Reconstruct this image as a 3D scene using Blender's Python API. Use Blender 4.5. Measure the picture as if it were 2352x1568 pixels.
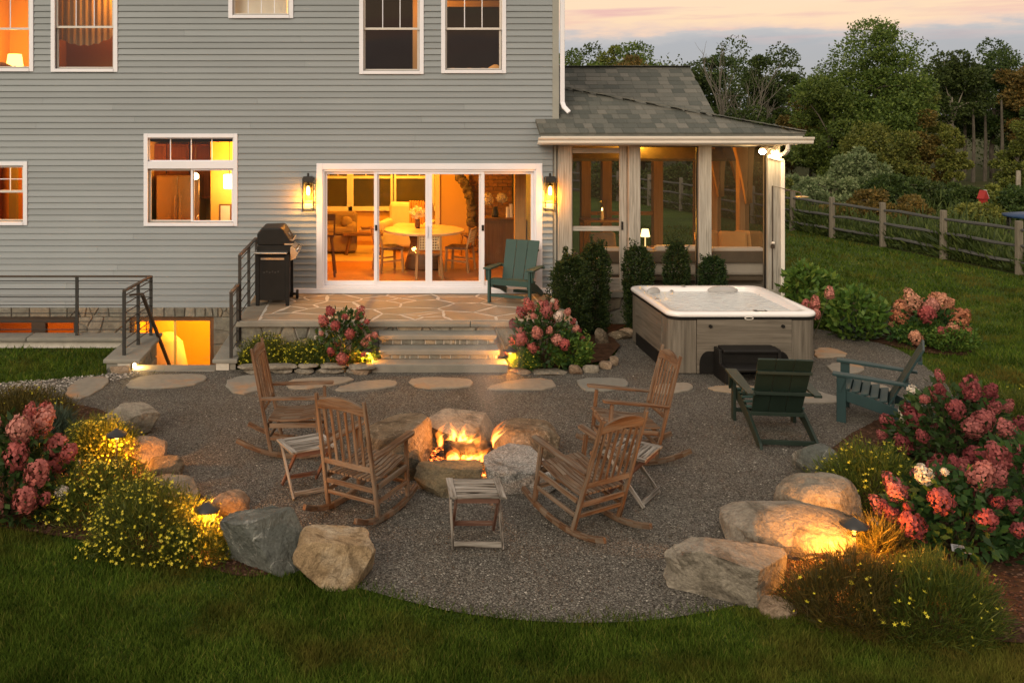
import bpy, bmesh, math, random
import numpy as np
from mathutils import Vector, noise

R = math.radians
sc = bpy.context.scene
COL = sc.collection
for _o in list(bpy.data.objects):
    bpy.data.objects.remove(_o)

# ------------------------------------------------------------------ camera
FPX, CX, CY, CAMH = 2150.0, 860.0, 262.0, 3.6      # photo measures (2352 px wide working copy)
cam = bpy.data.cameras.new('camera')
cam.sensor_width = 36.0
cam.lens = 36.0 * FPX / 2352.0
cam.shift_x = (1176.0 - CX) / 2352.0
cam.shift_y = -(784.0 - CY) / 2352.0
cam.clip_start = 0.1
cam.clip_end = 3000.0
camo = bpy.data.objects.new('camera', cam)
COL.objects.link(camo)
camo.location = (0, 0, CAMH)
camo.rotation_euler = (R(90), 0, 0)
sc.camera = camo

# ------------------------------------------------------------------ sky
world = bpy.data.worlds.new('World')
sc.world = world
world.use_nodes = True
wt = world.node_tree
wt.nodes.clear()
SUN_EL, SUN_AZ = 24.0, -150.0        # soft afterglow from behind the lawn


def build_world():
    N, L = wt.nodes, wt.links
    out = N.new('ShaderNodeOutputWorld')
    bg = N.new('ShaderNodeBackground')
    bg.inputs['Strength'].default_value = 0.78
    tc = N.new('ShaderNodeTexCoord')
    sep = N.new('ShaderNodeSeparateXYZ')
    L.new(tc.outputs['Generated'], sep.inputs[0])
    mp = N.new('ShaderNodeMapping')
    mp.inputs['Scale'].default_value = (5.0, 5.0, 26.0)
    L.new(tc.outputs['Generated'], mp.inputs[0])
    nz = N.new('ShaderNodeTexNoise')
    nz.inputs['Scale'].default_value = 1.6
    nz.inputs['Detail'].default_value = 7.0
    nz.inputs['Roughness'].default_value = 0.62
    L.new(mp.outputs[0], nz.inputs['Vector'])
    # height of the cloud bank wobbles with the noise
    ma = N.new('ShaderNodeMath'); ma.operation = 'MULTIPLY_ADD'
    L.new(nz.outputs['Fac'], ma.inputs[0]); ma.inputs[1].default_value = 0.064
    L.new(sep.outputs['Z'], ma.inputs[2])
    rp = N.new('ShaderNodeValToRGB')
    cr = rp.color_ramp
    stops = [(0.0, (0.28, 0.275, 0.30)), (0.098, (0.34, 0.33, 0.36)), (0.112, (0.45, 0.41, 0.41)),
             (0.119, (0.76, 0.51, 0.38)), (0.130, (0.86, 0.59, 0.36)), (0.22, (0.90, 0.68, 0.45)),
             (0.45, (0.90, 0.76, 0.58)), (1.0, (0.78, 0.72, 0.66))]
    cr.elements[0].position = stops[0][0]; cr.elements[0].color = (*stops[0][1], 1)
    cr.elements[1].position = 1.0; cr.elements[1].color = (*stops[-1][1], 1)
    for p, c in stops[1:-1]:
        e = cr.elements.new(p); e.color = (*c, 1)
    L.new(ma.outputs[0], rp.inputs[0])
    # thin pink streaks higher up
    mp2 = N.new('ShaderNodeMapping')
    mp2.inputs['Scale'].default_value = (3.0, 3.0, 40.0)
    mp2.inputs['Location'].default_value = (3.1, 0.4, 1.7)
    L.new(tc.outputs['Generated'], mp2.inputs[0])
    nz2 = N.new('ShaderNodeTexNoise')
    nz2.inputs['Scale'].default_value = 2.2; nz2.inputs['Detail'].default_value = 8.0
    L.new(mp2.outputs[0], nz2.inputs['Vector'])
    r2 = N.new('ShaderNodeValToRGB')
    r2.color_ramp.elements[0].position = 0.53; r2.color_ramp.elements[0].color = (0, 0, 0, 1)
    r2.color_ramp.elements[1].position = 0.70; r2.color_ramp.elements[1].color = (1, 1, 1, 1)
    L.new(nz2.outputs['Fac'], r2.inputs[0])
    up = N.new('ShaderNodeMapRange')
    up.inputs['From Min'].default_value = 0.06; up.inputs['From Max'].default_value = 0.1
    L.new(sep.outputs['Z'], up.inputs['Value'])
    mm = N.new('ShaderNodeMath'); mm.operation = 'MULTIPLY'
    L.new(r2.outputs[0], mm.inputs[0]); L.new(up.outputs[0], mm.inputs[1])
    m3 = N.new('ShaderNodeMath'); m3.operation = 'MULTIPLY'; m3.inputs[1].default_value = 0.9
    L.new(mm.outputs[0], m3.inputs[0])
    mix = N.new('ShaderNodeMix'); mix.data_type = 'RGBA'
    L.new(m3.outputs[0], mix.inputs['Factor'])
    L.new(rp.outputs[0], mix.inputs['A'])
    mix.inputs['B'].default_value = (0.72, 0.38, 0.33, 1)
    # a physical dusk sky underneath
    sky = N.new('ShaderNodeTexSky')
    sky.sky_type = 'NISHITA'
    sky.sun_disc = False
    sky.sun_elevation = R(SUN_EL)
    sky.sun_rotation = R(SUN_AZ)
    ad = N.new('ShaderNodeMix'); ad.data_type = 'RGBA'; ad.blend_type = 'ADD'
    ad.inputs['Factor'].default_value = 0.015
    L.new(mix.outputs['Result'], ad.inputs['A'])
    L.new(sky.outputs[0], ad.inputs['B'])
    L.new(ad.outputs['Result'], bg.inputs['Color'])
    L.new(bg.outputs[0], out.inputs['Surface'])


build_world()

sun = bpy.data.lights.new('sun', 'SUN')
sun.energy = 1.5
sun.angle = R(32)
sun.color = (1.0, 0.86, 0.66)
suno = bpy.data.objects.new('sun', sun)
COL.objects.link(suno)
_d = Vector((math.sin(R(SUN_AZ)) * math.cos(R(SUN_EL)), math.cos(R(SUN_AZ)) * math.cos(R(SUN_EL)), math.sin(R(SUN_EL))))
suno.rotation_euler = _d.to_track_quat('Z', 'Y').to_euler()

sc.view_settings.view_transform = 'Standard'
sc.view_settings.look = 'None'
sc.view_settings.gamma = 1.0
sc.view_settings.use_curve_mapping = False
sc.view_settings.exposure = 0.46
sc.render.engine = 'CYCLES'
cy = sc.cycles
cy.use_denoising = True
try:
    cy.denoiser = 'OPENIMAGEDENOISE'
except Exception:
    pass
cy.max_bounces = 7
cy.diffuse_bounces = 3
cy.glossy_bounces = 3
cy.transmission_bounces = 4
cy.transparent_max_bounces = 12
cy.volume_bounces = 0
cy.sample_clamp_indirect = 4.0
cy.sample_clamp_direct = 0.0
cy.caustics_reflective = False
cy.caustics_refractive = False

# ------------------------------------------------------------------ helpers


def G(px, py, z=0.0):
    """photo point -> point of the level ground z"""
    D = (CAMH - z) * FPX / (py - CY)
    return ((px - CX) * D / FPX, D)


def WX(px, D=16.0):
    return (px - CX) * D / FPX


def WZ(py, D=16.0):
    return CAMH - (py - CY) * D / FPX


def lin(r, g, b):
    f = lambda c: (c / 255.0) / 12.92 if c <= 10 else ((c / 255.0 + 0.055) / 1.055) ** 2.4
    return (f(r), f(g), f(b))


def tag(o, label=None, cat=None, group=None, kind=None):
    if label: o['label'] = label
    if cat: o['category'] = cat
    if group: o['group'] = group
    if kind: o['kind'] = kind
    return o


def empty(name, loc=(0, 0, 0), rz=0.0, label=None, cat=None, group=None):
    o = bpy.data.objects.new(name, None)
    o.empty_display_size = 0.1
    COL.objects.link(o)
    o.location = loc
    o.rotation_euler = (0, 0, rz)
    return tag(o, label, cat, group)


def inst(name, me, parent=None, loc=(0, 0, 0), rot=(0, 0, 0), scale=(1, 1, 1)):
    o = bpy.data.objects.new(name, me)
    COL.objects.link(o)
    o.parent = parent
    o.location = loc
    o.rotation_euler = rot
    o.scale = scale
    return o


def kids(o):
    return [c for c in bpy.data.objects if c.parent == o]


def copy_tree(src, loc, rz, label=None, group=None):
    allk = {}
    for c in bpy.data.objects:
        if c.parent is not None:
            allk.setdefault(c.parent.name, []).append(c)

    def rec(o, par):
        c = o.copy()
        COL.objects.link(c)
        c.parent = par
        for k in allk.get(o.name, []):
            rec(k, c)
        return c
    n = rec(src, None)
    n.location = loc
    n.rotation_euler = (0, 0, rz)
    if label: n['label'] = label
    if group: n['group'] = group
    return n


rnd = random.Random(7)


class MB:
    """collects boxes, bars, tubes, prisms with uv along the grain; build() links one mesh"""

    def __init__(self):
        self.v, self.f, self.uv = [], [], []

    def face(self, idx, uv):
        self.f.append(idx)
        self.uv.append(uv)

    def hexa(self, c, ax=None):
        """c: 8 corners, bottom ring 0-3, top ring 4-7"""
        b = len(self.v)
        c = [Vector(p) for p in c]
        self.v += [tuple(p) for p in c]
        if ax is None:
            es = [c[1] - c[0], c[3] - c[0], c[4] - c[0]]
            ax = max(es, key=lambda e: e.length)
        ax = Vector(ax).normalized()
        ou, ov = rnd.uniform(0, 50), rnd.uniform(0, 50)
        for q in ((0, 3, 2, 1), (4, 5, 6, 7), (0, 1, 5, 4), (1, 2, 6, 5), (2, 3, 7, 6), (3, 0, 4, 7)):
            n = (c[q[1]] - c[q[0]]).cross(c[q[2]] - c[q[1]])
            if n.length > 1e-12: n.normalize()
            w = n.cross(ax)
            if w.length < 0.3:
                w = n.orthogonal().normalized()
                uu = n.cross(w)
            else:
                w.normalize(); uu = ax
            self.face(tuple(b + i for i in q), [(c[i].dot(uu) + ou, c[i].dot(w) + ov) for i in q])
        return self

    def box(self, x0, x1, y0, y1, z0, z1, ax=None):
        return self.hexa([(x0, y0, z0), (x1, y0, z0), (x1, y1, z0), (x0, y1, z0),
                          (x0, y0, z1), (x1, y0, z1), (x1, y1, z1), (x0, y1, z1)], ax)

    def bar(self, p0, p1, w, h, up=(0, 0, 1), w2=None, h2=None):
        """bar from p0 to p1; w across, h along up"""
        p0, p1 = Vector(p0), Vector(p1)
        d = (p1 - p0).normalized()
        s = d.cross(Vector(up))
        if s.length < 1e-4: s = d.orthogonal()
        s.normalize()
        u = s.cross(d)
        w2 = w if w2 is None else w2
        h2 = h if h2 is None else h2
        c = []
        for uu, (hh) in ((-.5, 0), (.5, 0)):
            c += [p0 - s * w * .5 + u * uu * h, p0 + s * w * .5 + u * uu * h,
                  p1 + s * w2 * .5 + u * uu * h2, p1 - s * w2 * .5 + u * uu * h2]
        return self.hexa(c, d)

    def extr(self, poly, vec, ax=None):
        """poly: list of 3d points (planar), extruded by vec"""
        b = len(self.v)
        P = [Vector(p) for p in poly]
        V = Vector(vec)
        n = len(P)
        nn = Vector((0, 0, 0))
        for i in range(n):
            nn += P[i].cross(P[(i + 1) % n])
        if nn.dot(V) < 0:
            P = P[::-1]
        self.v += [tuple(p) for p in P] + [tuple(p + V) for p in P]
        nn = V.normalized()
        if ax is None:
            ax = max(((P[(i + 1) % n] - P[i]) for i in range(n)), key=lambda e: e.length)
        ax = Vector(ax).normalized()
        w = nn.cross(ax)
        ou, ov = rnd.uniform(0, 50), rnd.uniform(0, 50)
        pl = [(p.dot(ax) + ou, p.dot(w) + ov) for p in P]
        self.face(tuple(b + i for i in range(n))[::-1], pl[::-1])
        self.face(tuple(b + n + i for i in range(n)), pl)
        acc = 0.0
        for i in range(n):
            j = (i + 1) % n
            l = (P[j] - P[i]).length
            self.face((b + i, b + j, b + n + j, b + n + i),
                      [(acc + ou, ov), (acc + l + ou, ov), (acc + l + ou, ov + V.length), (acc + ou, ov + V.length)])
            acc += l
        return self

    def prism(self, poly, z0, z1):
        return self.extr([(p[0], p[1], z0) for p in poly], (0, 0, z1 - z0))

    def tube(self, pts, rad, n=8, flat=1.0, cap=True):
        pts = [Vector(p) for p in pts]
        if not hasattr(rad, '__len__'): rad = [rad] * len(pts)
        b = len(self.v)
        prev = None
        acc = 0.0
        us = []
        for i, p in enumerate(pts):
            d = (pts[min(i + 1, len(pts) - 1)] - pts[max(i - 1, 0)]).normalized()
            if prev is None:
                s = d.orthogonal().normalized()
            else:
                s = (prev - d * prev.dot(d))
                s = s.normalized() if s.length > 1e-5 else d.orthogonal().normalized()
            prev = s
            t = d.cross(s)
            if i: acc += (p - pts[i - 1]).length
            us.append(acc)
            for k in range(n):
                a = 2 * math.pi * k / n
                self.v.append(tuple(p + (s * math.cos(a) + t * math.sin(a) * flat) * rad[i]))
        for i in range(len(pts) - 1):
            for k in range(n):
                k2 = (k + 1) % n
                self.face((b + i * n + k, b + i * n + k2, b + (i + 1) * n + k2, b + (i + 1) * n + k),
                          [(us[i], k * .05), (us[i], (k + 1) * .05), (us[i + 1], (k + 1) * .05), (us[i + 1], k * .05)])
        if cap:
            self.face(tuple(b + k for k in range(n))[::-1], [(0, 0)] * n)
            e = b + (len(pts) - 1) * n
            self.face(tuple(e + k for k in range(n)), [(0, 0)] * n)
        return self

    def lathe(self, prof, n=20, c=(0, 0, 0), sx=1.0, sy=1.0):
        """prof: (r, z) from bottom to top"""
        b = len(self.v)
        for r, z in prof:
            for k in range(n):
                a = 2 * math.pi * k / n
                self.v.append((c[0] + r * sx * math.cos(a), c[1] + r * sy * math.sin(a), c[2] + z))
        for i in range(len(prof) - 1):
            for k in range(n):
                k2 = (k + 1) % n
                self.face((b + i * n + k, b + i * n + k2, b + (i + 1) * n + k2, b + (i + 1) * n + k),
                          [(k / n, prof[i][1]), ((k + 1) / n, prof[i][1]), ((k + 1) / n, prof[i + 1][1]), (k / n, prof[i + 1][1])])
        self.face(tuple(b + k for k in range(n))[::-1], [(0, 0)] * n)
        e = b + (len(prof) - 1) * n
        self.face(tuple(e + k for k in range(n)), [(0, 0)] * n)
        return self

    def quad(self, a, b_, c, d):
        b = len(self.v)
        self.v += [tuple(a), tuple(b_), tuple(c), tuple(d)]
        self.face((b, b + 1, b + 2, b + 3), [(0, 0), (1, 0), (1, 1), (0, 1)])
        return self

    def mesh(self, name, mat, smooth=False):
        me = bpy.data.meshes.new(name)
        me.from_pydata(self.v, [], self.f)
        uvl = me.uv_layers.new(name='UVMap')
        flat = []
        for u in self.uv:
            for a in u: flat += (a[0], a[1])
        uvl.data.foreach_set('uv', flat)
        if mat: me.materials.append(mat)
        if smooth:
            me.polygons.foreach_set('use_smooth', [True] * len(me.polygons))
        me.update()
        return me

    def build(self, name, mat, parent=None, smooth=False, bevel=0.0, loc=(0, 0, 0), rot=(0, 0, 0)):
        o = inst(name, self.mesh(name, mat, smooth), parent, loc, rot)
        if bevel:
            m = o.modifiers.new('edge', 'BEVEL')
            m.width = bevel; m.segments = 2; m.limit_method = 'ANGLE'; m.angle_limit = R(40)
        return o


def np_mesh(name, V, F, mat=None, smooth=False):
    """fast mesh from an (n,3) array and an (m,k) array of equal-sized faces"""
    V = np.asarray(V, np.float32); F = np.asarray(F, np.int32)
    me = bpy.data.meshes.new(name)
    m, k = F.shape
    me.vertices.add(len(V)); me.vertices.foreach_set('co', V.ravel())
    me.loops.add(m * k); me.loops.foreach_set('vertex_index', F.ravel())
    me.polygons.add(m)
    me.polygons.foreach_set('loop_start', np.arange(0, m * k, k, dtype=np.int32))
    try:
        me.polygons.foreach_set('loop_total', np.full(m, k, np.int32))
    except Exception:
        pass
    if smooth: me.polygons.foreach_set('use_smooth', np.ones(m, bool))
    me.update(calc_edges=True)
    me.validate()
    if mat: me.materials.append(mat)
    return me


def leaves(P, N, L, W, rg, spread=0.8, droop=0.0):
    """one rhombic leaf per point: P points, N outward normals, L length, W width"""
    n = len(P)
    d = N + rg.normal(0, spread, (n, 3))
    d[:, 2] -= droop
    d /= np.linalg.norm(d, axis=1)[:, None] + 1e-9
    q = rg.normal(0, 1, (n, 3))
    s = np.cross(d, q)
    s /= np.linalg.norm(s, axis=1)[:, None] + 1e-9
    L = np.broadcast_to(L, (n,))[:, None]; W = np.broadcast_to(W, (n,))[:, None]
    V = np.stack([P, P + d * L * .45 + s * W * .5, P + d * L, P + d * L * .45 - s * W * .5], 1).reshape(-1, 3)
    F = np.arange(4 * n).reshape(n, 4)
    return V, F


def inpoly(x, y, poly):
    x = np.asarray(x); y = np.asarray(y)
    r = np.zeros(x.shape, bool)
    n = len(poly)
    for i in range(n):
        x1, y1 = poly[i]; x2, y2 = poly[(i + 1) % n]
        if y1 == y2: continue
        c = ((y1 > y) != (y2 > y)) & (x < (x2 - x1) * (y - y1) / (y2 - y1) + x1)
        r ^= c
    return r


def smooth_poly(poly, n=2):
    for _ in range(n):
        q = []
        for i in range(len(poly)):
            a, b = poly[i], poly[(i + 1) % len(poly)]
            q.append((a[0] * .75 + b[0] * .25, a[1] * .75 + b[1] * .25))
            q.append((a[0] * .25 + b[0] * .75, a[1] * .25 + b[1] * .75))
        poly = q
    return poly


def clip_half(poly, a, b, c):
    """keep a*x+b*y<=c"""
    out = []
    for i in range(len(poly)):
        p, q = poly[i], poly[(i + 1) % len(poly)]
        dp, dq = a * p[0] + b * p[1] - c, a * q[0] + b * q[1] - c
        if dp <= 0: out.append(p)
        if (dp < 0 < dq) or (dq < 0 < dp):
            t = dp / (dp - dq)
            out.append((p[0] + (q[0] - p[0]) * t, p[1] + (q[1] - p[1]) * t))
    return out


def cells(x0, x1, y0, y1, n, seed, gap, holes=(), aspect=1.0, relax=1):
    """irregular stones filling a rectangle: Voronoi cells shrunk by the joint"""
    rg = random.Random(seed)
    pts = [(rg.uniform(x0, x1), rg.uniform(y0, y1)) for _ in range(n)]

    def cell(i, g):
        poly = [(x0, y0), (x1, y0), (x1, y1), (x0, y1)]
        px, py = pts[i]
        for j, (qx, qy) in enumerate(pts):
            if j == i: continue
            a, b = (qx - px), (qy - py) * aspect * aspect
            l = math.hypot(qx - px, (qy - py) * aspect * aspect) + 1e-9
            mx, my = (px + qx) / 2, (py + qy) / 2
            poly = clip_half(poly, a, b, a * mx + b * my - g * l)
            if len(poly) < 3: return None
        return poly
    for _ in range(relax):
        np_ = []
        for i in range(n):
            c = cell(i, 0)
            if not c: np_.append(pts[i]); continue
            cx = sum(p[0] for p in c) / len(c); cy_ = sum(p[1] for p in c) / len(c)
            np_.append(((pts[i][0] + cx) / 2, (pts[i][1] + cy_) / 2))
        pts = np_
    res = []
    for i in range(n):
        c = cell(i, gap / 2)
        if not c or len(c) < 3: continue
        # drop near-duplicate corners
        d = [c[0]]
        for p in c[1:]:
            if math.hypot(p[0] - d[-1][0], p[1] - d[-1][1]) > 0.012: d.append(p)
        if len(d) >= 3: res.append(d)
    return res


def stone_mesh(poly, depth, inset, to3, mat, wob=0.0, rg=rnd):
    """poly (2d) -> proud stone with a chamfered face; to3(u, v, out) gives the 3d point"""
    n = len(poly)
    cx = sum(p[0] for p in poly) / n; cy_ = sum(p[1] for p in poly) / n
    V, F, UV = [], [], []
    # split long edges so that the outline is not razor straight
    pp = []
    for i in range(n):
        p, q = poly[i], poly[(i + 1) % n]
        pp.append(p)
        l = math.hypot(q[0] - p[0], q[1] - p[1])
        k = int(l / 0.16) if wob else 0
        for t in range(1, k + 1):
            f = t / (k + 1)
            o = rg.uniform(-wob, wob * .3)
            mx, my = p[0] + (q[0] - p[0]) * f, p[1] + (q[1] - p[1]) * f
            dl = math.hypot(cx - mx, cy_ - my) + 1e-9
            pp.append((mx - (cx - mx) / dl * o * -1 * -1, my - (cy_ - my) / dl * o * -1 * -1))
    poly = pp; n = len(poly)
    tilt = rg.uniform(-.25, .25) * inset
    for p in poly: V.append(to3(p[0], p[1], 0.0))
    for p in poly: V.append(to3(p[0], p[1], max(depth - inset * .7, depth * .4)))
    for p in poly:
        dl = math.hypot(cx - p[0], cy_ - p[1]) + 1e-9
        k = min(inset / dl, .4)
        V.append(to3(p[0] + (cx - p[0]) * k, p[1] + (cy_ - p[1]) * k, depth + tilt * (p[0] - cx) / (abs(p[0] - cx) + .05)))
    for r_ in (0, 1):
        for i in range(n):
            j = (i + 1) % n
            F.append((r_ * n + i, r_ * n + j, (r_ + 1) * n + j, (r_ + 1) * n + i))
    F.append(tuple(2 * n + i for i in range(n)))
    me = bpy.data.meshes.new('stone')
    me.from_pydata(V, [], F)
    me.materials.append(mat)
    bm = bmesh.new(); bm.from_mesh(me)
    bmesh.ops.recalc_face_normals(bm, faces=bm.faces)
    # open back: make sure the front looks outwards
    bm.to_mesh(me); bm.free()
    return me


# ------------------------------------------------------------------ materials
def nodes(name):
    m = bpy.data.materials.new(name)
    m.use_nodes = True
    nt = m.node_tree
    nt.nodes.clear()
    out = nt.nodes.new('ShaderNodeOutputMaterial')
    return m, nt, out


def ramp(nt, fac, stops, interp='LINEAR'):
    rp = nt.nodes.new('ShaderNodeValToRGB')
    cr = rp.color_ramp
    cr.interpolation = interp
    cr.elements[0].position = stops[0][0]; cr.elements[0].color = (*stops[0][1], 1)
    cr.elements[1].position = stops[-1][0]; cr.elements[1].color = (*stops[-1][1], 1)
    for p, c in stops[1:-1]:
        e = cr.elements.new(p); e.color = (*c, 1)
    nt.links.new(fac, rp.inputs[0])
    return rp.outputs[0]


def ntex(nt, vec, scale, detail=5, rough=.55, dist=0.0, kind='noise'):
    if kind == 'noise':
        n = nt.nodes.new('ShaderNodeTexNoise')
        n.inputs['Detail'].default_value = detail
        n.inputs['Roughness'].default_value = rough
        n.inputs['Distortion'].default_value = dist
        o = n.outputs['Fac']
    else:
        n = nt.nodes.new('ShaderNodeTexVoronoi')
        n.feature = kind
        o = n.outputs['Distance'] if kind == 'DISTANCE_TO_EDGE' else n.outputs['Color']
    n.inputs['Scale'].default_value = scale
    nt.links.new(vec, n.inputs['Vector'])
    return o


def coords(nt, src='Object', scale=(1, 1, 1), objrand=True):
    tc = nt.nodes.new('ShaderNodeTexCoord')
    mp = nt.nodes.new('ShaderNodeMapping')
    mp.inputs['Scale'].default_value = scale
    nt.links.new(tc.outputs[src], mp.inputs[0])
    if objrand:
        oi = nt.nodes.new('ShaderNodeObjectInfo')
        ml = nt.nodes.new('ShaderNodeMath'); ml.operation = 'MULTIPLY'; ml.inputs[1].default_value = 37.0
        nt.links.new(oi.outputs['Random'], ml.inputs[0])
        nt.links.new(ml.outputs[0], mp.inputs['Location'])
    return mp.outputs[0]


def mixc(nt, fac, a, b, blend='MIX'):
    m = nt.nodes.new('ShaderNodeMix'); m.data_type = 'RGBA'; m.blend_type = blend
    for s, v in (('Factor', fac), ('A', a), ('B', b)):
        if isinstance(v, (int, float)):
            m.inputs[s].default_value = v
        elif isinstance(v, tuple):
            m.inputs[s].default_value = (*v, 1)
        else:
            nt.links.new(v, m.inputs[s])
    return m.outputs['Result']


def objvary(nt, col, amt=.12, hue=0.0):
    """slightly different value for each object"""
    oi = nt.nodes.new('ShaderNodeObjectInfo')
    mr = nt.nodes.new('ShaderNodeMapRange')
    mr.inputs['To Min'].default_value = 1 - amt; mr.inputs['To Max'].default_value = 1 + amt
    nt.links.new(oi.outputs['Random'], mr.inputs['Value'])
    hs = nt.nodes.new('ShaderNodeHueSaturation')
    nt.links.new(col, hs.inputs['Color'])
    nt.links.new(mr.outputs[0], hs.inputs['Value'])
    if hue:
        m2 = nt.nodes.new('ShaderNodeMapRange')
        m2.inputs['To Min'].default_value = .5 - hue; m2.inputs['To Max'].default_value = .5 + hue
        mm = nt.nodes.new('ShaderNodeMath'); mm.operation = 'FRACT'
        ml = nt.nodes.new('ShaderNodeMath'); ml.operation = 'MULTIPLY'; ml.inputs[1].default_value = 7.31
        nt.links.new(oi.outputs['Random'], ml.inputs[0]); nt.links.new(ml.outputs[0], mm.inputs[0])
        nt.links.new(mm.outputs[0], m2.inputs['Value'])
        nt.links.new(m2.outputs[0], hs.inputs['Hue'])
    return hs.outputs[0]


def finish(nt, out, col, rough=.7, spec=.3, metal=0.0, bump=None, bstr=.3, bdist=.01, coat=0.0, emit=None, estr=0):
    p = nt.nodes.new('ShaderNodeBsdfPrincipled')
    if isinstance(col, tuple): p.inputs['Base Color'].default_value = (*col, 1)
    else: nt.links.new(col, p.inputs['Base Color'])
    if isinstance(rough, (int, float)): p.inputs['Roughness'].default_value = rough
    else: nt.links.new(rough, p.inputs['Roughness'])
    p.inputs['Specular IOR Level'].default_value = spec
    p.inputs['Metallic'].default_value = metal
    p.inputs['Coat Weight'].default_value = coat
    if emit:
        p.inputs['Emission Color'].default_value = (*emit, 1)
        p.inputs['Emission Strength'].default_value = estr
    if bump is not None:
        b = nt.nodes.new('ShaderNodeBump')
        b.inputs['Strength'].default_value = bstr
        b.inputs['Distance'].default_value = bdist
        nt.links.new(bump, b.inputs['Height'])
        nt.links.new(b.outputs[0], p.inputs['Normal'])
    nt.links.new(p.outputs[0], out.inputs['Surface'])
    return p


def plain(name, c1, c2=None, scale=6, rough=.6, spec=.3, metal=0.0, bump=.15, bscale=60, vary=0.0, coat=0.0, src='Object'):
    m, nt, out = nodes(name)
    v = coords(nt, src)
    c2 = c2 or tuple(x * .8 for x in c1)
    col = ramp(nt, ntex(nt, v, scale), [(.3, c1), (.7, c2)])
    if vary: col = objvary(nt, col, vary)
    finish(nt, out, col, rough, spec, metal, ntex(nt, v, bscale, 4), bump, .004, coat)
    return m


def wood(name, stops, along=3.0, across=70.0, rough=.75, bump=.5, vary=.12, blot=None, spec=.25):
    """grain runs along u"""
    m, nt, out = nodes(name)
    v = coords(nt, 'UV', (along, across, 1))
    g = ntex(nt, v, 1.0, 6, .6, .4)
    col = ramp(nt, g, stops)
    if blot:
        v2 = coords(nt, 'UV', (1.0, 9.0, 1))
        b = ntex(nt, v2, 1.6, 5, .65)
        fac = ramp(nt, b, [(.42, (0, 0, 0)), (.62, (1, 1, 1))])
        col = mixc(nt, fac, col, blot)
    if vary: col = objvary(nt, col, vary)
    finish(nt, out, col, rough, spec, 0, g, bump, .003)
    return m


def emis(name, col, strength):
    m, nt, out = nodes(name)
    e = nt.nodes.new('ShaderNodeEmission')
    e.inputs[0].default_value = (*col, 1); e.inputs[1].default_value = strength
    nt.links.new(e.outputs[0], out.inputs['Surface'])
    return m


def glassy(name, tint=(1, 1, 1), refl=.1, rough=.02, fres=True):
    m, nt, out = nodes(name)
    t = nt.nodes.new('ShaderNodeBsdfTransparent'); t.inputs[0].default_value = (*tint, 1)
    g = nt.nodes.new('ShaderNodeBsdfGlossy'); g.inputs['Roughness'].default_value = rough
    g.inputs[0].default_value = (.9, .9, .9, 1)
    mx = nt.nodes.new('ShaderNodeMixShader'); mx.inputs[0].default_value = refl
    nt.links.new(t.outputs[0], mx.inputs[1]); nt.links.new(g.outputs[0], mx.inputs[2])
    nt.links.new(mx.outputs[0], out.inputs['Surface'])
    return m


def foliage(name, stops, trans=.35, rough=.55, patch=None):
    """leaf colour differs leaf by leaf"""
    m, nt, out = nodes(name)
    ge = nt.nodes.new('ShaderNodeNewGeometry')
    col = ramp(nt, ge.outputs['Random Per Island'], stops)
    if patch:
        tc = nt.nodes.new('ShaderNodeTexCoord')
        n = ntex(nt, tc.outputs['Object'], patch[0], 3)
        f = ramp(nt, n, [(.45, (0, 0, 0)), (.62, (1, 1, 1))])
        col = mixc(nt, f, col, patch[1])
    col = objvary(nt, col, .12, .012)
    p = nt.nodes.new('ShaderNodeBsdfPrincipled')
    nt.links.new(col, p.inputs['Base Color'])
    p.inputs['Roughness'].default_value = rough
    p.inputs['Specular IOR Level'].default_value = .25
    t = nt.nodes.new('ShaderNodeBsdfTranslucent')
    nt.links.new(col, t.inputs[0])
    mx = nt.nodes.new('ShaderNodeMixShader'); mx.inputs[0].default_value = trans
    nt.links.new(p.outputs[0], mx.inputs[1]); nt.links.new(t.outputs[0], mx.inputs[2])
    nt.links.new(mx.outputs[0], out.inputs['Surface'])
    return m


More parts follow.
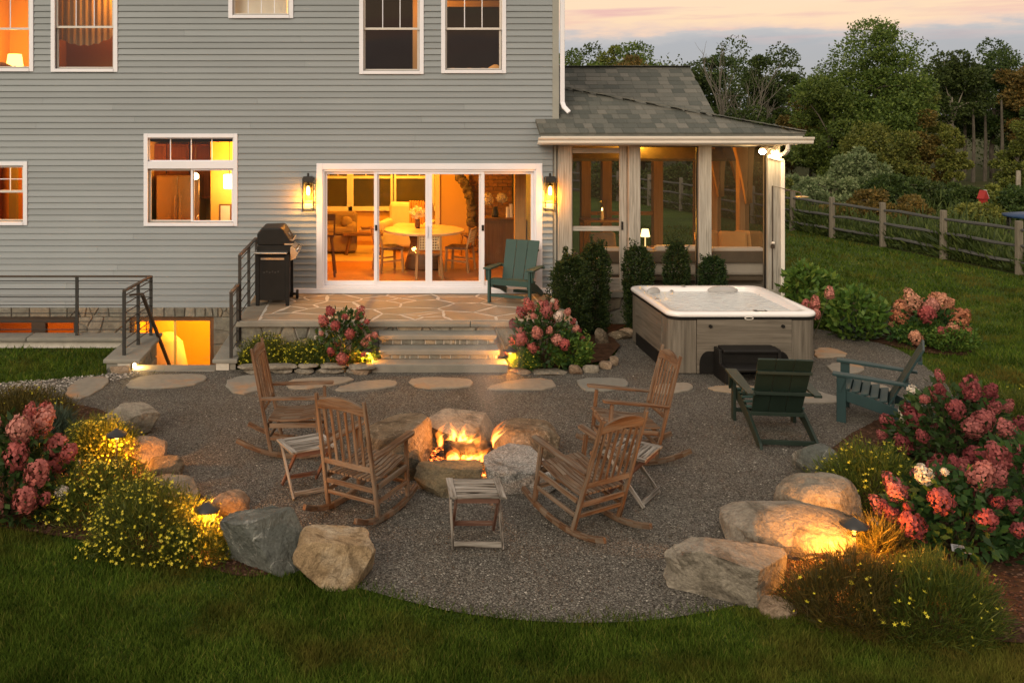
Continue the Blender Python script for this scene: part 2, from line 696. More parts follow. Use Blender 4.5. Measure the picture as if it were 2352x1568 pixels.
def rockmat(name, c1, c2, c3, vein=None, speck=0.0, scale=2.2):
    m, nt, out = nodes(name)
    v = coords(nt, 'Object')
    n1 = ntex(nt, v, scale, 8, .62, .6)
    col = ramp(nt, n1, [(.28, c1), (.48, c2), (.68, c3)])
    n2 = ntex(nt, v, scale * 9, 6, .7)
    col = mixc(nt, .35, col, ramp(nt, n2, [(.35, (.25, .25, .25)), (.65, (1, 1, 1))]), 'MULTIPLY')
    if vein:
        d = nt.nodes.new('ShaderNodeTexNoise'); d.inputs['Scale'].default_value = 2.4; d.inputs['Detail'].default_value = 5
        d.inputs['Distortion'].default_value = 1.5
        nt.links.new(v, d.inputs['Vector'])
        f = ramp(nt, d.outputs['Fac'], [(.485, (0, 0, 0)), (.5, (1, 1, 1)), (.515, (0, 0, 0))])
        f2 = mixc(nt, 1.0, f, ramp(nt, n2, [(.4, (0, 0, 0)), (.6, (1, 1, 1))]), 'MULTIPLY')
        col = mixc(nt, f2, col, vein)
    if speck:
        s = ntex(nt, v, 85, 2, .5)
        f = ramp(nt, s, [(.5, (0, 0, 0)), (.58, (speck, speck, speck))])
        col = mixc(nt, f, col, (.55, .53, .5))
        s3 = ntex(nt, v, 60, 2, .5)
        f3 = ramp(nt, s3, [(.36, (speck, speck, speck)), (.44, (0, 0, 0))])
        col = mixc(nt, f3, col, (.05, .05, .05))
    n3 = ntex(nt, v, scale * 5, 9, .65, .3)
    n4 = ntex(nt, v, scale * 1.3, 6, .7, 1.2)
    col = mixc(nt, ramp(nt, n4, [(.5, (0, 0, 0)), (.62, (.7, .7, .7))]), col, tuple(x * .4 for x in c1))
    n5 = ntex(nt, v, scale * 26, 4, .7)
    col = mixc(nt, .45, col, ramp(nt, n5, [(.35, (.45, .45, .45)), (.6, (1.2, 1.2, 1.2))]), 'MULTIPLY')
    finish(nt, out, col, .85, .2, 0, n3, 1.0, .07)
    return m


MAT = {}
# ================================================================== materials of the setting
def make_materials():
    # lawn soil under the blades
    m, nt, out = nodes('lawn')
    v = coords(nt, 'Object', objrand=False)
    c = ramp(nt, ntex(nt, v, .55, 6), [(.3, (.048, .092, .014)), (.6, (.084, .135, .020)), (.8, (.13, .14, .025))])
    vs = coords(nt, 'Object', (.35, 1.2, 1), objrand=False)
    c = mixc(nt, .5, c, ramp(nt, ntex(nt, vs, 1.2, 5), [(.3, (.45, .5, .5)), (.7, (1, 1, 1))]), 'MULTIPLY')
    c = mixc(nt, .6, c, ramp(nt, ntex(nt, v, 60, 3), [(.3, (.3, .3, .3)), (.7, (1, 1, 1))]), 'MULTIPLY')
    finish(nt, out, c, .9, .1, 0, ntex(nt, v, 90, 3), 1.0, .03)
    MAT['lawn'] = m

    # meadow beyond the fence
    MAT['meadow'] = plain('meadow', (.024, .036, .010), (.05, .046, .016), .5, .9, .1, bump=.8, bscale=8)

    # grey gravel
    m, nt, out = nodes('gravel')
    v = coords(nt, 'Object', objrand=False)
    vo = nt.nodes.new('ShaderNodeTexVoronoi'); vo.inputs['Scale'].default_value = 88
    nt.links.new(v, vo.inputs['Vector'])
    bw = nt.nodes.new('ShaderNodeRGBToBW'); nt.links.new(vo.outputs['Color'], bw.inputs[0])
    c = ramp(nt, bw.outputs[0], [(.12, (.034, .029, .022)), (.42, (.090, .083, .072)), (.72, (.152, .142, .124)), (.95, (.26, .245, .215))])
    c = mixc(nt, .55, c, ramp(nt, ntex(nt, v, 1.3, 6), [(.3, (.58, .53, .47)), (.7, (1.05, 1.05, 1.05))]), 'MULTIPLY')
    h = nt.nodes.new('ShaderNodeMath'); h.operation = 'SUBTRACT'; h.inputs[0].default_value = 1
    nt.links.new(vo.outputs['Distance'], h.inputs[1])
    finish(nt, out, c, .85, .2, 0, h.outputs[0], 1.0, .012)
    MAT['gravel'] = m
    MAT['pebble'] = foliage('pebble', [(0, (.028, .025, .021)), (.4, (.100, .091, .077)), (.75, (.172, .158, .135)), (.985, (.24, .222, .19)), (1, (.45, .41, .36))], trans=0, rough=.8)
    MAT['pale_gravel'] = foliage('pale_gravel', [(0, (.1, .09, .08)), (.5, (.28, .25, .21)), (1, (.5, .46, .41))], trans=0, rough=.8)
    # bark mulch
    MAT['mulch'] = plain('mulch', (.030, .016, .009), (.075, .040, .022), 14, .95, .1, bump=1.0, bscale=45)
    MAT['mulch_chip'] = foliage('mulch_chip', [(0, (.02, .010, .006)), (.6, (.06, .030, .016)), (1, (.14, .085, .05))], trans=0, rough=.9)
    # siding
    m, nt, out = nodes('siding')
    v = coords(nt, 'UV', (.8, 26, 1))
    c = ramp(nt, ntex(nt, v, 2.0, 5), [(.25, (.228, .258, .276)), (.75, (.260, .288, .306))])
    v2 = coords(nt, 'Object', objrand=False)
    c = mixc(nt, .25, c, ramp(nt, ntex(nt, v2, .7, 4), [(.3, (.75, .75, .76)), (.7, (1, 1, 1))]), 'MULTIPLY')
    c = objvary(nt, c, .075)
    finish(nt, out, c, .55, .35, 0, ntex(nt, v, 3.0, 3), .15, .002)
    MAT['siding'] = m
    MAT['trim_grey'] = plain('trim_grey', (.31, .315, .285), (.27, .275, .25), 3, .55)
    MAT['white'] = plain('white_paint', (.76, .76, .82), (.70, .71, .77), 2, .45, .4, bump=.05)
    MAT['cream'] = plain('cream_metal', (.72, .67, .60), (.66, .61, .54), 3, .4, .45, bump=.05)
    MAT['vinyl'] = plain('vinyl_sash', (.62, .58, .54), (.56, .53, .49), 2, .45)
    MAT['sheath'] = plain('sheathing', (.2, .2, .19), (.17, .17, .16), 2, .8)
    MAT['glass'] = glassy('window_glass', (.97, .97, .96), .04)
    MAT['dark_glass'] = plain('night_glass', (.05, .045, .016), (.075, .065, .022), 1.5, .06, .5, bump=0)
    MAT['screen'] = None
    m, nt, out = nodes('insect_screen')
    t = nt.nodes.new('ShaderNodeBsdfTransparent')
    d = nt.nodes.new('ShaderNodeBsdfDiffuse'); d.inputs[0].default_value = (.045, .035, .022, 1)
    mx = nt.nodes.new('ShaderNodeMixShader'); mx.inputs[0].default_value = .40
    nt.links.new(t.outputs[0], mx.inputs[1]); nt.links.new(d.outputs[0], mx.inputs[2]); nt.links.new(mx.outputs[0], out.inputs['Surface'])
    MAT['screen'] = m
    # stones
    MAT['mortar'] = plain('mortar', (.56, .52, .45), (.42, .39, .34), 9, .9, .1, bump=.5, bscale=80)
    MAT['mortar_dark'] = plain('mortar_grey', (.30, .28, .24), (.22, .205, .18), 9, .9, .1, bump=.5, bscale=80)
    m, nt, out = nodes('wall_stone')
    v = coords(nt, 'Object')
    oi = nt.nodes.new('ShaderNodeObjectInfo')
    c = ramp(nt, oi.outputs['Random'], [(0, (.13, .135, .12)), (.3, (.25, .235, .20)), (.55, (.18, .19, .175)), (.8, (.31, .25, .18)), (1, (.22, .225, .21))])
    c = mixc(nt, .8, c, ramp(nt, ntex(nt, v, 9, 8, .65, .5), [(.3, (.5, .48, .46)), (.7, (1.35, 1.3, 1.2))]), 'MULTIPLY')
    finish(nt, out, c, .85, .2, 0, ntex(nt, v, 22, 8, .65), .8, .02)
    MAT['wall_stone'] = m
    m, nt, out = nodes('flagstone')
    v = coords(nt, 'Object')
    oi = nt.nodes.new('ShaderNodeObjectInfo')
    c = ramp(nt, oi.outputs['Random'], [(0, (.215, .19, .15)), (.35, (.26, .205, .15)), (.6, (.195, .185, .155)), (.8, (.31, .225, .145)), (1, (.205, .195, .165))])
    c = mixc(nt, .6, c, ramp(nt, ntex(nt, v, 3.5, 8, .6, .4), [(.3, (.72, .70, .68)), (.7, (1.15, 1.12, 1.05))]), 'MULTIPLY')
    finish(nt, out, c, .7, .25, 0, ntex(nt, v, 14, 7), .35, .01)
    MAT['flagstone'] = m
    m, nt, out = nodes('bluestone')
    v = coords(nt, 'Object')
    c = ramp(nt, ntex(nt, v, 2.5, 7, .6, .5), [(.3, (.17, .165, .145)), (.55, (.215, .205, .175)), (.75, (.26, .235, .19))])
    c = objvary(nt, c, .08)
    finish(nt, out, c, .75, .25, 0, ntex(nt, v, 20, 7), .5, .012)
    MAT['bluestone'] = m
    m, nt, out = nodes('stepping_stone')
    v = coords(nt, 'Object')
    oi = nt.nodes.new('ShaderNodeObjectInfo')
    base = ramp(nt, oi.outputs['Random'], [(0, (.17, .17, .15)), (.35, (.26, .21, .155)), (.7, (.20, .195, .17)), (1, (.29, .215, .14))])
    f = ramp(nt, ntex(nt, v, 1.4, 5, .6), [(.53, (0, 0, 0)), (.66, (.8, .8, .8))])
    c = mixc(nt, f, base, (.36, .185, .075))
    c = mixc(nt, .5, c, ramp(nt, ntex(nt, v, 12, 6), [(.3, (.7, .7, .7)), (.7, (1.1, 1.1, 1.1))]), 'MULTIPLY')
    finish(nt, out, c, .75, .25, 0, ntex(nt, v, 25, 7), .4, .01)
    MAT['stepping'] = m
    # shingles
    m, nt, out = nodes('shingle')
    v = coords(nt, 'Object', objrand=False)
    oi = nt.nodes.new('ShaderNodeObjectInfo')
    c = ramp(nt, oi.outputs['Random'], [(0, (.088, .095, .086)), (.4, (.115, .12, .107)), (.75, (.142, .143, .126)), (1, (.185, .178, .155))])
    c = mixc(nt, .7, c, ramp(nt, ntex(nt, v, 130, 3), [(.3, (.5, .5, .5)), (.7, (1.3, 1.3, 1.3))]), 'MULTIPLY')
    finish(nt, out, c, .9, .15, 0, ntex(nt, v, 160, 3), .6, .005)
    MAT['shingle'] = m
    MAT['shingle_mass'] = plain('shingle_mass', (.10, .105, .092), (.17, .165, .145), 5, .9, .15, bump=.5, bscale=150)
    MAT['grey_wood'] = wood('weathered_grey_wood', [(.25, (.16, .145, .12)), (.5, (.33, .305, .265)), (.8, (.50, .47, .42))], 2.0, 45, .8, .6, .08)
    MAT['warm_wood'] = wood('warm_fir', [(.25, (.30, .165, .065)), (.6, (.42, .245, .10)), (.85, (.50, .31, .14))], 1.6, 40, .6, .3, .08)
    MAT['iron'] = plain('black_iron', (.022, .022, .021), (.032, .03, .027), 8, .45, .4, bump=.1)
    MAT['rail_wood'] = plain('bronze_cap', (.06, .042, .028), (.04, .03, .022), 8, .5, .35)
    MAT['black'] = plain('black_plastic', (.007, .0065, .006), (.012, .011, .010), 6, .5, .25, bump=.1)
    MAT['steel'] = plain('brushed_steel', (.5, .47, .43), (.42, .39, .35), 6, .3, .5, .9, bump=.05)
    # interior
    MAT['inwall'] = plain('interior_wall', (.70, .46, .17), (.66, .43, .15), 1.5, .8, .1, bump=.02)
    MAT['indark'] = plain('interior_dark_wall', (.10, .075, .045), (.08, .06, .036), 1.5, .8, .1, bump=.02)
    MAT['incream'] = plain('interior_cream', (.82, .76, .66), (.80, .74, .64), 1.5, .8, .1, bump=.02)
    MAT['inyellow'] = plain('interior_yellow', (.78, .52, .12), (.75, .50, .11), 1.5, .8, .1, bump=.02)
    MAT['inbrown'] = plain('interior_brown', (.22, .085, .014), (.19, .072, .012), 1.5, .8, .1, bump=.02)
    MAT['oak'] = wood('oak_floor', [(.3, (.30, .12, .035)), (.6, (.42, .18, .055)), (.8, (.48, .22, .07))], 1.5, 14, .38, .1, .1, spec=.5)
    MAT['cabinet'] = wood('cherry_cabinet', [(.3, (.26, .085, .02)), (.7, (.38, .14, .035))], 1.0, 20, .4, .1, .06)
    MAT['brown_wood'] = wood('brown_wood', [(.3, (.11, .055, .026)), (.7, (.19, .10, .048))], 1.5, 30, .45, .2, .08)
    MAT['pale_top'] = plain('pale_tabletop', (.62, .48, .27), (.56, .43, .24), 3, .3, .5, bump=.03)
    MAT['fabric_brown'] = plain('brown_fabric', (.26, .19, .12), (.22, .16, .10), 10, .95, .1, bump=.4, bscale=200)
    MAT['fabric_cream'] = plain('cream_fabric', (.72, .66, .57), (.66, .60, .52), 6, .95, .1, bump=.3, bscale=150)
    MAT['fabric_orange'] = plain('orange_fabric', (.62, .34, .12), (.55, .29, .10), 6, .95, .1, bump=.3, bscale=150)
    MAT['brick'] = plain('brick', (.30, .16, .085), (.20, .10, .055), 7, .85, .2, bump=.4, vary=.2)
    MAT['stainless'] = plain('stainless', (.55, .42, .27), (.5, .38, .24), 2, .25, .5, .8, bump=.02)
    MAT['flower_white'] = foliage('white_petals', [(0, (.75, .7, .55)), (1, (.9, .85, .7))])


make_materials()

# ================================================================== ground
GRAVEL = smooth_poly([G(*p) for p in [
    (-300, 905), (0, 884), (120, 873), (245, 864), (246, 846), (300, 849), (500, 849), (545, 851), (700, 853), (855, 851), (1165, 851),
    (1300, 852), (1395, 836), (1425, 800), (1400, 775), (1440, 752), (1480, 751), (1800, 751), (1885, 757), (1960, 774), (2060, 800),
    (2120, 838), (2170, 880), (2215, 925), (2200, 950), (2050, 965), (1930, 1010), (1880, 1080), (1870, 1150), (1830, 1230),
    (1800, 1300), (1750, 1375), (1640, 1406), (1500, 1428), (1350, 1434), (1200, 1428), (1050, 1410), (930, 1382), (830, 1354),
    (700, 1325), (600, 1245), (540, 1190), (450, 1140), (370, 1070), (325, 1000), (250, 952), (150, 932), (60, 913), (-300, 925)]], 1)
MULCH = {
    'left': smooth_poly([G(*p) for p in [(-300, 918), (60, 908), (150, 926), (250, 946), (330, 1000), (380, 1070), (450, 1135), (545, 1185),
                         (610, 1240), (650, 1318), (560, 1332), (480, 1308), (300, 1264), (150, 1237), (0, 1214), (-300, 1180)]], 1),
    'right': smooth_poly([G(*p) for p in [(1830, 1408), (1755, 1390), (1790, 1300), (1820, 1230), (1870, 1100), (1920, 1015), (2050, 950), (2210, 930),
                          (2330, 985), (2700, 1040), (2700, 1490), (2352, 1482), (2250, 1474), (2050, 1458), (1900, 1436)]], 1),
    'back': smooth_poly([G(*p) for p in [(1880, 690), (1960, 690), (2060, 735), (2200, 785), (2245, 818), (2150, 818), (2010, 788), (1960, 776), (1885, 752)]], 1),
    'step_left': [G(*p) for p in [(541, 849), (700, 850), (856, 850), (868, 742), (556, 742)]],
    'step_right': [G(*p) for p in [(1165, 850), (1300, 851), (1395, 834), (1425, 800), (1400, 775), (1440, 752), (1150, 742)]],
}


def sheet(name, poly, z, mat, wob=0.0, label=None):
    me = bpy.data.meshes.new(name)
    me.from_pydata([(p[0], p[1], z) for p in poly], [], [tuple(range(len(poly)))])
    bm = bmesh.new(); bm.from_mesh(me)
    bmesh.ops.triangulate(bm, faces=bm.faces)
    bmesh.ops.recalc_face_normals(bm, faces=bm.faces)
    if bm.faces and bm.faces[0].normal.z < 0:
        bmesh.ops.reverse_faces(bm, faces=bm.faces)
    bm.to_mesh(me); bm.free()
    me.materials.append(mat)
    o = inst(name, me)
    return tag(o, label, None, None, 'structure')


def build_ground():
    xs = [-500, -9.0, -3.42, -2.06, 3.05, 500]
    ys = [-40, 13.12, 14.42, 16.02, 24, 900]
    skip = {(0 + 1, 2), (2, 1), (2, 2), (1, 3), (2, 3), (3, 3)}
    V, F = [], []
    for i in range(5):
        for j in range(5):
            if (i, j) in skip: continue
            b = len(V)
            V += [(xs[i], ys[j], 0), (xs[i + 1], ys[j], 0), (xs[i + 1], ys[j + 1], 0), (xs[i], ys[j + 1], 0)]
            F.append((b, b + 1, b + 2, b + 3))
    me = bpy.data.meshes.new('lawn'); me.from_pydata(V, [], F); me.materials.append(MAT['lawn'])
    tag(inst('lawn', me), 'dark green mown lawn around the gravel terrace', None, None, 'structure')
    sheet('gravel_terrace', GRAVEL, .012, MAT['gravel'], label='grey crushed gravel terrace around the fire pit')
    for k, p in MULCH.items():
        sheet('mulch_bed', p, .05 if 'step' in k else .018, MAT['mulch'], label={
            'left': 'brown mulch bed under the yellow flowers beside the boulders', 'right': 'brown mulch bed under the big red hydrangeas',
            'back': 'mulch bed strip between hot tub and side lawn', 'step_left': 'mulch bed between railing and stone steps',
            'step_right': 'mulch bed between stone steps and tall evergreens'}[k])
    # meadow behind the fence
    sheet('meadow', [(14.9, 18), (13.4, 27.5), (11, 38), (4, 60), (-200, 300), (-200, 800), (600, 800), (600, 18)], .008, MAT['meadow'],
          label='dim meadow beyond the rail fence')


build_ground()

# ================================================================== house
FY = 16.0
house = empty('house', (-2.5, FY, 0), 0, 'two-storey house clad in grey-green clapboard with white windows and lit rooms', 'house')
HX, HY = -2.5, FY


def hb(mb, name, mat, parent=None, **k):
    """build a part of the house in world coordinates"""
    o = mb.build(name, mat, parent or house, **k)
    o.location = (-HX, -HY, 0)
    return o


def rect(px0, py0, px1, py1):
    return (WX(px0), WX(px1), WZ(py1), WZ(py0))


# outer casing rectangles (photo) of everything set into the front wall
WIN = {
    'bedroom': dict(r=rect(-75, -120, 78, 165), style='hung', rail=66, cols=3),
    'dressing': dict(r=rect(118, -120, 271, 166), style='hung', rail=62, cols=3),
    'bath': dict(r=rect(525, -75, 674, 43), style='single', cols=4),
    'study': dict(r=rect(825, -120, 973, 171), style='hung', rail=66, cols=3),
    'landing': dict(r=rect(1013, -120, 1162, 169), style='hung', rail=66, cols=3),
    'kitchen': dict(r=rect(331, 307, 546, 519), style='kitchen'),
    'pantry': dict(r=rect(-75, 371, 64, 517), style='hung', rail=440, cols=4),
    'door': dict(r=rect(727, 375, 1245, 673), style='door'),
}
Z_SID0, Z_TOP = WZ(705), 6.35
X_L, X_R = -7.6, WX(1283)
TRIMW = .07


def build_siding():
    pitch = .1052
    k = 0
    z = Z_SID0
    rg = random.Random(3)
    parts = []
    while z < Z_TOP:
        z1 = z + pitch
        segs = [(X_L, X_R - .105)]
        for w in WIN.values():
            x0, x1, a, b = w['r']
            if a < z1 - .004 and b > z + .004:
                # board notched by the casing: drop the covered span
                ns = []
                if b < z1 - .012: parts.append((x0 - .008, x1 + .008, max(b - .004, z), z1))
                if a > z + .012: parts.append((x0 - .008, x1 + .008, z, a + .004))
                for s0, s1 in segs:
                    if x1 <= s0 or x0 >= s1: ns.append((s0, s1)); continue
                    if x0 - s0 > .02: ns.append((s0, x0 + .01))
                    if s1 - x1 > .02: ns.append((x1 - .01, s1))
                segs = ns
        for s0, s1 in segs:
            cuts = [s0]
            if s1 - s0 > 3.8 and z < 5.7 and rg.random() < .55:
                c = s0 + rg.uniform(.8, 3.6)
                while s1 - c > .8:
                    cuts.append(c); c += rg.choice((3.66, 4.9, 6.0))
            cuts.append(s1)
            for a, b in zip(cuts[:-1], cuts[1:]):
                parts.append((a, b - (.0025 if b != s1 else 0), z, z1))
        z = z1
        k += 1
    for a, b, z0, z1 in parts:
        mb = MB()
        pr = .030 + rg.uniform(-.0012, .0012)
        mb.hexa([(a, FY - pr, z0), (b, FY - pr, z0), (b, FY + .004, z0), (a, FY + .004, z0),
                 (a, FY - .005, z1 + .006), (b, FY - .005, z1 + .006), (b, FY + .004, z1 + .006), (a, FY + .004, z1 + .006)])
        hb(mb, 'siding_board', MAT['siding'])
    return len(parts)


build_siding()


def wall_with_holes(name, mat, x0, x1, z0, z1, y0, y1, holes):
    """solid sheathing behind the boards, as a grid of blocks around the openings"""
    xs = sorted({x0, x1, *[h[0] for h in holes], *[h[1] for h in holes]})
    zs = sorted({z0, z1, *[h[2] for h in holes], *[h[3] for h in holes]})
    xs = [x for x in xs if x0 <= x <= x1]; zs = [z for z in zs if z0 <= z <= z1]
    mb = MB()
    for j in range(len(zs) - 1):
        run = None
        for i in range(len(xs)):
            solid = i < len(xs) - 1 and not any(h[0] - 1e-6 <= xs[i] and xs[i + 1] <= h[1] + 1e-6 and h[2] - 1e-6 <= zs[j] and zs[j + 1] <= h[3] + 1e-6 for h in holes)
            if solid and run is None: run = xs[i]
            if not solid and run is not None:
                mb.box(run, xs[i], y0, y1, zs[j], zs[j + 1]); run = None
    return hb(mb, name, mat)


def opening(w):
    x0, x1, z0, z1 = w['r']
    if w['style'] == 'door':
        return (x0 + .1, x1 - .1, z0 + .1, z1 - .08)
    return (x0 + TRIMW, x1 - TRIMW, z0 + TRIMW, z1 - TRIMW)


BASE_OPEN = [(WX(300), WX(492), -2.2, WZ(727)), (WX(-120), WX(178), -1.0, WZ(727))]
wall_with_holes('wall', MAT['sheath'], X_L, X_R - .01, -2.3, Z_TOP, FY + .006, FY + .15, [opening(w) for w in WIN.values()] + BASE_OPEN)

mb = MB()
mb.box(X_R - .11, X_R, FY - .03, FY + .1, WZ(283), Z_TOP)
hb(mb, 'corner_board', MAT['trim_grey'])
mb = MB()
mb.box(X_R - .075, X_R - .05, FY - .028, FY + .1, Z_SID0, WZ(335))
hb(mb, 'corner_board', MAT['trim_grey'])
# hidden sides, back and roof close the shell
mb = MB()
mb.box(X_R - .15, X_R - .012, FY + .152, 23, -2.3, Z_TOP)
hb(mb, 'side_wall', MAT['siding'])
mb = MB()
mb.box(X_L, X_L + .15, FY + .152, 23, -2.3, Z_TOP)
hb(mb, 'side_wall', MAT['siding'])
mb = MB()
mb.box(X_L + .152, X_R - .152, 22.85, 23, -2.3, Z_TOP)
hb(mb, 'back_wall', MAT['siding'])
mb = MB()
mb.extr([(X_L - .3, FY - .35, Z_TOP + .002), (X_L - .3, 23.3, Z_TOP + .002), (X_L - .3, 19.5, Z_TOP + 2.2)], (X_R - X_L + .6, 0, 0))
hb(mb, 'roof', MAT['shingle_mass'])


def window(key):
    w = WIN[key]
    x0, x1, z0, z1 = w['r']
    y = FY
    st = w['style']
    tw = TRIMW
    mb = MB()
    yo = y - .04
    # casing: head and sill boards butt between... jambs run full height
    mb.box(x0, x0 + tw, yo, y + .1, z0, z1); mb.box(x1 - tw, x1, yo, y + .1, z0, z1)
    mb.box(x0 + tw, x1 - tw, yo + .002, y + .1, z1 - tw, z1 - .001); mb.box(x0 + tw, x1 - tw, yo - .012, y + .1, z0 + .001, z0 + tw * .8)
    cas = hb(mb, 'window', MAT['white'], bevel=.004)
    ix0, ix1, iz0, iz1 = x0 + tw, x1 - tw, z0 + tw * .8, z1 - tw

    def sash(a0, a1, b0, b1, yy, cols=0, rows=0, sw=.035, mat='vinyl'):
        s = MB()
        s.box(a0, a0 + sw, yy, yy + .03, b0, b1); s.box(a1 - sw, a1, yy, yy + .03, b0, b1)
        s.box(a0 + sw, a1 - sw, yy + .001, yy + .03, b0, b0 + sw); s.box(a0 + sw, a1 - sw, yy + .001, yy + .03, b1 - sw, b1)
        so = s.build('sash', MAT[mat], cas)
        g0, g1, h0, h1 = a0 + sw, a1 - sw, b0 + sw, b1 - sw
        cols = max(cols, 1); rows = max(rows, 1)
        for c in range(1, cols):
            xm = g0 + (g1 - g0) * c / cols
            m = MB(); m.box(xm - .007, xm + .007, yy + .004, yy + .022, h0, h1); m.build('muntin', MAT['white'], cas)
        for r_ in range(1, rows):
            zm = h0 + (h1 - h0) * r_ / rows
            m = MB(); m.box(g0, g1, yy + .005, yy + .021, zm - .007, zm + .007); m.build('muntin', MAT['white'], cas)
        for c in range(cols):
            for r_ in range(rows):
                ga, gb = g0 + (g1 - g0) * c / cols, g0 + (g1 - g0) * (c + 1) / cols
                ha, hc = h0 + (h1 - h0) * r_ / rows, h0 + (h1 - h0) * (r_ + 1) / rows
                m = MB(); m.quad((ga, yy + .013, ha), (gb, yy + .013, ha), (gb, yy + .013, hc), (ga, yy + .013, hc))
                m.build('pane', MAT['glass'], cas)
    if st == 'hung':
        zr = WZ(w['rail'])
        sash(ix0, ix1, zr - .02, iz1, y + .02, w['cols'], 2)
        sash(ix0, ix1, iz0, zr + .02, y + .055, 1, 1)
    elif st == 'single':
        sash(ix0, ix1, iz0, iz1, y + .03, w['cols'], 2)
    elif st == 'kitchen':
        zt = WZ(379)
        b = MB(); b.box(ix0, ix1, y - .037, y + .09, zt - .06, zt + .06); b.build('mullion', MAT['white'], cas)
        sash(ix0, ix1, zt + .06, iz1, y + .02, 4, 1, .02, 'white')
        xm = WX(442)
        sash(ix0, xm + .02, iz0, zt - .06, y + .045, 1, 1, .04)
        sash(xm - .03, ix1, iz0, zt - .06, y + .012, 1, 1, .035, 'white')
    return cas


for k_ in WIN:
    if k_ != 'door': window(k_)


def sliding_door():
    x0, x1, z0, z1 = WIN['door']['r']
    y = FY
    tw = .105
    mb = MB()
    mb.box(x0, x0 + tw, y - .035, y + .12, z0 + .09, z1); mb.box(x1 - tw, x1, y - .035, y + .12, z0 + .09, z1)
    mb.box(x0 + tw, x1 - tw, y - .033, y + .12, z1 - tw, z1 - .001)
    d = hb(mb, 'sliding_door', MAT['white'], bevel=.004)
    m = MB(); m.box(WX(675), WX(1266), y - .05, y + .12, z0 + .002, z0 + .088); m.build('threshold', MAT['white'], d, bevel=.006)
    ix0, ix1, iz0, iz1 = x0 + tw, x1 - tw, z0 + .09, z1 - tw
    m = MB()
    m.box(ix0, ix0 + .03, y - .005, y + .11, iz0, iz1); m.box(ix1 - .03, ix1, y - .005, y + .11, iz0, iz1)
    m.box(ix0 + .03, ix1 - .03, y - .004, y + .11, iz1 - .035, iz1); m.box(ix0 + .03, ix1 - .03, y - .006, y + .11, iz0, iz0 + .04)
    m.build('track_frame', MAT['white'], d)
    a0, a1 = ix0 + .03, ix1 - .03
    b0, b1 = iz0 + .04, iz1 - .035
    xm = WX(985)
    panels = [(a0, WX(871), y + .058, True), (WX(859), xm, y + .015, False), (xm, WX(1113), y + .015, False), (WX(1101), a1, y + .058, True)]
    for i, (p0, p1, yy, scr) in enumerate(panels):
        s = MB()
        sl = .058 if not scr else .045
        s.box(p0, p0 + sl, yy, yy + .04, b0, b1); s.box(p1 - sl, p1, yy, yy + .04, b0, b1)
        s.box(p0 + sl, p1 - sl, yy + .001, yy + .04, b0, b0 + .07); s.box(p0 + sl, p1 - sl, yy + .001, yy + .04, b1 - .05, b1)
        po = s.build('door_panel', MAT['white'], d, bevel=.003)
        m = MB(); m.quad((p0 + sl, yy + .02, b0 + .07), (p1 - sl, yy + .02, b0 + .07), (p1 - sl, yy + .02, b1 - .05), (p0 + sl, yy + .02, b1 - .05))
        m.build('pane', MAT['glass'], d)
    for px in (864, 1109):
        m = MB(); m.box(WX(px) - .02, WX(px) + .02, y - .012, y + .015, WZ(530), WZ(517)); m.build('latch', MAT['black'], d, bevel=.004)
    for px in (981, 990):
        m = MB(); m.box(WX(px) - .012, WX(px) + .012, y - .022, y + .014, WZ(545), WZ(518)); m.build('handle', MAT['white'], d, bevel=.004)


sliding_door()

# downspout on the house corner
mb = MB()
xd = WX(1291)
mb.bar((xd, FY - .02, Z_TOP), (xd, FY - .02, WZ(238)), .075, .06, (0, 1, 0))
mb.bar((xd, FY - .02, WZ(238) + .02), (xd + .03, FY - .06, WZ(250)), .075, .06, (0, 1, 0))
mb.bar((xd + .03, FY - .06, WZ(250) + .02), (xd + .1, FY - .11, WZ(259)), .075, .06, (0, 1, 0))
hb(mb, 'downspout', MAT['white'], bevel=.01)

# ---- stone foundation
def foundation():
    x0, x1 = WX(-130), WX(530)
    z0, z1 = -1.0, Z_SID0 - .004
    mb = MB()
    zs = WZ(727)
    holes = BASE_OPEN
    for (a, b, c, d) in ((x0, x1, zs, z1), (WX(178), WX(300), -2.2, zs), (WX(492), x1, -2.2, zs)):
        mb.box(a, b, FY - .03, FY + .004, c, d)
    fo = hb(mb, 'foundation', MAT['mortar_dark'])

    def to3(u, v, o): return (u, FY - .03 - o, v)
    for args in ((x0, x1, zs + .005, z1, 34, 11), (WX(178), WX(300), -.9, zs, 11, 12), (WX(492), x1, -.9, zs, 7, 13)):
        for c in cells(args[0], args[1], args[2], args[3], args[4], args[5], .018, relax=2):
            inst('stone', stone_mesh(c, .03, .014, to3, MAT['wall_stone'], .008), fo)


foundation()

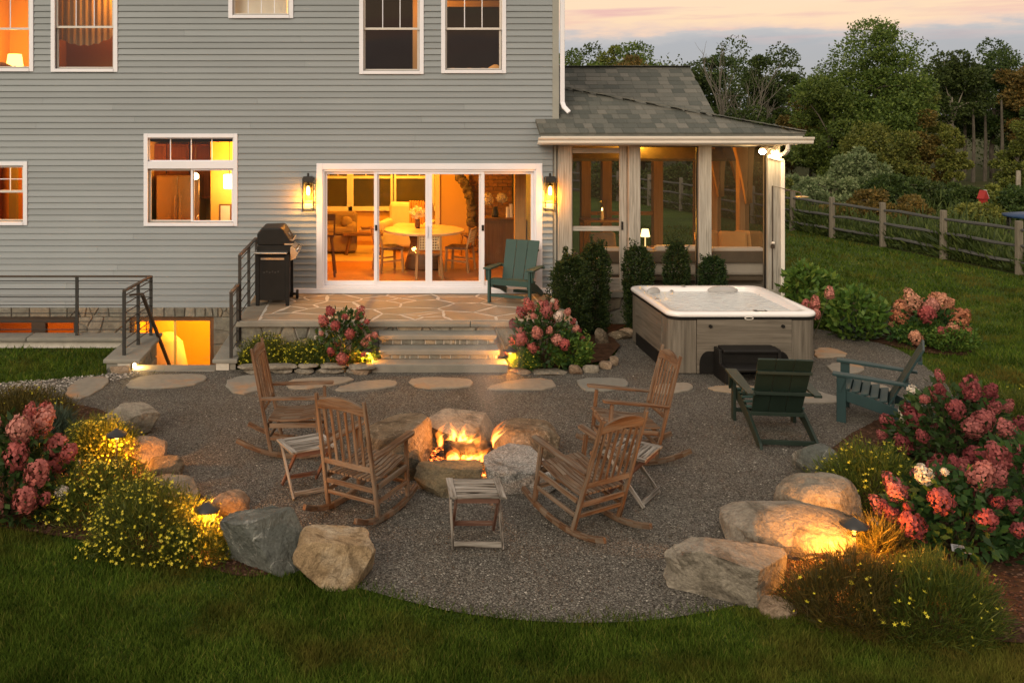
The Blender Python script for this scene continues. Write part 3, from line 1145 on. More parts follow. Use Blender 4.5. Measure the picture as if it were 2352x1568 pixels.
# ---- basement glazing
def basement():
    x0, x1, z0, z1 = BASE_OPEN[0]
    mb = MB()
    t = .07
    mb.box(x0, x0 + t, FY - .01, FY + .1, -2.0, z1); mb.box(x1 - t, x1, FY - .01, FY + .1, -2.0, z1)
    mb.box(x0 + t, x1 - t, FY - .009, FY + .1, z1 - t, z1)
    f = hb(mb, 'basement_door', MAT['brown_wood'])
    m = MB(); m.box(WX(399), WX(404), FY + .01, FY + .06, -2.0, z1 - t); m.build('mullion', MAT['inyellow'], f)
    m = MB(); m.quad((x0 + t, FY + .04, -2.0), (x1 - t, FY + .04, -2.0), (x1 - t, FY + .04, z1 - t), (x0 + t, FY + .04, z1 - t)); m.build('pane', MAT['glass'], f)
    x0, x1, z0, z1 = BASE_OPEN[1]
    mb = MB()
    mb.box(x0, x1, FY - .02, FY + .1, z1 - .1, z1); mb.box(x1 - .06, x1, FY - .019, FY + .1, z0, z1 - .1)
    mb.box(WX(73), WX(105), FY - .018, FY + .1, z0, z1 - .1)
    f = hb(mb, 'basement_window', MAT['rail_wood'])
    for a, b in ((x0, WX(73)), (WX(105), x1 - .06)):
        m = MB(); m.quad((a, FY + .04, z0), (b, FY + .04, z0), (b, FY + .04, z1 - .1), (a, FY + .04, z1 - .1)); m.build('pane', MAT['glass'], f)


basement()

# ---- rooms behind the glass
def room(x0, x1, y1, z0, z1, wall, floor='oak', ceil=None, back=None):
    y0 = FY + .152
    e = .004

    def one(nm, mat, a, b, c, d):
        m = MB(); m.quad(a, b, c, d); hb(m, nm, MAT[mat])
    one('interior_floor', floor, (x0, y0, z0), (x1, y0, z0), (x1, y1, z0), (x0, y1, z0))
    one('interior_ceiling', ceil or wall, (x0, y0, z1), (x0, y1, z1), (x1, y1, z1), (x1, y0, z1))
    one('interior_wall', back or wall, (x0, y1, z0), (x1, y1, z0), (x1, y1, z1), (x0, y1, z1))
    one('interior_wall', wall, (x0, y0, z0), (x0, y1, z0), (x0, y1, z1), (x0, y0, z1))
    one('interior_wall', wall, (x1, y0, z0), (x1, y0, z1), (x1, y1, z1), (x1, y1, z0))


def pt(name, loc, energy, color, radius=.08, parent=None):
    l = bpy.data.lights.new(name, 'POINT')
    l.energy = energy; l.color = color; l.shadow_soft_size = radius
    o = bpy.data.objects.new(name, l)
    COL.objects.link(o)
    o.location = loc
    if parent:
        o.parent = parent
        o.location = Vector(loc) - parent.location
    return o


AMBER = (1.0, .40, .028)
WARM = (1.0, .50, .12)


def ceiling_lamp(x, y, z, energy, label, color=AMBER, r=.14):
    e = empty('ceiling_lamp', (x, y, z), 0, label, 'lamp')
    MB().lathe([(.05, -.02), (r, -.03), (r, -.005), (.06, 0)], 20).build('base', MAT['cream'], e)
    MB().lathe([(.02, -.1), (r * .7, -.08), (r * .95, -.035), (r * .9, -.031)], 20).build('lamp_shade', emis('lamp_glow', WARM, 4), e, smooth=True)
    pt('lamp_light', (x, y, z - .22), energy, color, .12, e)
    return e


FL1, CE1, FL2, CE2 = .62, 3.12, 3.42, 5.95
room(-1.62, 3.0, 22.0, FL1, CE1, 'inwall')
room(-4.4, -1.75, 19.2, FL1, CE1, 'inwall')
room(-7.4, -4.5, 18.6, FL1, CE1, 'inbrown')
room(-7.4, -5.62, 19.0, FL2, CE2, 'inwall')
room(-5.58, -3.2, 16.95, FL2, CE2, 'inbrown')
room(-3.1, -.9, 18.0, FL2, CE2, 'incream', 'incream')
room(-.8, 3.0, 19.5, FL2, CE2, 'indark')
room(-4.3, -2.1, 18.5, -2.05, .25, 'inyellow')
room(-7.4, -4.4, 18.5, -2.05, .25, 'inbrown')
ceiling_lamp(.3, 18.2, CE1, 215, 'flush ceiling lamp above the round dining table')
ceiling_lamp(.6, 20.6, CE1, 160, 'flush ceiling lamp above the sitting area by the dark windows')
ceiling_lamp(-2.35, 17.4, CE1, 92, 'flush ceiling lamp in the kitchen')
ceiling_lamp(-5.9, 17.4, CE1, 330, 'flush ceiling lamp in the panelled room behind the small side window')
ceiling_lamp(-4.4, 16.62, CE2, 60, 'dim ceiling lamp in the upstairs room with the scalloped valance')
ceiling_lamp(-2.0, 17.0, CE2, 110, 'bright ceiling lamp in the upstairs bathroom', WARM)
ceiling_lamp(-3.2, 17.2, .25, 110, 'basement ceiling lamp behind the glazed door', (1.0, .42, .03))
ceiling_lamp(-5.9, 17.2, .25, 130, 'basement ceiling lamp behind the low window', (1.0, .38, .08))

# openings in the rear wall of the main room: three dark windows
for (a, b) in ((752, 797), (812, 858), (858 + 0, 908), (908 + 12, 978)):
    pass
D2 = 21.97


def rear_window(pa, pb):
    x0, x1 = WX(pa, D2), WX(pb, D2)
    z0, z1 = WZ(474, D2), WZ(360, D2)
    zr = WZ(407, D2)
    m = MB(); t = .08
    m.box(x0 - t, x0, D2 - .05, D2 + .02, z0 - t, z1 + t); m.box(x1, x1 + t, D2 - .05, D2 + .02, z0 - t, z1 + t)
    m.box(x0, x1, D2 - .049, D2 + .02, z1, z1 + t); m.box(x0 - .12, x1 + .12, D2 - .08, D2 + .02, z0 - t - .02, z0)
    m.box(x0, x1, D2 - .045, D2 + .02, zr - .03, zr + .03)
    w = hb(m, 'window', MAT['white'])
    m = MB(); m.quad((x0, D2 + .01, z0), (x1, D2 + .01, z0), (x1, D2 + .01, z1), (x0, D2 + .01, z1)); m.build('pane', MAT['dark_glass'], w)
    for k in range(1, 3):
        xm = x0 + (x1 - x0) * k / 3
        m = MB(); m.box(xm - .01, xm + .01, D2 - .03, D2 + .008, zr, z1); m.build('muntin', MAT['white'], w)


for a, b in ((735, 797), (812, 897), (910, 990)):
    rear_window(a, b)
# ================================================================== screened porch
PZ = .60                      # porch floor
PX0, PX1 = WX(1281), WX(1794)
PYB = 20.3
porch = empty('screened_porch', (5.0, 16.0, 0), 0, 'screened porch with grey timber posts and grey shingle roof', 'porch')


def pb(mb, name, mat, parent=None, **k):
    o = mb.build(name, mat, parent or porch, **k)
    o.location = (-5.0, -16.0, 0)
    return o


def build_porch():
    m = MB(); m.box(PX0, PX1 - .03, FY + .02, PYB, PZ - .12, PZ); pb(m, 'floor', MAT['grey_wood'])
    # stone base below the floor
    m = MB(); m.box(PX0 + .05, PX1 - .08, FY + .08, PYB - .05, 0, PZ - .122); base = pb(m, 'stone_base', MAT['mortar_dark'])
    m = MB(); m.box(PX0, PX1 - .02, FY - .07, FY + .019, PZ - .12, PZ - .02); pb(m, 'sill', MAT['bluestone'])

    def to3(u, v, o): return (u, FY + .08 - o, v)
    for c in cells(PX0 + .05, PX1 - .08, .0, PZ - .125, 34, 21, .02, relax=2):
        inst('stone', stone_mesh(c, .05, .016, to3, MAT['wall_stone'], .008), base)
    zt = WZ(336)
    posts = [(1281, 1312), (1442, 1469), (1603, 1632), (1760, 1789)]
    for a, b in posts:
        m = MB(); m.box(WX(a), WX(b), FY - .06, FY + .14, PZ - .02, zt); pb(m, 'post', MAT['grey_wood'], bevel=.008)
    m = MB(); m.box(PX0, PX1, FY - .05, FY + .15, zt, zt + .16, (1, 0, 0)); pb(m, 'beam', MAT['grey_wood'], bevel=.006)
    # warm lit posts at the back and along the side
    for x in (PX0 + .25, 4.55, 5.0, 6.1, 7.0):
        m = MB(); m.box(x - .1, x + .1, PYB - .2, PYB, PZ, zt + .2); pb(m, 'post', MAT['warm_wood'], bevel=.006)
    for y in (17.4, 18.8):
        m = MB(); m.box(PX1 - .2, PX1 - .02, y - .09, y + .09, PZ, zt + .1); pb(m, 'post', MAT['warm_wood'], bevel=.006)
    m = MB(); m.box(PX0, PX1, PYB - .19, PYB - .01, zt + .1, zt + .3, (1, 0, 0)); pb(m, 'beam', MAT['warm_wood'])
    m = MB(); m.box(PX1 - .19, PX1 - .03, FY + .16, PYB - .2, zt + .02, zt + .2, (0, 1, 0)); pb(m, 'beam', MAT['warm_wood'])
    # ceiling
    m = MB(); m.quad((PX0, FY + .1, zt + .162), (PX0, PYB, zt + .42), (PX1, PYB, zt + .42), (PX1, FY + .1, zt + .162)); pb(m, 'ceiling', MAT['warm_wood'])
    # back rails
    m = MB(); m.box(4.65, 4.9, PYB - .14, PYB - .06, 1.42, 1.5); m.box(5.1, 6.0, PYB - .14, PYB - .06, 1.42, 1.5); pb(m, 'rail', MAT['warm_wood'])
    # screens with dark frames, front bays and side
    zf = PZ

    def screen(x0, x1):
        s = MB(); t = .018
        y = FY + .03
        s.box(x0, x0 + t, y - .02, y + .02, zf, zt); s.box(x1 - t, x1, y - .02, y + .02, zf, zt)
        s.box(x0 + t, x1 - t, y - .019, y + .02, zt - t, zt); s.box(x0 + t, x1 - t, y - .019, y + .02, zf, zf + t)
        f = pb(s, 'screen_frame', MAT['black'])
        g = MB(); g.quad((x0 + t, y, zf + t), (x1 - t, y, zf + t), (x1 - t, y, zt - t), (x0 + t, y, zt - t)); g.build('screen', MAT['screen'], f)
    screen(WX(1469), WX(1603)); screen(WX(1632), WX(1760))
    # side bay screens
    for y0, y1 in ((FY + .16, 17.3), (17.5, 18.7), (18.9, PYB - .22)):
        g = MB(); g.quad((PX1 - .1, y0, zf + .02), (PX1 - .1, y1, zf + .02), (PX1 - .1, y1, zt), (PX1 - .1, y0, zt)); f = pb(g, 'screen', MAT['screen'])
    m = MB(); m.box(PX1 - .12, PX1 - .07, FY + .16, PYB - .2, zf, zf + .09, (0, 1, 0)); pb(m, 'rail', MAT['grey_wood'])
    # screen door in the first bay
    x0, x1 = WX(1313), WX(1441)
    y = FY + .02
    s = MB(); w = .07
    s.box(x0, x0 + .02, y, y + .04, zf, zt); s.box(x1 - .13, x1 - .005, y, y + .04, zf, zt)
    s.box(x0 + .02, x1 - .13, y + .001, y + .04, zt - .12, zt - .03, (1, 0, 0)); s.box(x0 + .02, x1 - .13, y + .001, y + .04, WZ(531), WZ(520), (1, 0, 0))
    s.box(x0 + .02, x1 - .13, y + .001, y + .04, zf, zf + .2, (1, 0, 0))
    d = pb(s, 'screen_door', MAT['grey_wood'], bevel=.004)
    for a, b in ((zf + .2, WZ(531)), (WZ(520), zt - .12)):
        g = MB(); g.quad((x0 + .02, y + .02, a), (x1 - .13, y + .02, a), (x1 - .13, y + .02, b), (x0 + .02, y + .02, b)); g.build('screen', MAT['screen'], d)
    g = MB(); g.box(x1 - .1, x1 - .075, y - .03, y - .001, WZ(528), WZ(509)); g.build('handle', MAT['black'], d)

    # ---------------- roof
    ze = 3.295                                   # top of eave, front
    ye = 15.55
    sl = math.tan(R(28.2))
    xr = WX(1848, ye)
    xl = WX(1240, ye)
    hipy, hipx = 17.0, 3.4                       # where the hip meets the house
    def zroof(y): return ze + (y - ye) * sl
    # decks
    m = MB()
    def slab(pts, t=.05):
        m.extr(pts, (0, 0, -t))
    slab([(xl, ye, ze - .012), (xr, ye, ze - .012), (hipx, hipy, zroof(hipy) - .012), (X_R, hipy, zroof(hipy) - .012), (X_R, FY, zroof(FY) - .012), (xl, FY - .03, zroof(FY - .03) - .012)])
    # side slope
    slab([(xr, ye + .002, ze - .014), (xr, 19.2, ze - .014), (hipx, hipy + .002, zroof(hipy) - .014)])
    # rear gable roof
    yr, zr_ = 21.0, WZ(153, 21.0)
    s2 = (zr_ - WZ(258, 19.5)) / 1.5
    xg = WX(1582, 21.0)
    def z2(y): return zr_ - (yr - y) * s2
    slab([(X_R + .02, 18.2, z2(18.2) - .012), (xg, 18.2, z2(18.2) - .012), (xg, yr, zr_ - .012), (X_R + .02, yr, zr_ - .012)])
    slab([(X_R + .02, yr + .002, zr_ - .014), (xg, yr + .002, zr_ - .014), (xg, 23.5, z2(18.5)), (X_R + .02, 23.5, z2(18.5))])
    roof = pb(m, 'roof', MAT['shingle_mass'])
    # gable end below the rake
    g = MB(); g.extr([(xg - .1, 18.4, PZ + 2.2), (xg - .1, 23.3, PZ + 2.2), (xg - .1, yr, zr_ - .08)], (-.08, 0, 0)); g.build('gable', MAT['trim_grey'], roof)

    # shingles: each tab a thin wedge
    rg = random.Random(5)
    lst = []
    ex = .162
    cs, sn = math.cos(math.atan(sl)), math.sin(math.atan(sl))
    rows = int((hipy - ye) / (ex * cs)) + 2
    for r_ in range(rows):
        y0 = ye - .015 + r_ * ex * cs
        def xlim(y):
            a = xl if y < FY - .06 else X_R + .012
            b = xr - (y - ye) / (hipy - ye) * (xr - hipx)
            return a, b
        a, b = xlim(y0 + .001)
        x = a - rg.uniform(0, .15)
        while x < b:
            w = rg.choice((.12, .15, .18, .21, .25))
            q0, q1 = max(x, a), x + w - .004
            b1 = xlim(y0)[1]; b2 = xlim(y0 + ex * cs)[1]
            if y0 + ex * cs * .5 > hipy: break
            t0, t1 = min(q1, b1), min(q1, b2)
            if t0 - q0 > .03:
                lst.append(('f', q0, t0, max(t1, q0 + .005), y0, r_))
            x += w
    s2a = math.atan(s2); c2 = math.cos(s2a)
    y0 = 18.9
    r_ = 0
    while y0 < yr - .02:
        x = X_R + .03 - rg.uniform(0, .15)
        while x < xg:
            w = rg.choice((.18, .22, .27, .32))
            q0, q1 = max(x, X_R + .03), min(x + w - .005, xg + .01)
            if q1 - q0 > .03: lst.append(('g', q0, q1, q1, y0, r_))
            x += w
        y0 += ex * c2; r_ += 1
    vis = []
    for it in lst:
        k, q0, q1, t1, y, r_ = it
        z = zroof(y) if k == 'f' else z2(y)
        px = CX + (q0 + q1) / 2 * FPX / y; py = CY - (z - CAMH) * FPX / y
        hip_py = 303 - (1848 - px) * (303 - 195) / (1848 - 1290)
        seen = px > 1285 or py > 283
        if k == 'g' and py > hip_py - 2: seen = False
        vis.append((not seen, -(q1 - q0) / y, it))
    vis.sort(key=lambda t: (t[0], t[1]))
    mass = MB()
    for i, (ns, _, it) in enumerate(vis):
        k, q0, q1, t1, y, r_ = it
        zf_, c_, yy1 = (zroof, cs, y + ex * cs) if k == 'f' else (z2, c2, y + ex * c2)
        if k == 'f': yy1 = min(yy1, hipy)
        else: yy1 = min(yy1, yr)
        th = .008 + (.005 if rg.random() < .4 else 0)
        mb = mass if (i >= 295 or ns) else MB()
        a, b = zf_(y), zf_(yy1)
        mb.hexa([(q0, y, a - .01), (q1, y, a - .01), (t1, yy1, b - .01), (q0, yy1, b - .01),
                 (q0, y, a + th), (q1, y, a + th), (t1, yy1, b + .001), (q0, yy1, b + .001)])
        if mb is not mass: mb.build('shingle', MAT['shingle'], roof)
    o = mass.build('shingle_field', MAT['shingle_mass'], roof); o['kind'] = 'stuff'
    # hip caps
    n = 26
    A = Vector((xr + .02, ye - .02, ze + .015)); B = Vector((hipx, hipy, zroof(hipy) + .015))
    for i in range(n):
        p, q = A.lerp(B, i / n), A.lerp(B, (i + 1.12) / n)
        mb = MB(); mb.bar(p + Vector((0, 0, .012)), q + Vector((0, 0, .004)), .17, .014); mb.build('hip_cap', MAT['shingle'], roof)
    for i in range(18):
        xa = X_R + .03 + (xg - X_R) * i / 18
        mb = MB(); mb.bar((xa, yr, zr_ + .012), (xa + (xg - X_R) / 18 + .02, yr, zr_ + .006), .2, .012); mb.build('ridge_cap', MAT['shingle'], roof)
    # fascia, gutter, downspout
    yg = ye - .02
    m = MB(); m.box(xl + .02, xr - .03, ye + .004, ye + .03, ze - .17, ze - .064, (1, 0, 0)); m.build('fascia', MAT['cream'], roof)
    m = MB(); m.box(xl + .02, xr - .1, ye + .032, FY - .04, ze - .21, ze - .2, (1, 0, 0)); m.build('soffit', MAT['cream'], roof)
    x0g, x1g = WX(1237, yg - .1), WX(1871, yg - .1)
    prof = [(0, 0), (-.055, 0), (-.07, .02), (-.07, .05), (-.105, .085), (-.11, .105), (-.11, .112), (-.095, .112), (-.06, .05), (0, .03)]
    m = MB(); m.extr([(x0g, yg + p[0], ze - .187 + p[1]) for p in prof], (x1g - x0g, 0, 0), (1, 0, 0)); m.build('gutter', MAT['cream'], roof)
    m = MB()
    xd = WX(1811, 15.5)
    pts = [(xd, 15.52, ze - .19), (xd, 15.52, ze - .29), (xd - .03, 15.58, ze - .36), (xd - .17, 15.86, ze - .42), (WX(1793) + .005, FY - .06, ze - .48), (WX(1793) + .005, FY - .06, .1)]
    for p, q in zip(pts[:-1], pts[1:]):
        m.bar(p, q, .065, .055, (0, 1, 0) if abs(p[2] - q[2]) > .15 else (0, 0, 1))
    pb(m, 'downspout', MAT['cream'], bevel=.008)
    m = MB(); m.box(WX(1246), WX(1291), FY - .06, FY - .02, WZ(283), WZ(280)); pb(m, 'flashing', MAT['white'])
    # curtains gathered at the corner posts
    for (cx_, cy_, w) in ((WX(1690, 20.0), 20.0, .42), (6.82, 18.7, .3), (6.82, 17.3, .28)):
        m = MB()
        pts, rad = [], []
        for i in range(9):
            t = i / 8
            pts.append((cx_ + .1 * t, cy_, zt + .05 - t * 1.15))
            rad.append(w * (1 - t) ** 1.3 + .09)
        b = len(m.v)
        m.tube(pts, rad, 22, .35)
        for i in range(b, len(m.v)):
            x, y, z = m.v[i]
            m.v[i] = (x + .02 * math.sin((i % 22) * 2.3), y + .025 * math.sin((i % 22) * 3.1), z)
        pb(m, 'curtain', MAT['fabric_orange'], smooth=True)


build_porch()

# ================================================================== raised stone patio with steps
PT = WZ(673)                   # patio level
PF = 13.85                     # front edge
PXL, PXR = -2.02, 2.98
patio = empty('raised_patio', (.5, 15, 0), 0, 'raised flagstone patio with stone walls and wide front steps', 'patio')


def qb(mb, name, mat, parent=None, **k):
    o = mb.build(name, mat, parent or patio, **k)
    o.location = (-.5, -15, 0)
    return o


def build_patio():
    m = MB(); m.box(PXL + .05, PXR - .05, PF + .06, FY - .055, 0, PT - .004); core = qb(m, 'mortar_bed', MAT['mortar'])

    def top3(u, v, o): return (u, v, PT - .03 + o)
    ew = .32
    for i, c in enumerate(cells(PXL + ew, PXR - ew, PF + .06 + .02, FY - .06, 40, 77, .034, relax=1, aspect=1.25)):
        inst('flagstone', stone_mesh(c, .03, .006, top3, MAT['flagstone'], .03), core)
    # border slabs along the two sides
    for xa, xb in ((PXL, PXL + ew - .03), (PXR - ew + .03, PXR)):
        y = PF + .02
        k = 0
        for ln in (.72, .66, .7):
            s = MB(); s.box(xa, xb, y, min(y + ln - .012, FY - .06), PT - .06, PT + .001); s.build('border_slab', MAT['flagstone'], core, bevel=.008)
            y += ln
    # front coping in three long slabs
    xs = [PXL - .03, -.35, 1.42, PXR + .03]
    for a, b in zip(xs[:-1], xs[1:]):
        s = MB(); s.box(a, b - .008, PF - .04, PF + .06, PT - .085, PT - .001, (1, 0, 0)); s.build('coping_slab', MAT['bluestone'], core, bevel=.012)

    def front3(u, v, o): return (u, PF + .06 - o, v)
    for c in cells(PXL + .05, PXR - .05, 0, PT - .088, 44, 31, .022, relax=2):
        inst('stone', stone_mesh(c, .045, .016, front3, MAT['wall_stone'], .01), core)

    def side3(u, v, o): return (PXR - .05 + o, u, v)
    for c in cells(PF + .08, FY - .1, 0, PT - .088, 18, 32, .022, relax=2):
        inst('stone', stone_mesh(c, .04, .016, side3, MAT['wall_stone'], .01), core)
    # steps
    st = [(870, 1142, 13.57, .275, .155, .075), (871, 1148, 13.28, .29, .155, .075), (854, 1167, 13.0, .30, .14, .115)]
    z = PT
    yb = PF
    lst = [(PF - .29, PF + .02, PT - .14, .075), (PF - .58, PF - .25, PT - .285, .075), (13.0, PF - .53, .125, .125)]
    for i, ((a, b, _, _, _, _), (y0, y1, zt, th)) in enumerate(zip(st, lst)):
        s = MB(); s.box(WX(a, y0), WX(b, y0), y0, y1 - .002, zt - th, zt, (1, 0, 0))
        so = s.build('step', MAT['bluestone'], core, bevel=.014)
        if i < 2:
            zl = lst[i + 1][2]
            m = MB(); m.box(WX(a, y0) + .03, WX(b, y0) - .03, y0 + .045, y1 - .004, zl, zt - th - .001); rz = m.build('riser', MAT['mortar'], core)

            def r3(u, v, o, yy=y0 + .045): return (u, yy - o, v)
            for c in cells(WX(a, y0) + .03, WX(b, y0) - .03, zl + .004, zt - th - .003, 13, 50 + i, .016, aspect=.35, relax=2):
                inst('stone', stone_mesh(c, .012, .008, r3, MAT['wall_stone'], .004), core)
    # strip of wall stones between coping and top step is part of the front wall


build_patio()

# ================================================================== light well beside the patio
well = empty('stair_well', (-3, 14.5, 0), 0, 'sunken stone stair well with bluestone caps leading to the basement', 'stair')


def wb(mb, name, mat, parent=None, **k):
    o = mb.build(name, mat, parent or well, **k)
    o.location = (3, -14.5, 0)
    return o


def build_well():
    zc = .16
    # retaining walls
    m = MB()
    m.box(X_L, -3.42, 14.45, 14.62, -2.1, zc - .05)          # along the lawn
    m.box(-3.60, -3.42, 13.12, 14.449, -2.1, zc - .05)         # left of the stairs
    m.box(-2.22, -2.04, 13.12, FY - .04, -2.1, zc - .05)      # under the patio railing
    wl = wb(m, 'retaining_wall', MAT['mortar'])

    def r3(u, v, o): return (-3.42 + o, u, v)
    for c in cells(13.14, 14.6, -1.2, zc - .06, 20, 61, .02, relax=2):
        inst('stone', stone_mesh(c, .03, .014, r3, MAT['wall_stone'], .008), wl)

    def l3(u, v, o): return (u, 14.45 - o, v)
    # caps
    for (x0, x1, y0, y1) in ((X_L, -5.35, 14.36, 14.72), (-5.34, -3.33, 14.36, 14.72), (-3.80, -3.30, 13.78, 14.359), (-3.80, -3.28, 13.1, 13.77),
                             (-2.27, -1.92, 13.1, 13.82), (-2.27, -2.04, 13.83, 14.8), (-2.27, -2.04, 14.81, FY - .04)):
        s = MB(); s.box(x0, x1, y0, y1, zc - .05, zc + .005); wb(s, 'cap_slab', MAT['bluestone'], bevel=.012)
    # below the cap fronts
    s = MB(); s.box(-3.76, -3.46, 13.14, 13.2, 0, zc - .052); wb(s, 'end_stone', MAT['bluestone'])
    s = MB(); s.box(-2.2, -1.95, 13.14, 13.2, 0, zc - .052); wb(s, 'end_stone', MAT['bluestone'])
    # stairs down towards the house
    for i in range(7):
        s = MB(); y = 13.06 + i * .29
        s.box(-3.41, -2.23, y, y + .32, -.27 * i - .2 + .03 * (i == 0), .02 - .27 * i); wb(s, 'step', MAT['bluestone'], bevel=.01)
    m = MB(); m.box(X_L, -2.05, 14.63, FY, -2.12, -2.06); wb(m, 'floor', MAT['mortar_dark'])
    # small recessed step light on the left wall
    m = MB(); m.box(-3.405, -3.385, 13.16, 13.28, .035, .09); lt = wb(m, 'step_light', emis('step_light_glow', (1, .7, .3), 30))
    pt('step_light_lamp', (-3.34, 13.24, .10), 12, (1, .55, .14), .03)


build_well()


def railing(name, label, posts, top_w=.05, bars=7, zb=.16):
    """posts: list of sections; each section is (points [(x,y)], z_base, z_top)"""
    e = empty(name, (posts[0][0][0][0], posts[0][0][0][1], 0), 0, label, 'railing')
    ox, oy = e.location.x, e.location.y
    for pts, z0, z1, first in posts:
        for i, (x, y) in enumerate(pts):
            if i == 0 and not first: continue
            m = MB(); m.box(x - .022, x + .022, y - .022, y + .022, z0, z1 - .012); o = m.build('post', MAT['iron'], e); o.location = (-ox, -oy, 0)
        for (xa, ya), (xb, yb) in zip(pts[:-1], pts[1:]):
            m = MB(); m.bar((xa, ya, z1), (xb, yb, z1), .055, .025); o = m.build('top_rail', MAT['rail_wood'], e, bevel=.004); o.location = (-ox, -oy, 0)
            for b in range(bars):
                z = z0 + .09 + (z1 - z0 - .16) * b / (bars - 1)
                m = MB(); m.tube([(xa, ya, z), (xb, yb, z)], .008, 6, cap=False); o = m.build('rod', MAT['iron'], e); o.location = (-ox, -oy, 0)
    return e


zc = .165
railing('iron_railing', 'black iron railing with thin rods standing on the bluestone cap beside the lawn',
        [([(-7.5, 14.54), (-4.62, 14.54), (-3.47, 14.54)], zc, 1.08, True), ([(-3.47, 14.54), (-3.52, 13.95), (-3.57, 13.35)], zc, 1.08, False)])
railing('iron_railing', 'black iron railing with bronze cap rail beside the grill and patio edge',
        [([(-2.0, 15.85), (-2.0, 14.9), (-2.0, 13.9)], zc + .06, 1.5, True)], bars=8)
railing('iron_railing', 'short low iron railing with bronze cap above the yellow flowers by the stair',
        [([(-2.02, 13.84), (-2.02, 13.2)], zc, 1.08, True)], bars=6)
m = MB()
m.bar((-3.38, 13.62, .98), (-3.3, 15.2, -.55), .045, .045)
m.bar((-3.55, 13.55, .98), (-3.37, 13.63, .985), .03, .03)
e = empty('handrail', (-3.4, 13.6, 0), 0, 'dark bronze handrail sloping down the basement stairs', 'handrail')
o = m.build('rail', MAT['rail_wood'], e, bevel=.006); o.location = (3.4, -13.6, 0)
m = MB(); m.bar((-3.3, 15.15, -1.6), (-3.3, 15.15, -.5), .03, .03); o = m.build('bracket', MAT['iron'], e); o.location = (3.4, -13.6, 0)


# ================================================================== wall lights
def lantern(px, label):
    D = 15.9
    x = WX(px, D)
    z0, z1 = WZ(485, D), WZ(400, D)
    e = empty('wall_lantern', (x, FY - .02, z0), 0, label, 'lantern', 'lanterns beside the sliding door')
    h = z1 - z0
    w, d = .088, .075
    m = MB()
    yc = -.10
    for sx in (-1, 1):
        for sy in (-1, 1):
            m.box(sx * w - .006, sx * w + .006, yc + sy * d - .006, yc + sy * d + .006, 0, h - .06)
    for z in (.0, h - .14):
        m.box(-w, w, yc - d - .005, yc - d + .005, z, z + .012); m.box(-w, w, yc + d - .005, yc + d + .005, z, z + .012)
        m.box(-w - .005, -w + .005, yc - d, yc + d, z + .001, z + .011); m.box(w - .005, w + .005, yc - d, yc + d, z + .001, z + .011)
    m.build('cage', MAT['iron'], e)
    MB().extr([(-w, yc - d, h - .12), (w, yc - d, h - .12), (w * .9, yc - d, h - .04), (-w * .9, yc - d, h - .04)], (0, 2 * d, 0)).build('cap', MAT['iron'], e)
    MB().lathe([(.02, 0), (.02, .05), (.008, .06)], 10, (0, yc, h - .04)).build('finial', MAT['iron'], e)
    MB().box(-.05, .05, -.02, .018, h * .3, h * .7).build('back_plate', MAT['iron'], e)
    MB().box(-.012, .012, yc + .01, -.02, h * .62, h * .66).build('arm', MAT['iron'], e)
    m = MB()
    for sx in (-1, 1): m.quad((sx * w, yc - d, .15), (sx * w, yc + d, .15), (sx * w, yc + d, h - .13), (sx * w, yc - d, h - .13))
    m.quad((-w, yc - d, .15), (w, yc - d, .15), (w, yc - d, h - .13), (-w, yc - d, h - .13))
    m.build('pane', glassy('amber_glass', (1.0, .72, .32), .06), e)
    zb = h * .55
    MB().lathe([(.012, -.075), (.026, -.06), (.032, -.01), (.026, .045), (.012, .08)], 14, (0, yc, zb)).build('bulb', emis('bulb_glow', (1, .66, .26), 28), e, smooth=True)
    MB().lathe([(.014, .08), (.014, .16)], 10, (0, yc, zb)).build('socket', MAT['iron'], e)
    pt('bulb_light', (x, FY - .02 + yc, z0 + zb - .12), 32, (1, .40, .06), .05, e)


lantern(708, 'black lantern with glowing bulb beside the grill')
lantern(1263, 'black lantern with glowing bulb beside the porch post')


def floodlight():
    x, z = WX(1762, 15.9), WZ(330, 15.9)
    e = empty('floodlight', (x, FY - .055, z - .1), 0, 'twin-head floodlight glowing under the porch eave', 'floodlight')
    MB().lathe([(.05, 0), (.05, .02), (.03, .03)], 14).build('base', MAT['cream'], e, rot=(R(90), 0, 0))
    for sx, dx in ((-1, -.11), (1, .09)):
        c = Vector((dx, -.12, -.02 if sx < 0 else -.05))
        MB().tube([(0, -.02, 0), (dx * .6, -.07, .02), tuple(c + Vector((0, .05, .02)))], .012, 8).build('arm', MAT['cream'], e)
        aim = Vector((sx * .35, -.75, -.55)).normalized()
        MB().tube([tuple(c - aim * .06), tuple(c - aim * .04), tuple(c + aim * .02)], [.03, .05, .058], 16).build('lamp_head', MAT['cream'], e)
        MB().tube([tuple(c + aim * .02), tuple(c + aim * .045), tuple(c + aim * .055)], [.056, .045, .015], 16).build('lens', emis('flood_glow', (1, .78, .45), 45), e, smooth=True)
        pt('flood_lamp', tuple(Vector(e.location) + c + aim * .13), 7, (1, .66, .30), .05, e)


floodlight()


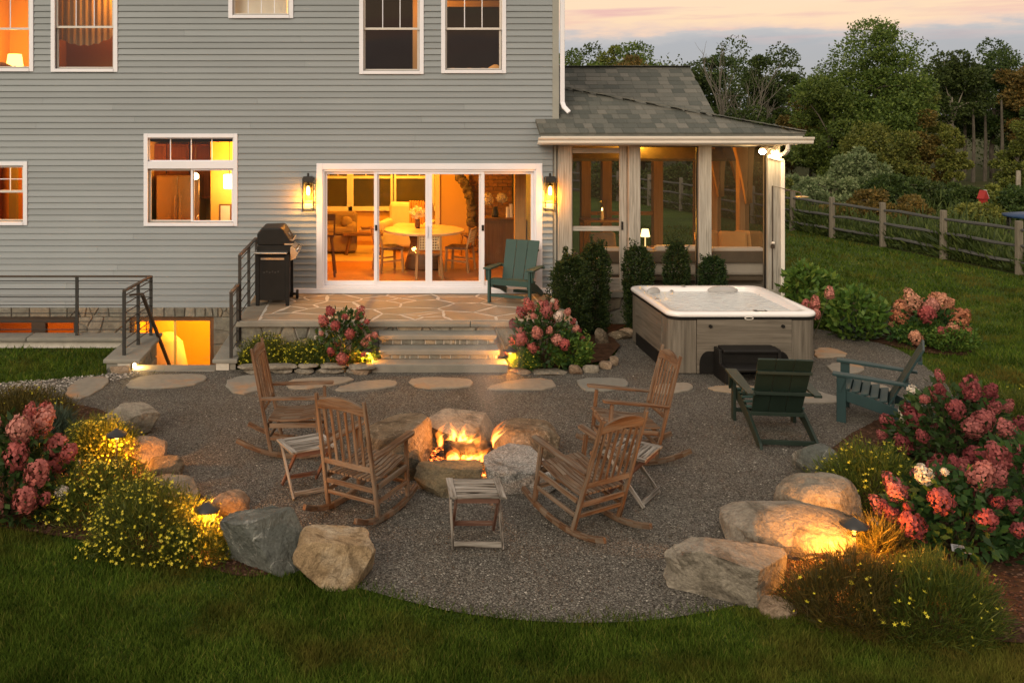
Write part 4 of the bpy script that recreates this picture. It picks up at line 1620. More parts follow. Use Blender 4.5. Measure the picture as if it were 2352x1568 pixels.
def shower():
    e = empty('outdoor_shower', (WX(1774, 15.93), FY - .075, PZ), 0, 'thin bronze outdoor shower pipe with brass rain head on the corner post', 'shower')
    z1 = WZ(427, 15.9) - PZ
    MB().tube([(0, 0, .02), (0, 0, z1), (.2, -.18, z1 - .06), (.33, -.3, z1 - .09), (.35, -.32, z1 - .13)], .011, 8).build('pipe', MAT['rail_wood'], e)
    MB().lathe([(.02, .02), (.1, .008), (.11, 0), (.02, -.003)][::-1], 20, (.35, -.32, z1 - .16)).build('shower_head', plain('brass', (.62, .38, .10), (.5, .3, .08), 5, .3, .5, .8), e)
    MB().box(-.03, .03, -.03, .015, .72, .78).build('valve', MAT['rail_wood'], e, bevel=.006)
    MB().lathe([(.025, 0), (.03, .015), (.02, .03)], 10, (.0, -.03, .8)).build('valve_handle', MAT['cream'], e)


shower()
# ================================================================== furniture outdoors
MAT['teak'] = wood('weathered_teak', [(.28, (.028, .012, .006)), (.5, (.090, .044, .020)), (.72, (.18, .108, .060))], 3, 38, .75, .8, .14, blot=(.15, .118, .088))
MAT['white_wood'] = wood('worn_white_wood', [(.38, (.03, .024, .018)), (.52, (.20, .18, .155)), (.74, (.38, .36, .33))], 2.2, 26, .8, .6, .06)
MAT['dark_leg'] = wood('worn_dark_leg', [(.3, (.06, .028, .02)), (.6, (.13, .07, .05)), (.8, (.36, .32, .29))], 3, 40, .8, .5, .06)
MAT['green_poly'] = plain('green_plastic_lumber', (.018, .052, .045), (.024, .062, .054), 5, .55, .35, bump=.15, bscale=90, vary=.05)
MAT['dkgreen_poly'] = plain('dark_green_plastic_lumber', (.009, .019, .013), (.012, .024, .017), 5, .55, .35, bump=.15, bscale=90, vary=.05)
MAT['teal_poly'] = plain('teal_plastic_lumber', (.010, .032, .034), (.013, .039, .041), 5, .55, .35, bump=.15, bscale=90, vary=.05)


def rocking_chair(label, loc, ang, group):
    e = empty('rocking_chair', loc, ang - R(90), label, 'rocking chair', group)
    T = MAT['teak']
    hw = .265
    Rr = 1.25
    yc = -.02

    def rock_z(y): return Rr - math.sqrt(Rr * Rr - (y - yc) ** 2)
    for s in (-1, 1):
        ys = [-.60 + 1.04 * i / 12 for i in range(13)]
        m = MB()
        for a, b in zip(ys[:-1], ys[1:]):
            m.bar((s * hw, a - .004, rock_z(a) + .027), (s * hw, b + .004, rock_z(b) + .027), .036, .05)
        m.build('rocker', T, e, bevel=.006)
        # rear post, straight and leaning
        p0, p1 = Vector((s * hw, -.235, rock_z(-.235) + .045)), Vector((s * (hw - .015), -.45, 1.13))
        m = MB(); m.bar(p0, p1, .037, .04, (0, 1, 0), .031, .03); m.build('back_post', T, e, bevel=.008)
        m = MB(); m.bar((s * hw, .27, rock_z(.27) + .045), (s * hw, .245, .615), .037, .04, (0, 1, 0), .035, .035); m.build('front_leg', T, e, bevel=.008)
        # arm
        ax = s * (hw + .012)
        m = MB()
        m.extr([(ax - .028, -.34, .60), (ax + .028, -.34, .60), (ax + .042, .12, .625), (ax + .045, .30, .635), (ax + .03, .345, .636), (ax - .03, .345, .636), (ax - .042, .30, .635), (ax - .036, .12, .625)], (0, 0, .026), (0, 1, 0))
        m.build('arm', T, e, bevel=.007)
        for z0, z1 in ((.335, .355), (.20, .215)):
            m = MB(); m.bar((s * hw, -.25, z0), (s * hw, .262, z1), .022, .05 if z0 > .3 else .036); m.build('side_stretcher', T, e, bevel=.005)
    for y, z, h in ((-.262, .20, .035), (-.285, .31, .045), (.262, .36, .055), (.265, .21, .035)):
        m = MB(); m.bar((-hw + .018, y, z), (hw - .018, y, z), .022, h); m.build('cross_stretcher', T, e, bevel=.005)
    # seat slats run front to back, slightly dished
    n = 11
    for i in range(n):
        x = -.225 + .45 * i / (n - 1)
        m = MB()
        pr = [(-.275, .385), (-.15, .378), (.05, .392), (.2, .42), (.285, .425), (.30, .41)]
        for (a, za), (b, zb) in zip(pr[:-1], pr[1:]):
            m.bar((x, a, za), (x, b + .002, zb), .036, .018)
        m.build('seat_slat', T, e, bevel=.003)

    def back(z): return -.235 - (z - .06) * (.215 / 1.07)
    m = MB(); m.bar((-hw + .015, back(.50), .50), (hw - .015, back(.50), .50), .024, .05); m.build('lower_rail', T, e, bevel=.005)
    # arched crest rail
    poly = []
    w = hw - .022
    for i in range(9):
        t = -1 + 2 * i / 8
        poly.append((t * w, 1.055 + .06 * (1 - t * t) + .006))
    poly += [(w, .985), (w * .5, 1.0), (0, 1.005), (-w * .5, 1.0), (-w, .985)]
    m = MB(); m.extr([(x, back(z) - .012, z) for x, z in poly], (0, .026, .005), (1, 0, 0)); m.build('crest_rail', T, e, bevel=.006)
    for i in range(6):
        x = -.185 + .37 * i / 5
        m = MB(); m.bar((x * .96, back(.52), .52), (x, back(1.0), 1.0), .027, .014, (0, 1, 0)); m.build('back_slat', T, e, bevel=.003)
    return e


ch = rocking_chair('wooden rocking chair with its slatted back to the lawn, near the beige boulder', (-.065, 8.52, .012), math.atan2(.85, .53), 'rocking chairs around the fire')
tilted = copy_tree(ch, (1.80, 8.32, .021), math.atan2(.86, -.5) - R(90), 'wooden rocking chair, slatted back to the lawn, beside the table nearest the tub')
tilted.rotation_euler = (R(7), 0, math.atan2(.86, -.5) - R(90))
t2 = copy_tree(ch, (2.62, 9.82, .014), math.atan2(-.06, -1) - R(90), 'wooden rocking chair in profile, on the hot tub side of the fire')
t2.rotation_euler[0] = R(3)
copy_tree(ch, (-.82, 10.02, .012), math.atan2(-.1, 1) - R(90), 'wooden rocking chair in profile, in front of the yellow flowers and stair')


def adirondack(label, loc, ang, matk, seatk, group='low plastic lumber garden chairs', armk=None):
    e = empty('adirondack_chair', loc, ang - R(90), label, 'chair', group)
    Mm = MAT[matk]
    for s in (-1, 1):
        m = MB(); m.bar((s * .335, .31, 0), (s * .335, .31, .545), .035, .10, (0, 1, 0)); m.build('front_leg', Mm, e, bevel=.004)
        # long side rail that becomes the rear leg
        x = s * .298
        poly = [(x, .30, .25), (x, .30, .375), (x, .0, .315), (x, -.25, .235), (x, -.66, .06), (x, -.70, 0), (x, -.56, 0), (x, -.20, .13)]
        m = MB(); m.extr([(p[0] - .016, p[1], p[2]) for p in poly], (.032, 0, 0), (0, 1, 0)); m.build('side_rail', Mm, e, bevel=.004)
        a = s * .35
        m = MB(); m.extr([(a - .065, .40, .548), (a + .065, .40, .548), (a + .065, .05, .535), (a + .05, -.46, .505), (a - .03, -.46, .505), (a - .065, .05, .535)], (0, 0, .028), (0, 1, 0)); m.build('arm', MAT[armk] if armk else Mm, e, bevel=.005)
        m = MB(); m.extr([(s * .375 - .014, .25, .545), (s * .375 - .014, .36, .545), (s * .375 - .014, .335, .40), (s * .375 - .014, .32, .36)], (.028, 0, 0)); m.build('arm_bracket', Mm, e)
    # seat slats
    ys = [(.26, .378), (.165, .362), (.07, .343), (-.025, .321), (-.12, .292)]
    for i, (y, z) in enumerate(ys):
        z2 = z - .017 - .003 * i
        m = MB(); m.bar((-.31, y, z), (.31, y, z), .084, .022, (0, .2, 1)); m.build('seat_slat', MAT[seatk], e, bevel=.004)
    m = MB(); m.bar((-.31, .312, .335), (.31, .312, .335), .022, .09); m.build('apron', Mm, e, bevel=.004)
    m = MB(); m.bar((-.315, .305, .12), (.315, .305, .12), .028, .05); m.build('front_stretcher', Mm, e, bevel=.004)
    m = MB(); m.bar((-.285, -.58, .05), (.285, -.58, .05), .03, .05); m.build('rear_stretcher', Mm, e, bevel=.004)
    # back: three wide boards
    b0, b1 = Vector((0, -.17, .24)), Vector((0, -.52, .93))
    d = (b1 - b0).normalized()
    nb = Vector((0, d.z, -d.y)) * -1
    for i in (-1, 0, 1):
        wa, wb_ = .172, .188
        m = MB(); m.bar(b0 + Vector((i * .178, 0, 0)), b1 + Vector((i * .194, 0, 0)), wa, .024, (0, 1, .5), wb_, .024); m.build('back_board', Mm, e, bevel=.004)
    for t, ww, hh in ((.80, .57, .045), (.42, .83, .05), (.03, .58, .06)):
        p = b0.lerp(b1, t) - Vector((0, .034, .017))
        m = MB(); m.bar(p - Vector((ww / 2, 0, 0)), p + Vector((ww / 2, 0, 0)), .045 if t > .1 else .03, hh * .75); m.build('back_cross_bar', Mm, e, bevel=.004)
    return e


adirondack('dark green adirondack chair with its back to the lawn, facing the hot tub', (4.52, 10.66, .012), R(83), 'dkgreen_poly', 'green_poly')
adirondack('blue-green adirondack chair seen from the side at the gravel edge near the side lawn', (5.88, 11.05, .012), R(150), 'teal_poly', 'teal_poly')
adirondack('green adirondack chair on the raised patio in front of the sliding door', (2.30, 15.36, PT), R(246), 'green_poly', 'green_poly')


def folding_table(label, loc, ang):
    e = empty('folding_table', loc, ang, label, 'side table', 'white folding tables around the fire')
    W, Dk = MAT['white_wood'], MAT['dark_leg']
    h = .455
    hs = .205
    for s in (-1, 1):
        m = MB(); m.box(s * hs - .03, s * hs + .03, -hs, hs, h - .02, h, (0, 1, 0)); m.build('end_board', W, e, bevel=.003)
    for i in range(5):
        y = -.166 + .083 * i
        m = MB(); m.box(-hs + .032, hs - .032, y - .031, y + .031, h - .018, h - .002); m.build('top_slat', W, e, bevel=.003)
    for s in (-1, 1):
        m = MB(); m.bar((s * .205, .17, h - .022), (s * .205, -.185, .012), .02, .034, (0, 1, 0)); m.build('outer_leg', W, e, bevel=.003)
        m = MB(); m.bar((s * .175, -.17, h - .022), (s * .175, .20, .012), .02, .034, (0, 1, 0)); m.build('inner_leg', Dk, e, bevel=.003)
    m = MB(); m.box(-.195, .195, -.185, -.165, .03, .075); m.build('foot_rail', W, e, bevel=.003)
    m = MB(); m.box(-.165, .165, .155, .175, .06, .10); m.build('foot_rail', Dk, e, bevel=.003)
    m = MB(); m.box(-.17, .17, -.185, -.165, h - .06, h - .022); m.box(-.17, .17, .165, .185, h - .06, h - .022); m.build('under_rail', Dk, e)
    return e


ft = folding_table('small white slatted folding table standing alone in front of the fire', (.85, 7.87, .012), 0)
copy_tree(ft, (-.645, 8.95, .012), R(-64 + 90), 'small white slatted folding table between the two rocking chairs on the flower bed side')
copy_tree(ft, (2.42, 8.78, .012), R(54), 'small white slatted folding table between the two rocking chairs on the hot tub side')


# ---- grill
def grill():
    D0 = 14.92
    x0, x1 = WX(587, D0), WX(664, D0)
    e = empty('gas_grill', (x0, D0, PT), 0, 'black gas barbecue grill with closed lid beside the railing', 'grill')
    w = x1 - x0
    B = MAT['black']
    dp = .78
    for x in (0.0, w - .06):
        for y in (0.0, dp - .06):
            m = MB(); m.box(x, x + .06, y, y + .06, 0, .82); m.build('leg', B, e, bevel=.006)
    m = MB(); m.box(.058, w - .058, .012, .03, .09, .80); m.build('side_panel', B, e, bevel=.004)
    m = MB(); m.box(.03, w - .03, .06, dp, .1, .80); m.build('cabinet', B, e, bevel=.01)
    for i in range(6):
        m = MB(); m.box(.12 + i * .045, .145 + i * .045, .008, .0118, .52 + .012 * (i % 2), .545 + .012 * (i % 2)); m.build('vent', MAT['iron'], e)
    m = MB(); m.box(.08, w - .08, .004, .03, .735, .765); m.build('panel_grip', MAT['steel'], e)
    m = MB(); m.extr([(-.02, 0, .80), (w - .02, 0, .80), (w - .02, 0, .86), (.02, 0, .86)], (0, -.0, 0)) if False else m.box(-.02, w - .03, -.06, .24, .83, .86); m.build('side_shelf', MAT['steel'], e, bevel=.008)
    # firebox and control panel (profile in xz)
    m = MB(); m.extr([(.0, .1, .82), (w, .1, .82), (w + .03, .1, .95), (.02, .1, .95)], (0, dp - .12, 0)); m.build('firebox', B, e, bevel=.01)
    m = MB(); m.extr([(w + .005, .1, .70), (w + .10, .1, .74), (w + .14, .1, .83), (w + .03, .1, .93), (w + .005, .1, .93)], (0, dp - .12, 0)); m.build('control_panel', MAT['steel'], e, bevel=.006)
    for y in (.2, .38, .56):
        m = MB(); m.tube([(w + .09, y, .85), (w + .14, y, .895)], .03, 14); m.build('knob', MAT['steel'], e)
    # lid
    m = MB(); m.extr([(.02, .08, .952), (w + .03, .08, .952), (w + .03, .08, .99), (w - .10, .08, 1.20), (w - .14, .08, 1.235), (.08, .08, 1.225), (.01, .08, 1.14)], (0, dp - .08, 0)); lid = m.build('lid', B, e, bevel=.022)
    m = MB(); m.tube([(w + .05, .14, 1.03), (w + .05, dp - .06, 1.03)], .014, 10); m.build('lid_handle', MAT['steel'], lid)
    for y in (.16, dp - .08):
        m = MB(); m.bar((w + .0, y, 1.03), (w + .05, y, 1.03), .02, .02); m.build('handle_bracket', MAT['steel'], lid)
    m = MB(); m.tube([(w - .04, .4, 1.09), (w - .022, .4, 1.10)], .035, 16); m.build('thermometer', MAT['steel'], lid)
    m = MB(); m.box(w - .08, w + .06, .078, .085, .96, .985); m.build('lid_trim', MAT['steel'], e)
    for y in (.62,):
        m = MB(); m.tube([(w + .06, y, .075), (w + .10, y, .075)], .075, 18); m.build('wheel', B, e, bevel=.008)
    m = MB(); m.box(w - .05, w + .06, .6, .64, .055, .095); m.build('axle', B, e)


grill()


# ---- hot tub
def rrect(w, d, r, n=8):
    pts = []
    for cx_, cy_, a0 in ((w / 2 - r, d / 2 - r, 0), (-w / 2 + r, d / 2 - r, 90), (-w / 2 + r, -d / 2 + r, 180), (w / 2 - r, -d / 2 + r, 270)):
        for i in range(n + 1):
            a = R(a0 + 90 * i / n)
            pts.append((cx_ + r * math.cos(a), cy_ + r * math.sin(a)))
    return pts


def rings(mb, lst, close_top=True):
    """stack rounded outlines: lst of (pts, z)"""
    b = len(mb.v)
    n = len(lst[0][0])
    for pts, z in lst:
        mb.v += [(p[0], p[1], z) for p in pts]
    for i in range(len(lst) - 1):
        for k in range(n):
            k2 = (k + 1) % n
            mb.face((b + i * n + k, b + i * n + k2, b + (i + 1) * n + k2, b + (i + 1) * n + k), [(0, 0)] * 4)
    if close_top:
        e = b + (len(lst) - 1) * n
        mb.face(tuple(e + k for k in range(n)), [(0, 0)] * n)


MAT['tub_wood'] = wood('tub_panel_wood', [(.25, (.068, .058, .045)), (.5, (.135, .117, .093)), (.8, (.20, .175, .142))], 1.3, 22, .6, .25, .05)
MAT['acrylic'] = plain('white_acrylic', (.80, .79, .79), (.76, .75, .75), 3, .18, .5, bump=.0, coat=.3)
MAT['pillow_grey'] = plain('grey_pillow', (.36, .35, .34), (.32, .31, .3), 5, .6, .3)


def hot_tub():
    w, d, h = 2.08, 2.06, .86
    cx_, cy_ = 5.10, 12.9 + d / 2
    e = empty('hot_tub', (cx_, cy_, .012), 0, 'square white hot tub with grey wood-look cabinet, filled with water', 'hot tub')
    r = .17
    zt = .76
    # dark inner core
    m = MB(); rings(m, [(rrect(w - .1, d - .1, r - .04), .0), (rrect(w - .1, d - .1, r - .04), zt)], False); m.build('base', MAT['black'], e)
    # corner panels, vertical grain
    for sx in (-1, 1):
        for sy in (-1, 1):
            m = MB()
            P = []
            for i in range(9):
                a = R(90 * i / 8)
                P.append((sx * (w / 2 - .02 - r + r * math.cos(a)), sy * (d / 2 - .02 - r + r * math.sin(a))))
            x_in, y_in = sx * (w / 2 - .02 - .36), sy * (d / 2 - .02 - .36)
            P = [(sx * (w / 2 - .02), y_in)] + P + [(x_in, sy * (d / 2 - .02))]
            Q = [(p[0] - sx * .05, p[1] - sy * .05) for p in P]
            Q[0] = (P[0][0] - sx * .05, P[0][1]); Q[-1] = (P[-1][0], P[-1][1] - sy * .05)
            poly = P + Q[::-1]
            m.extr([(p[0], p[1], .015) for p in poly], (0, 0, zt - .03), (1, 0, 0))
            # vertical grain: swap uv of the side faces
            for k in range(len(m.uv)):
                if len(m.uv[k]) == 4: m.uv[k] = [(v, u) for u, v in m.uv[k]]
            m.build('corner_panel', MAT['tub_wood'], e)
    hw_, hd = w / 2 - .026, d / 2 - .026
    ln = w / 2 - .02 - .365
    # side panels: three planks each, horizontal grain
    for sgn, axis in ((-1, 'y'), (1, 'y'), (-1, 'x'), (1, 'x')):
        hgt = (zt - .02) / 4
        for i in range(4):
            z0 = .02 + i * hgt
            z1 = z0 + hgt - .003
            L_ = ln - .003
            m = MB()
            if axis == 'y':
                if sgn < 0 and i < 2:
                    # arched dark opening at the foot of the front
                    zz = .012 if i == 0 else .0
                    pass
                m.box(-L_, L_, sgn * hd - .02, sgn * hd + .02, z0, z1, (1, 0, 0))
            else:
                m.box(sgn * hw_ - .02, sgn * hw_ + .02, -L_, L_, z0, z1, (0, 1, 0))
            m.build('plank', MAT['tub_wood'], e)
    # dark arched sheet proud of the planks; black stands in for the shaded recess
    A = [(-.62, .012)]
    for i in range(7):
        a = R(90 * i / 6)
        A.append((-.62 + .12 + -.0 - .0 + (-.12 + .12 * (1 - math.cos(a))) + 0.0, .14 + .18 * math.sin(a)))
    A += [(.50, .32)]
    for i in range(7):
        a = R(90 * i / 6)
        A.append((.50 + .12 * math.sin(a), .14 + .18 * math.cos(a)))
    A += [(.62, .012)]
    m = MB(); m.extr([(x, -hd - .028, z) for x, z in A], (0, .01, 0)); m.build('painted_recess', MAT['black'], e)
    m = MB(); m.box(-hw_ - .0285, -hw_ - .02, -.6, .6, .012, .2); m.build('painted_recess', MAT['black'], e)
    # black band below the shell
    m = MB(); rings(m, [(rrect(w - .02, d - .02, r), zt - .01), (rrect(w + .005, d + .005, r + .01), zt + .005), (rrect(w + .005, d + .005, r + .01), zt + .032), (rrect(w - .02, d - .02, r), zt + .036)], False); m.build('trim_band', MAT['black'], e, smooth=False)
    # shell: rim rolls over and drops into the bowl
    m = MB()
    ww, dd = w + .02, d + .02
    def rr(o, rad): return rrect(ww - 2 * o, dd - 2 * o, max(rad, .05))
    rings(m, [(rr(.01, r + .02), zt + .034), (rr(.0, r + .025), zt + .05), (rr(.004, r + .025), zt + .075), (rr(.02, r + .02), zt + .092), (rr(.05, r), zt + .098),
              (rr(.13, r), zt + .095), (rr(.16, r), zt + .085), (rr(.20, r), zt + .05), (rr(.27, r), zt + .0), (rr(.36, r), zt - .06), (rr(.46, r), zt - .08), (rr(.52, r), zt - .30)])
    m.build('shell', MAT['acrylic'], e, smooth=True)
    # raised seat back at the far side with moulded lumbar ribs
    for x in (-.55, 0, .5):
        m = MB(); m.lathe([(.16, -.3), (.17, -.05), (.12, .03), (.03, .05)], 14, (x, d / 2 - .33, zt - .03), 1.4, .6); m.build('moulded_seat', MAT['acrylic'], e, smooth=True)
    m = MB(); m.lathe([(.17, -.3), (.18, -.05), (.13, .03), (.03, .05)], 14, (w / 2 - .34, .1, zt - .05), .6, 1.6); m.build('moulded_seat', MAT['acrylic'], e, smooth=True)
    m = MB(); m.lathe([(.17, -.3), (.18, -.05), (.13, .03), (.03, .05)], 14, (-w / 2 + .34, -.2, zt - .06), .6, 1.6); m.build('moulded_seat', MAT['acrylic'], e, smooth=True)
    # pillows
    for x, y, rz, sx in ((.38, d / 2 - .235, 0, 1.2), (-.74, d / 2 - .34, R(40), .75)):
        m = MB(); m.lathe([(.17, -.05), (.2, -.01), (.19, .02), (.12, .04)], 16, (0, 0, 0), sx, .34); m.build('pillow', MAT['pillow_grey'], e, smooth=True, loc=(x, y, zt + .06), rot=(R(55), 0, rz))
    # jets
    for x, y, z in ((-.42, d / 2 - .222, zt + .03), (-.2, d / 2 - .12, zt + .103), (-.92, -.1, zt + .1), (.2, d / 2 - .26, zt - .0), (.85, .5, zt + .02)):
        m = MB(); m.lathe([(.032, 0), (.034, .008), (.018, .012), (.012, .002)], 14); m.build('jet', MAT['steel'], e, loc=(x, y, z), rot=(R(60) if z < zt + .09 else 0, 0, 0))
    # water
    mw, nt, out = nodes('tub_water')
    v = coords(nt, 'Object')
    g = nt.nodes.new('ShaderNodeBsdfPrincipled'); g.inputs['Base Color'].default_value = (.80, .82, .83, 1); g.inputs['Roughness'].default_value = .12
    g.inputs['IOR'].default_value = 1.33
    b = nt.nodes.new('ShaderNodeBump'); b.inputs['Strength'].default_value = .9; b.inputs['Distance'].default_value = .05
    nt.links.new(ntex(nt, v, 7, 4, .5, .8), b.inputs['Height']); nt.links.new(b.outputs[0], g.inputs['Normal'])
    t = nt.nodes.new('ShaderNodeBsdfTransparent'); t.inputs[0].default_value = (.86, .93, .95, 1)
    mx = nt.nodes.new('ShaderNodeMixShader'); mx.inputs[0].default_value = .6
    nt.links.new(t.outputs[0], mx.inputs[1]); nt.links.new(g.outputs[0], mx.inputs[2]); nt.links.new(mx.outputs[0], out.inputs['Surface'])
    pts = rr(.212, r)
    m = MB(); b0 = len(m.v); m.v += [(p[0], p[1], zt + .035) for p in pts]; m.face(tuple(range(len(pts))), [(0, 0)] * len(pts)); m.build('water', mw, e)
    # control display and badge
    m = MB(); m.box(.16, .34, -d / 2 + .05, -d / 2 + .12, zt + .099, zt + .106); m.build('control_panel', MAT['black'], e, bevel=.004)
    m = MB(); m.box(.21, .31, -d / 2 + .062, -d / 2 + .108, zt + .1062, zt + .1075); m.build('display', plain('display', (.55, .55, .52), (.5, .5, .48), 5, .3), e)
    m = MB(); m.lathe([(.062, 0), (.062, .006)], 24, (0, 0, 0), 1, .38); bd = m.build('badge', MAT['cream'], e, loc=(.06, -d / 2 - .004, zt + .018), rot=(R(90), 0, 0))
    m = MB(); m.lathe([(.05, 0), (.05, .002)], 24, (0, 0, .006), 1, .28); m.build('badge_face', MAT['black'], bd)
    for x in (-.47, .53):
        m = MB(); m.tube([(x, -hd - .02, .665), (x, -hd - .045, .665)], .024, 12); m.build('knob', MAT['black'], e)


hot_tub()


def tub_step():
    e = empty('tub_steps', (5.08, 12.42, .012), 0, 'black plastic two-tier steps against the hot tub', 'steps')
    B = MAT['black']
    w = .40
    for s in (-1, 1):
        m = MB(); m.extr([(s * w - .02, 0, 0), (s * w - .02, .44, 0), (s * w - .02, .44, .40), (s * w - .02, .24, .40), (s * w - .02, .22, .22), (s * w - .02, .0, .20)], (.04, 0, 0)); m.build('side_panel', B, e, bevel=.006)
    m = MB()
    m.extr([(-w + .03, .2, .36), (w - .03, .2, .36), (w - .03, .43, .385), (-w + .03, .43, .385)], (0, 0, .04)); m.build('tread', B, e, bevel=.012)
    m = MB()
    m.extr([(-w + .03, -.02, .165), (w - .03, -.02, .165), (w - .03, .25, .18), (-w + .03, .25, .18)], (0, 0, .04)); m.build('tread', B, e, bevel=.012)
    m = MB(); m.box(-w + .02, w - .02, .26, .28, .2, .36); m.build('riser', B, e)


tub_step()

# ================================================================== boulders
RK = {
    'grey': rockmat('grey_green_rock', (.075, .085, .075), (.13, .14, .125), (.20, .205, .18), vein=(.42, .42, .38), scale=1.6),
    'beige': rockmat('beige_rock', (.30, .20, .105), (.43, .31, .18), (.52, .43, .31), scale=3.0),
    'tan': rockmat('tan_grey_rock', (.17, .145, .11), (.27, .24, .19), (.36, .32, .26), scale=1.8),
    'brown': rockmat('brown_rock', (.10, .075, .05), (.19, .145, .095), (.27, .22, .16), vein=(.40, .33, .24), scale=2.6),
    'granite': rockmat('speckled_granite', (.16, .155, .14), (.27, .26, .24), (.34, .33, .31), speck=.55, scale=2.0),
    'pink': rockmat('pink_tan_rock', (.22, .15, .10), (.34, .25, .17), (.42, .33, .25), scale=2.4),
    'olive': rockmat('olive_brown_rock', (.055, .06, .05), (.13, .11, .075), (.22, .17, .10), scale=2.2),
}


def rock_mesh(rx, ry, rz, seed, matk, sub=4, facets=9, flat=.72, rough=.05, cuts=(), boxy=.7):
    bm = bmesh.new()
    bmesh.ops.create_icosphere(bm, subdivisions=sub, radius=1.0)
    V = np.array([v.co[:] for v in bm.verts])
    rg = np.random.default_rng(seed)
    # boxy swelling so that boulders are blocks, not balls
    V = np.sign(V) * np.abs(V) ** boxy
    off = Vector(rg.uniform(-20, 20, 3))
    for i, p in enumerate(V):
        V[i] = p * (1 + noise.fractal(Vector(p) * 1.3 + off, 1.0, 2.0, 4) * rough * 2.2)
    for k in range(facets):
        n = rg.normal(0, 1, 3); n[2] *= .8; n /= np.linalg.norm(n)
        d = rg.uniform(flat - .1, flat + .2)
        over = V @ n - d
        V -= np.where(over > 0, over, 0)[:, None] * n * .95
    for n, d in cuts:
        n = np.array(n, float); n /= np.linalg.norm(n)
        over = V @ n - d
        V -= np.where(over > 0, over, 0)[:, None] * n * .98
    for i, p in enumerate(V):     # fine relief on the broken faces
        q = Vector(p)
        b = (noise.ridged_multi_fractal(q * 2.8 + off, 1.0, 2.1, 5, 1.0, 2.0) - 1.2) * rough * .3
        V[i] = p * (1 + noise.fractal(q * 5 + off, .9, 2.1, 4) * rough * .35 + b)
    lo, hi = V.min(0), V.max(0)
    V = (V - (lo + hi) / 2) / ((hi - lo) / 2)
    V *= np.array([rx, ry, rz])
    for v, p in zip(bm.verts, V): v.co = p
    me = bpy.data.meshes.new('rock')
    bm.to_mesh(me); bm.free()
    me.polygons.foreach_set('use_smooth', [True] * len(me.polygons))
    me.set_sharp_from_angle(angle=R(24))
    me.materials.append(RK[matk])
    return me


def boulder(name, bbox, depth, matk, label, seed, group=None, sub=4, facets=9, flat=.72, rough=.05, rz=0.0, sink=.3, cuts=(), zbase=0.0, cat='boulder', boxy=.7):
    px0, py0, px1, py1 = bbox
    H = CAMH - zbase
    D0 = H * FPX / (py1 - CY)
    D = D0
    for _ in range(6):
        w = (px1 - px0) * D / FPX
        ry = w * depth / 2
        D = D0 + ry * .86
    h = CAMH - (py0 - CY) * (D + ry * .35) / FPX - zbase
    h = max(h, .05)
    sk = h * sink
    me = rock_mesh(w / 2, ry, (h + sk) / 2, seed, matk, sub, facets, flat, rough, cuts, boxy)
    x = ((px0 + px1) / 2 - CX) * D / FPX
    o = inst(name, me, None, (x, D, zbase + (h - sk) / 2), (0, 0, rz))
    return tag(o, label, cat, group)


BG = 'boulders edging the gravel'
boulder('boulder', (222, 922, 368, 1012), .8, 'tan', 'tan boulder behind the yellow flowers, nearest the stepping stones', 1, BG, rz=.1)
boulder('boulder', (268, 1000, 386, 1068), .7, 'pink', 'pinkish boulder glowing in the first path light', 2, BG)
boulder('boulder', (328, 1048, 422, 1104), .8, 'brown', 'small brown boulder between the glowing boulder and the flowers', 3, BG)
boulder('boulder', (340, 1088, 456, 1165), .8, 'tan', 'rounded grey-tan boulder half hidden by yellow flowers', 4, BG)
boulder('boulder', (466, 1120, 574, 1190), .7, 'pink', 'low pinkish boulder behind the grey angular boulder', 5, BG)
boulder('boulder', (508, 1156, 704, 1322), .85, 'grey', 'large angular grey-green boulder with white veins', 26, BG, 5, facets=6, flat=.68, boxy=.58, rough=.08, cuts=(((-.5, -.75, -.3), .55), ((.55, -.6, .35), .6), ((-.1, .1, 1), .8)))
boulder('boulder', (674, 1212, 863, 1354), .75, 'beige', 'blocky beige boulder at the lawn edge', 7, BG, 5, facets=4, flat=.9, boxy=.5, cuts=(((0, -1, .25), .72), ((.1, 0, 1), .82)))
boulder('boulder', (1530, 1218, 1814, 1400), .8, 'tan', 'big angular tan boulder at the lawn edge with a dark split face', 18, BG, 5, facets=6, flat=.75, boxy=.66, rough=.08, cuts=(((-.5, -.85, -.1), .52), ((.7, -.65, -.05), .5), ((.36, -.05, 1), .70)))
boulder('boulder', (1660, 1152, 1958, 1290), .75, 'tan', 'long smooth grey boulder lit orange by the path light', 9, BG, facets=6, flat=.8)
boulder('boulder', (1784, 1084, 1975, 1222), .7, 'tan', 'smooth tan boulder in front of the red hydrangeas', 10, BG, facets=6, flat=.78)
boulder('boulder', (1826, 1016, 1925, 1105), .8, 'grey', 'pale grey boulder at the bed corner behind the dark green chair', 11, BG)
boulder('cobble', (1742, 1366, 1824, 1420), .9, 'pink', 'small rounded pinkish stone beside the big angular boulder', 12, None, 3, 5, .85)

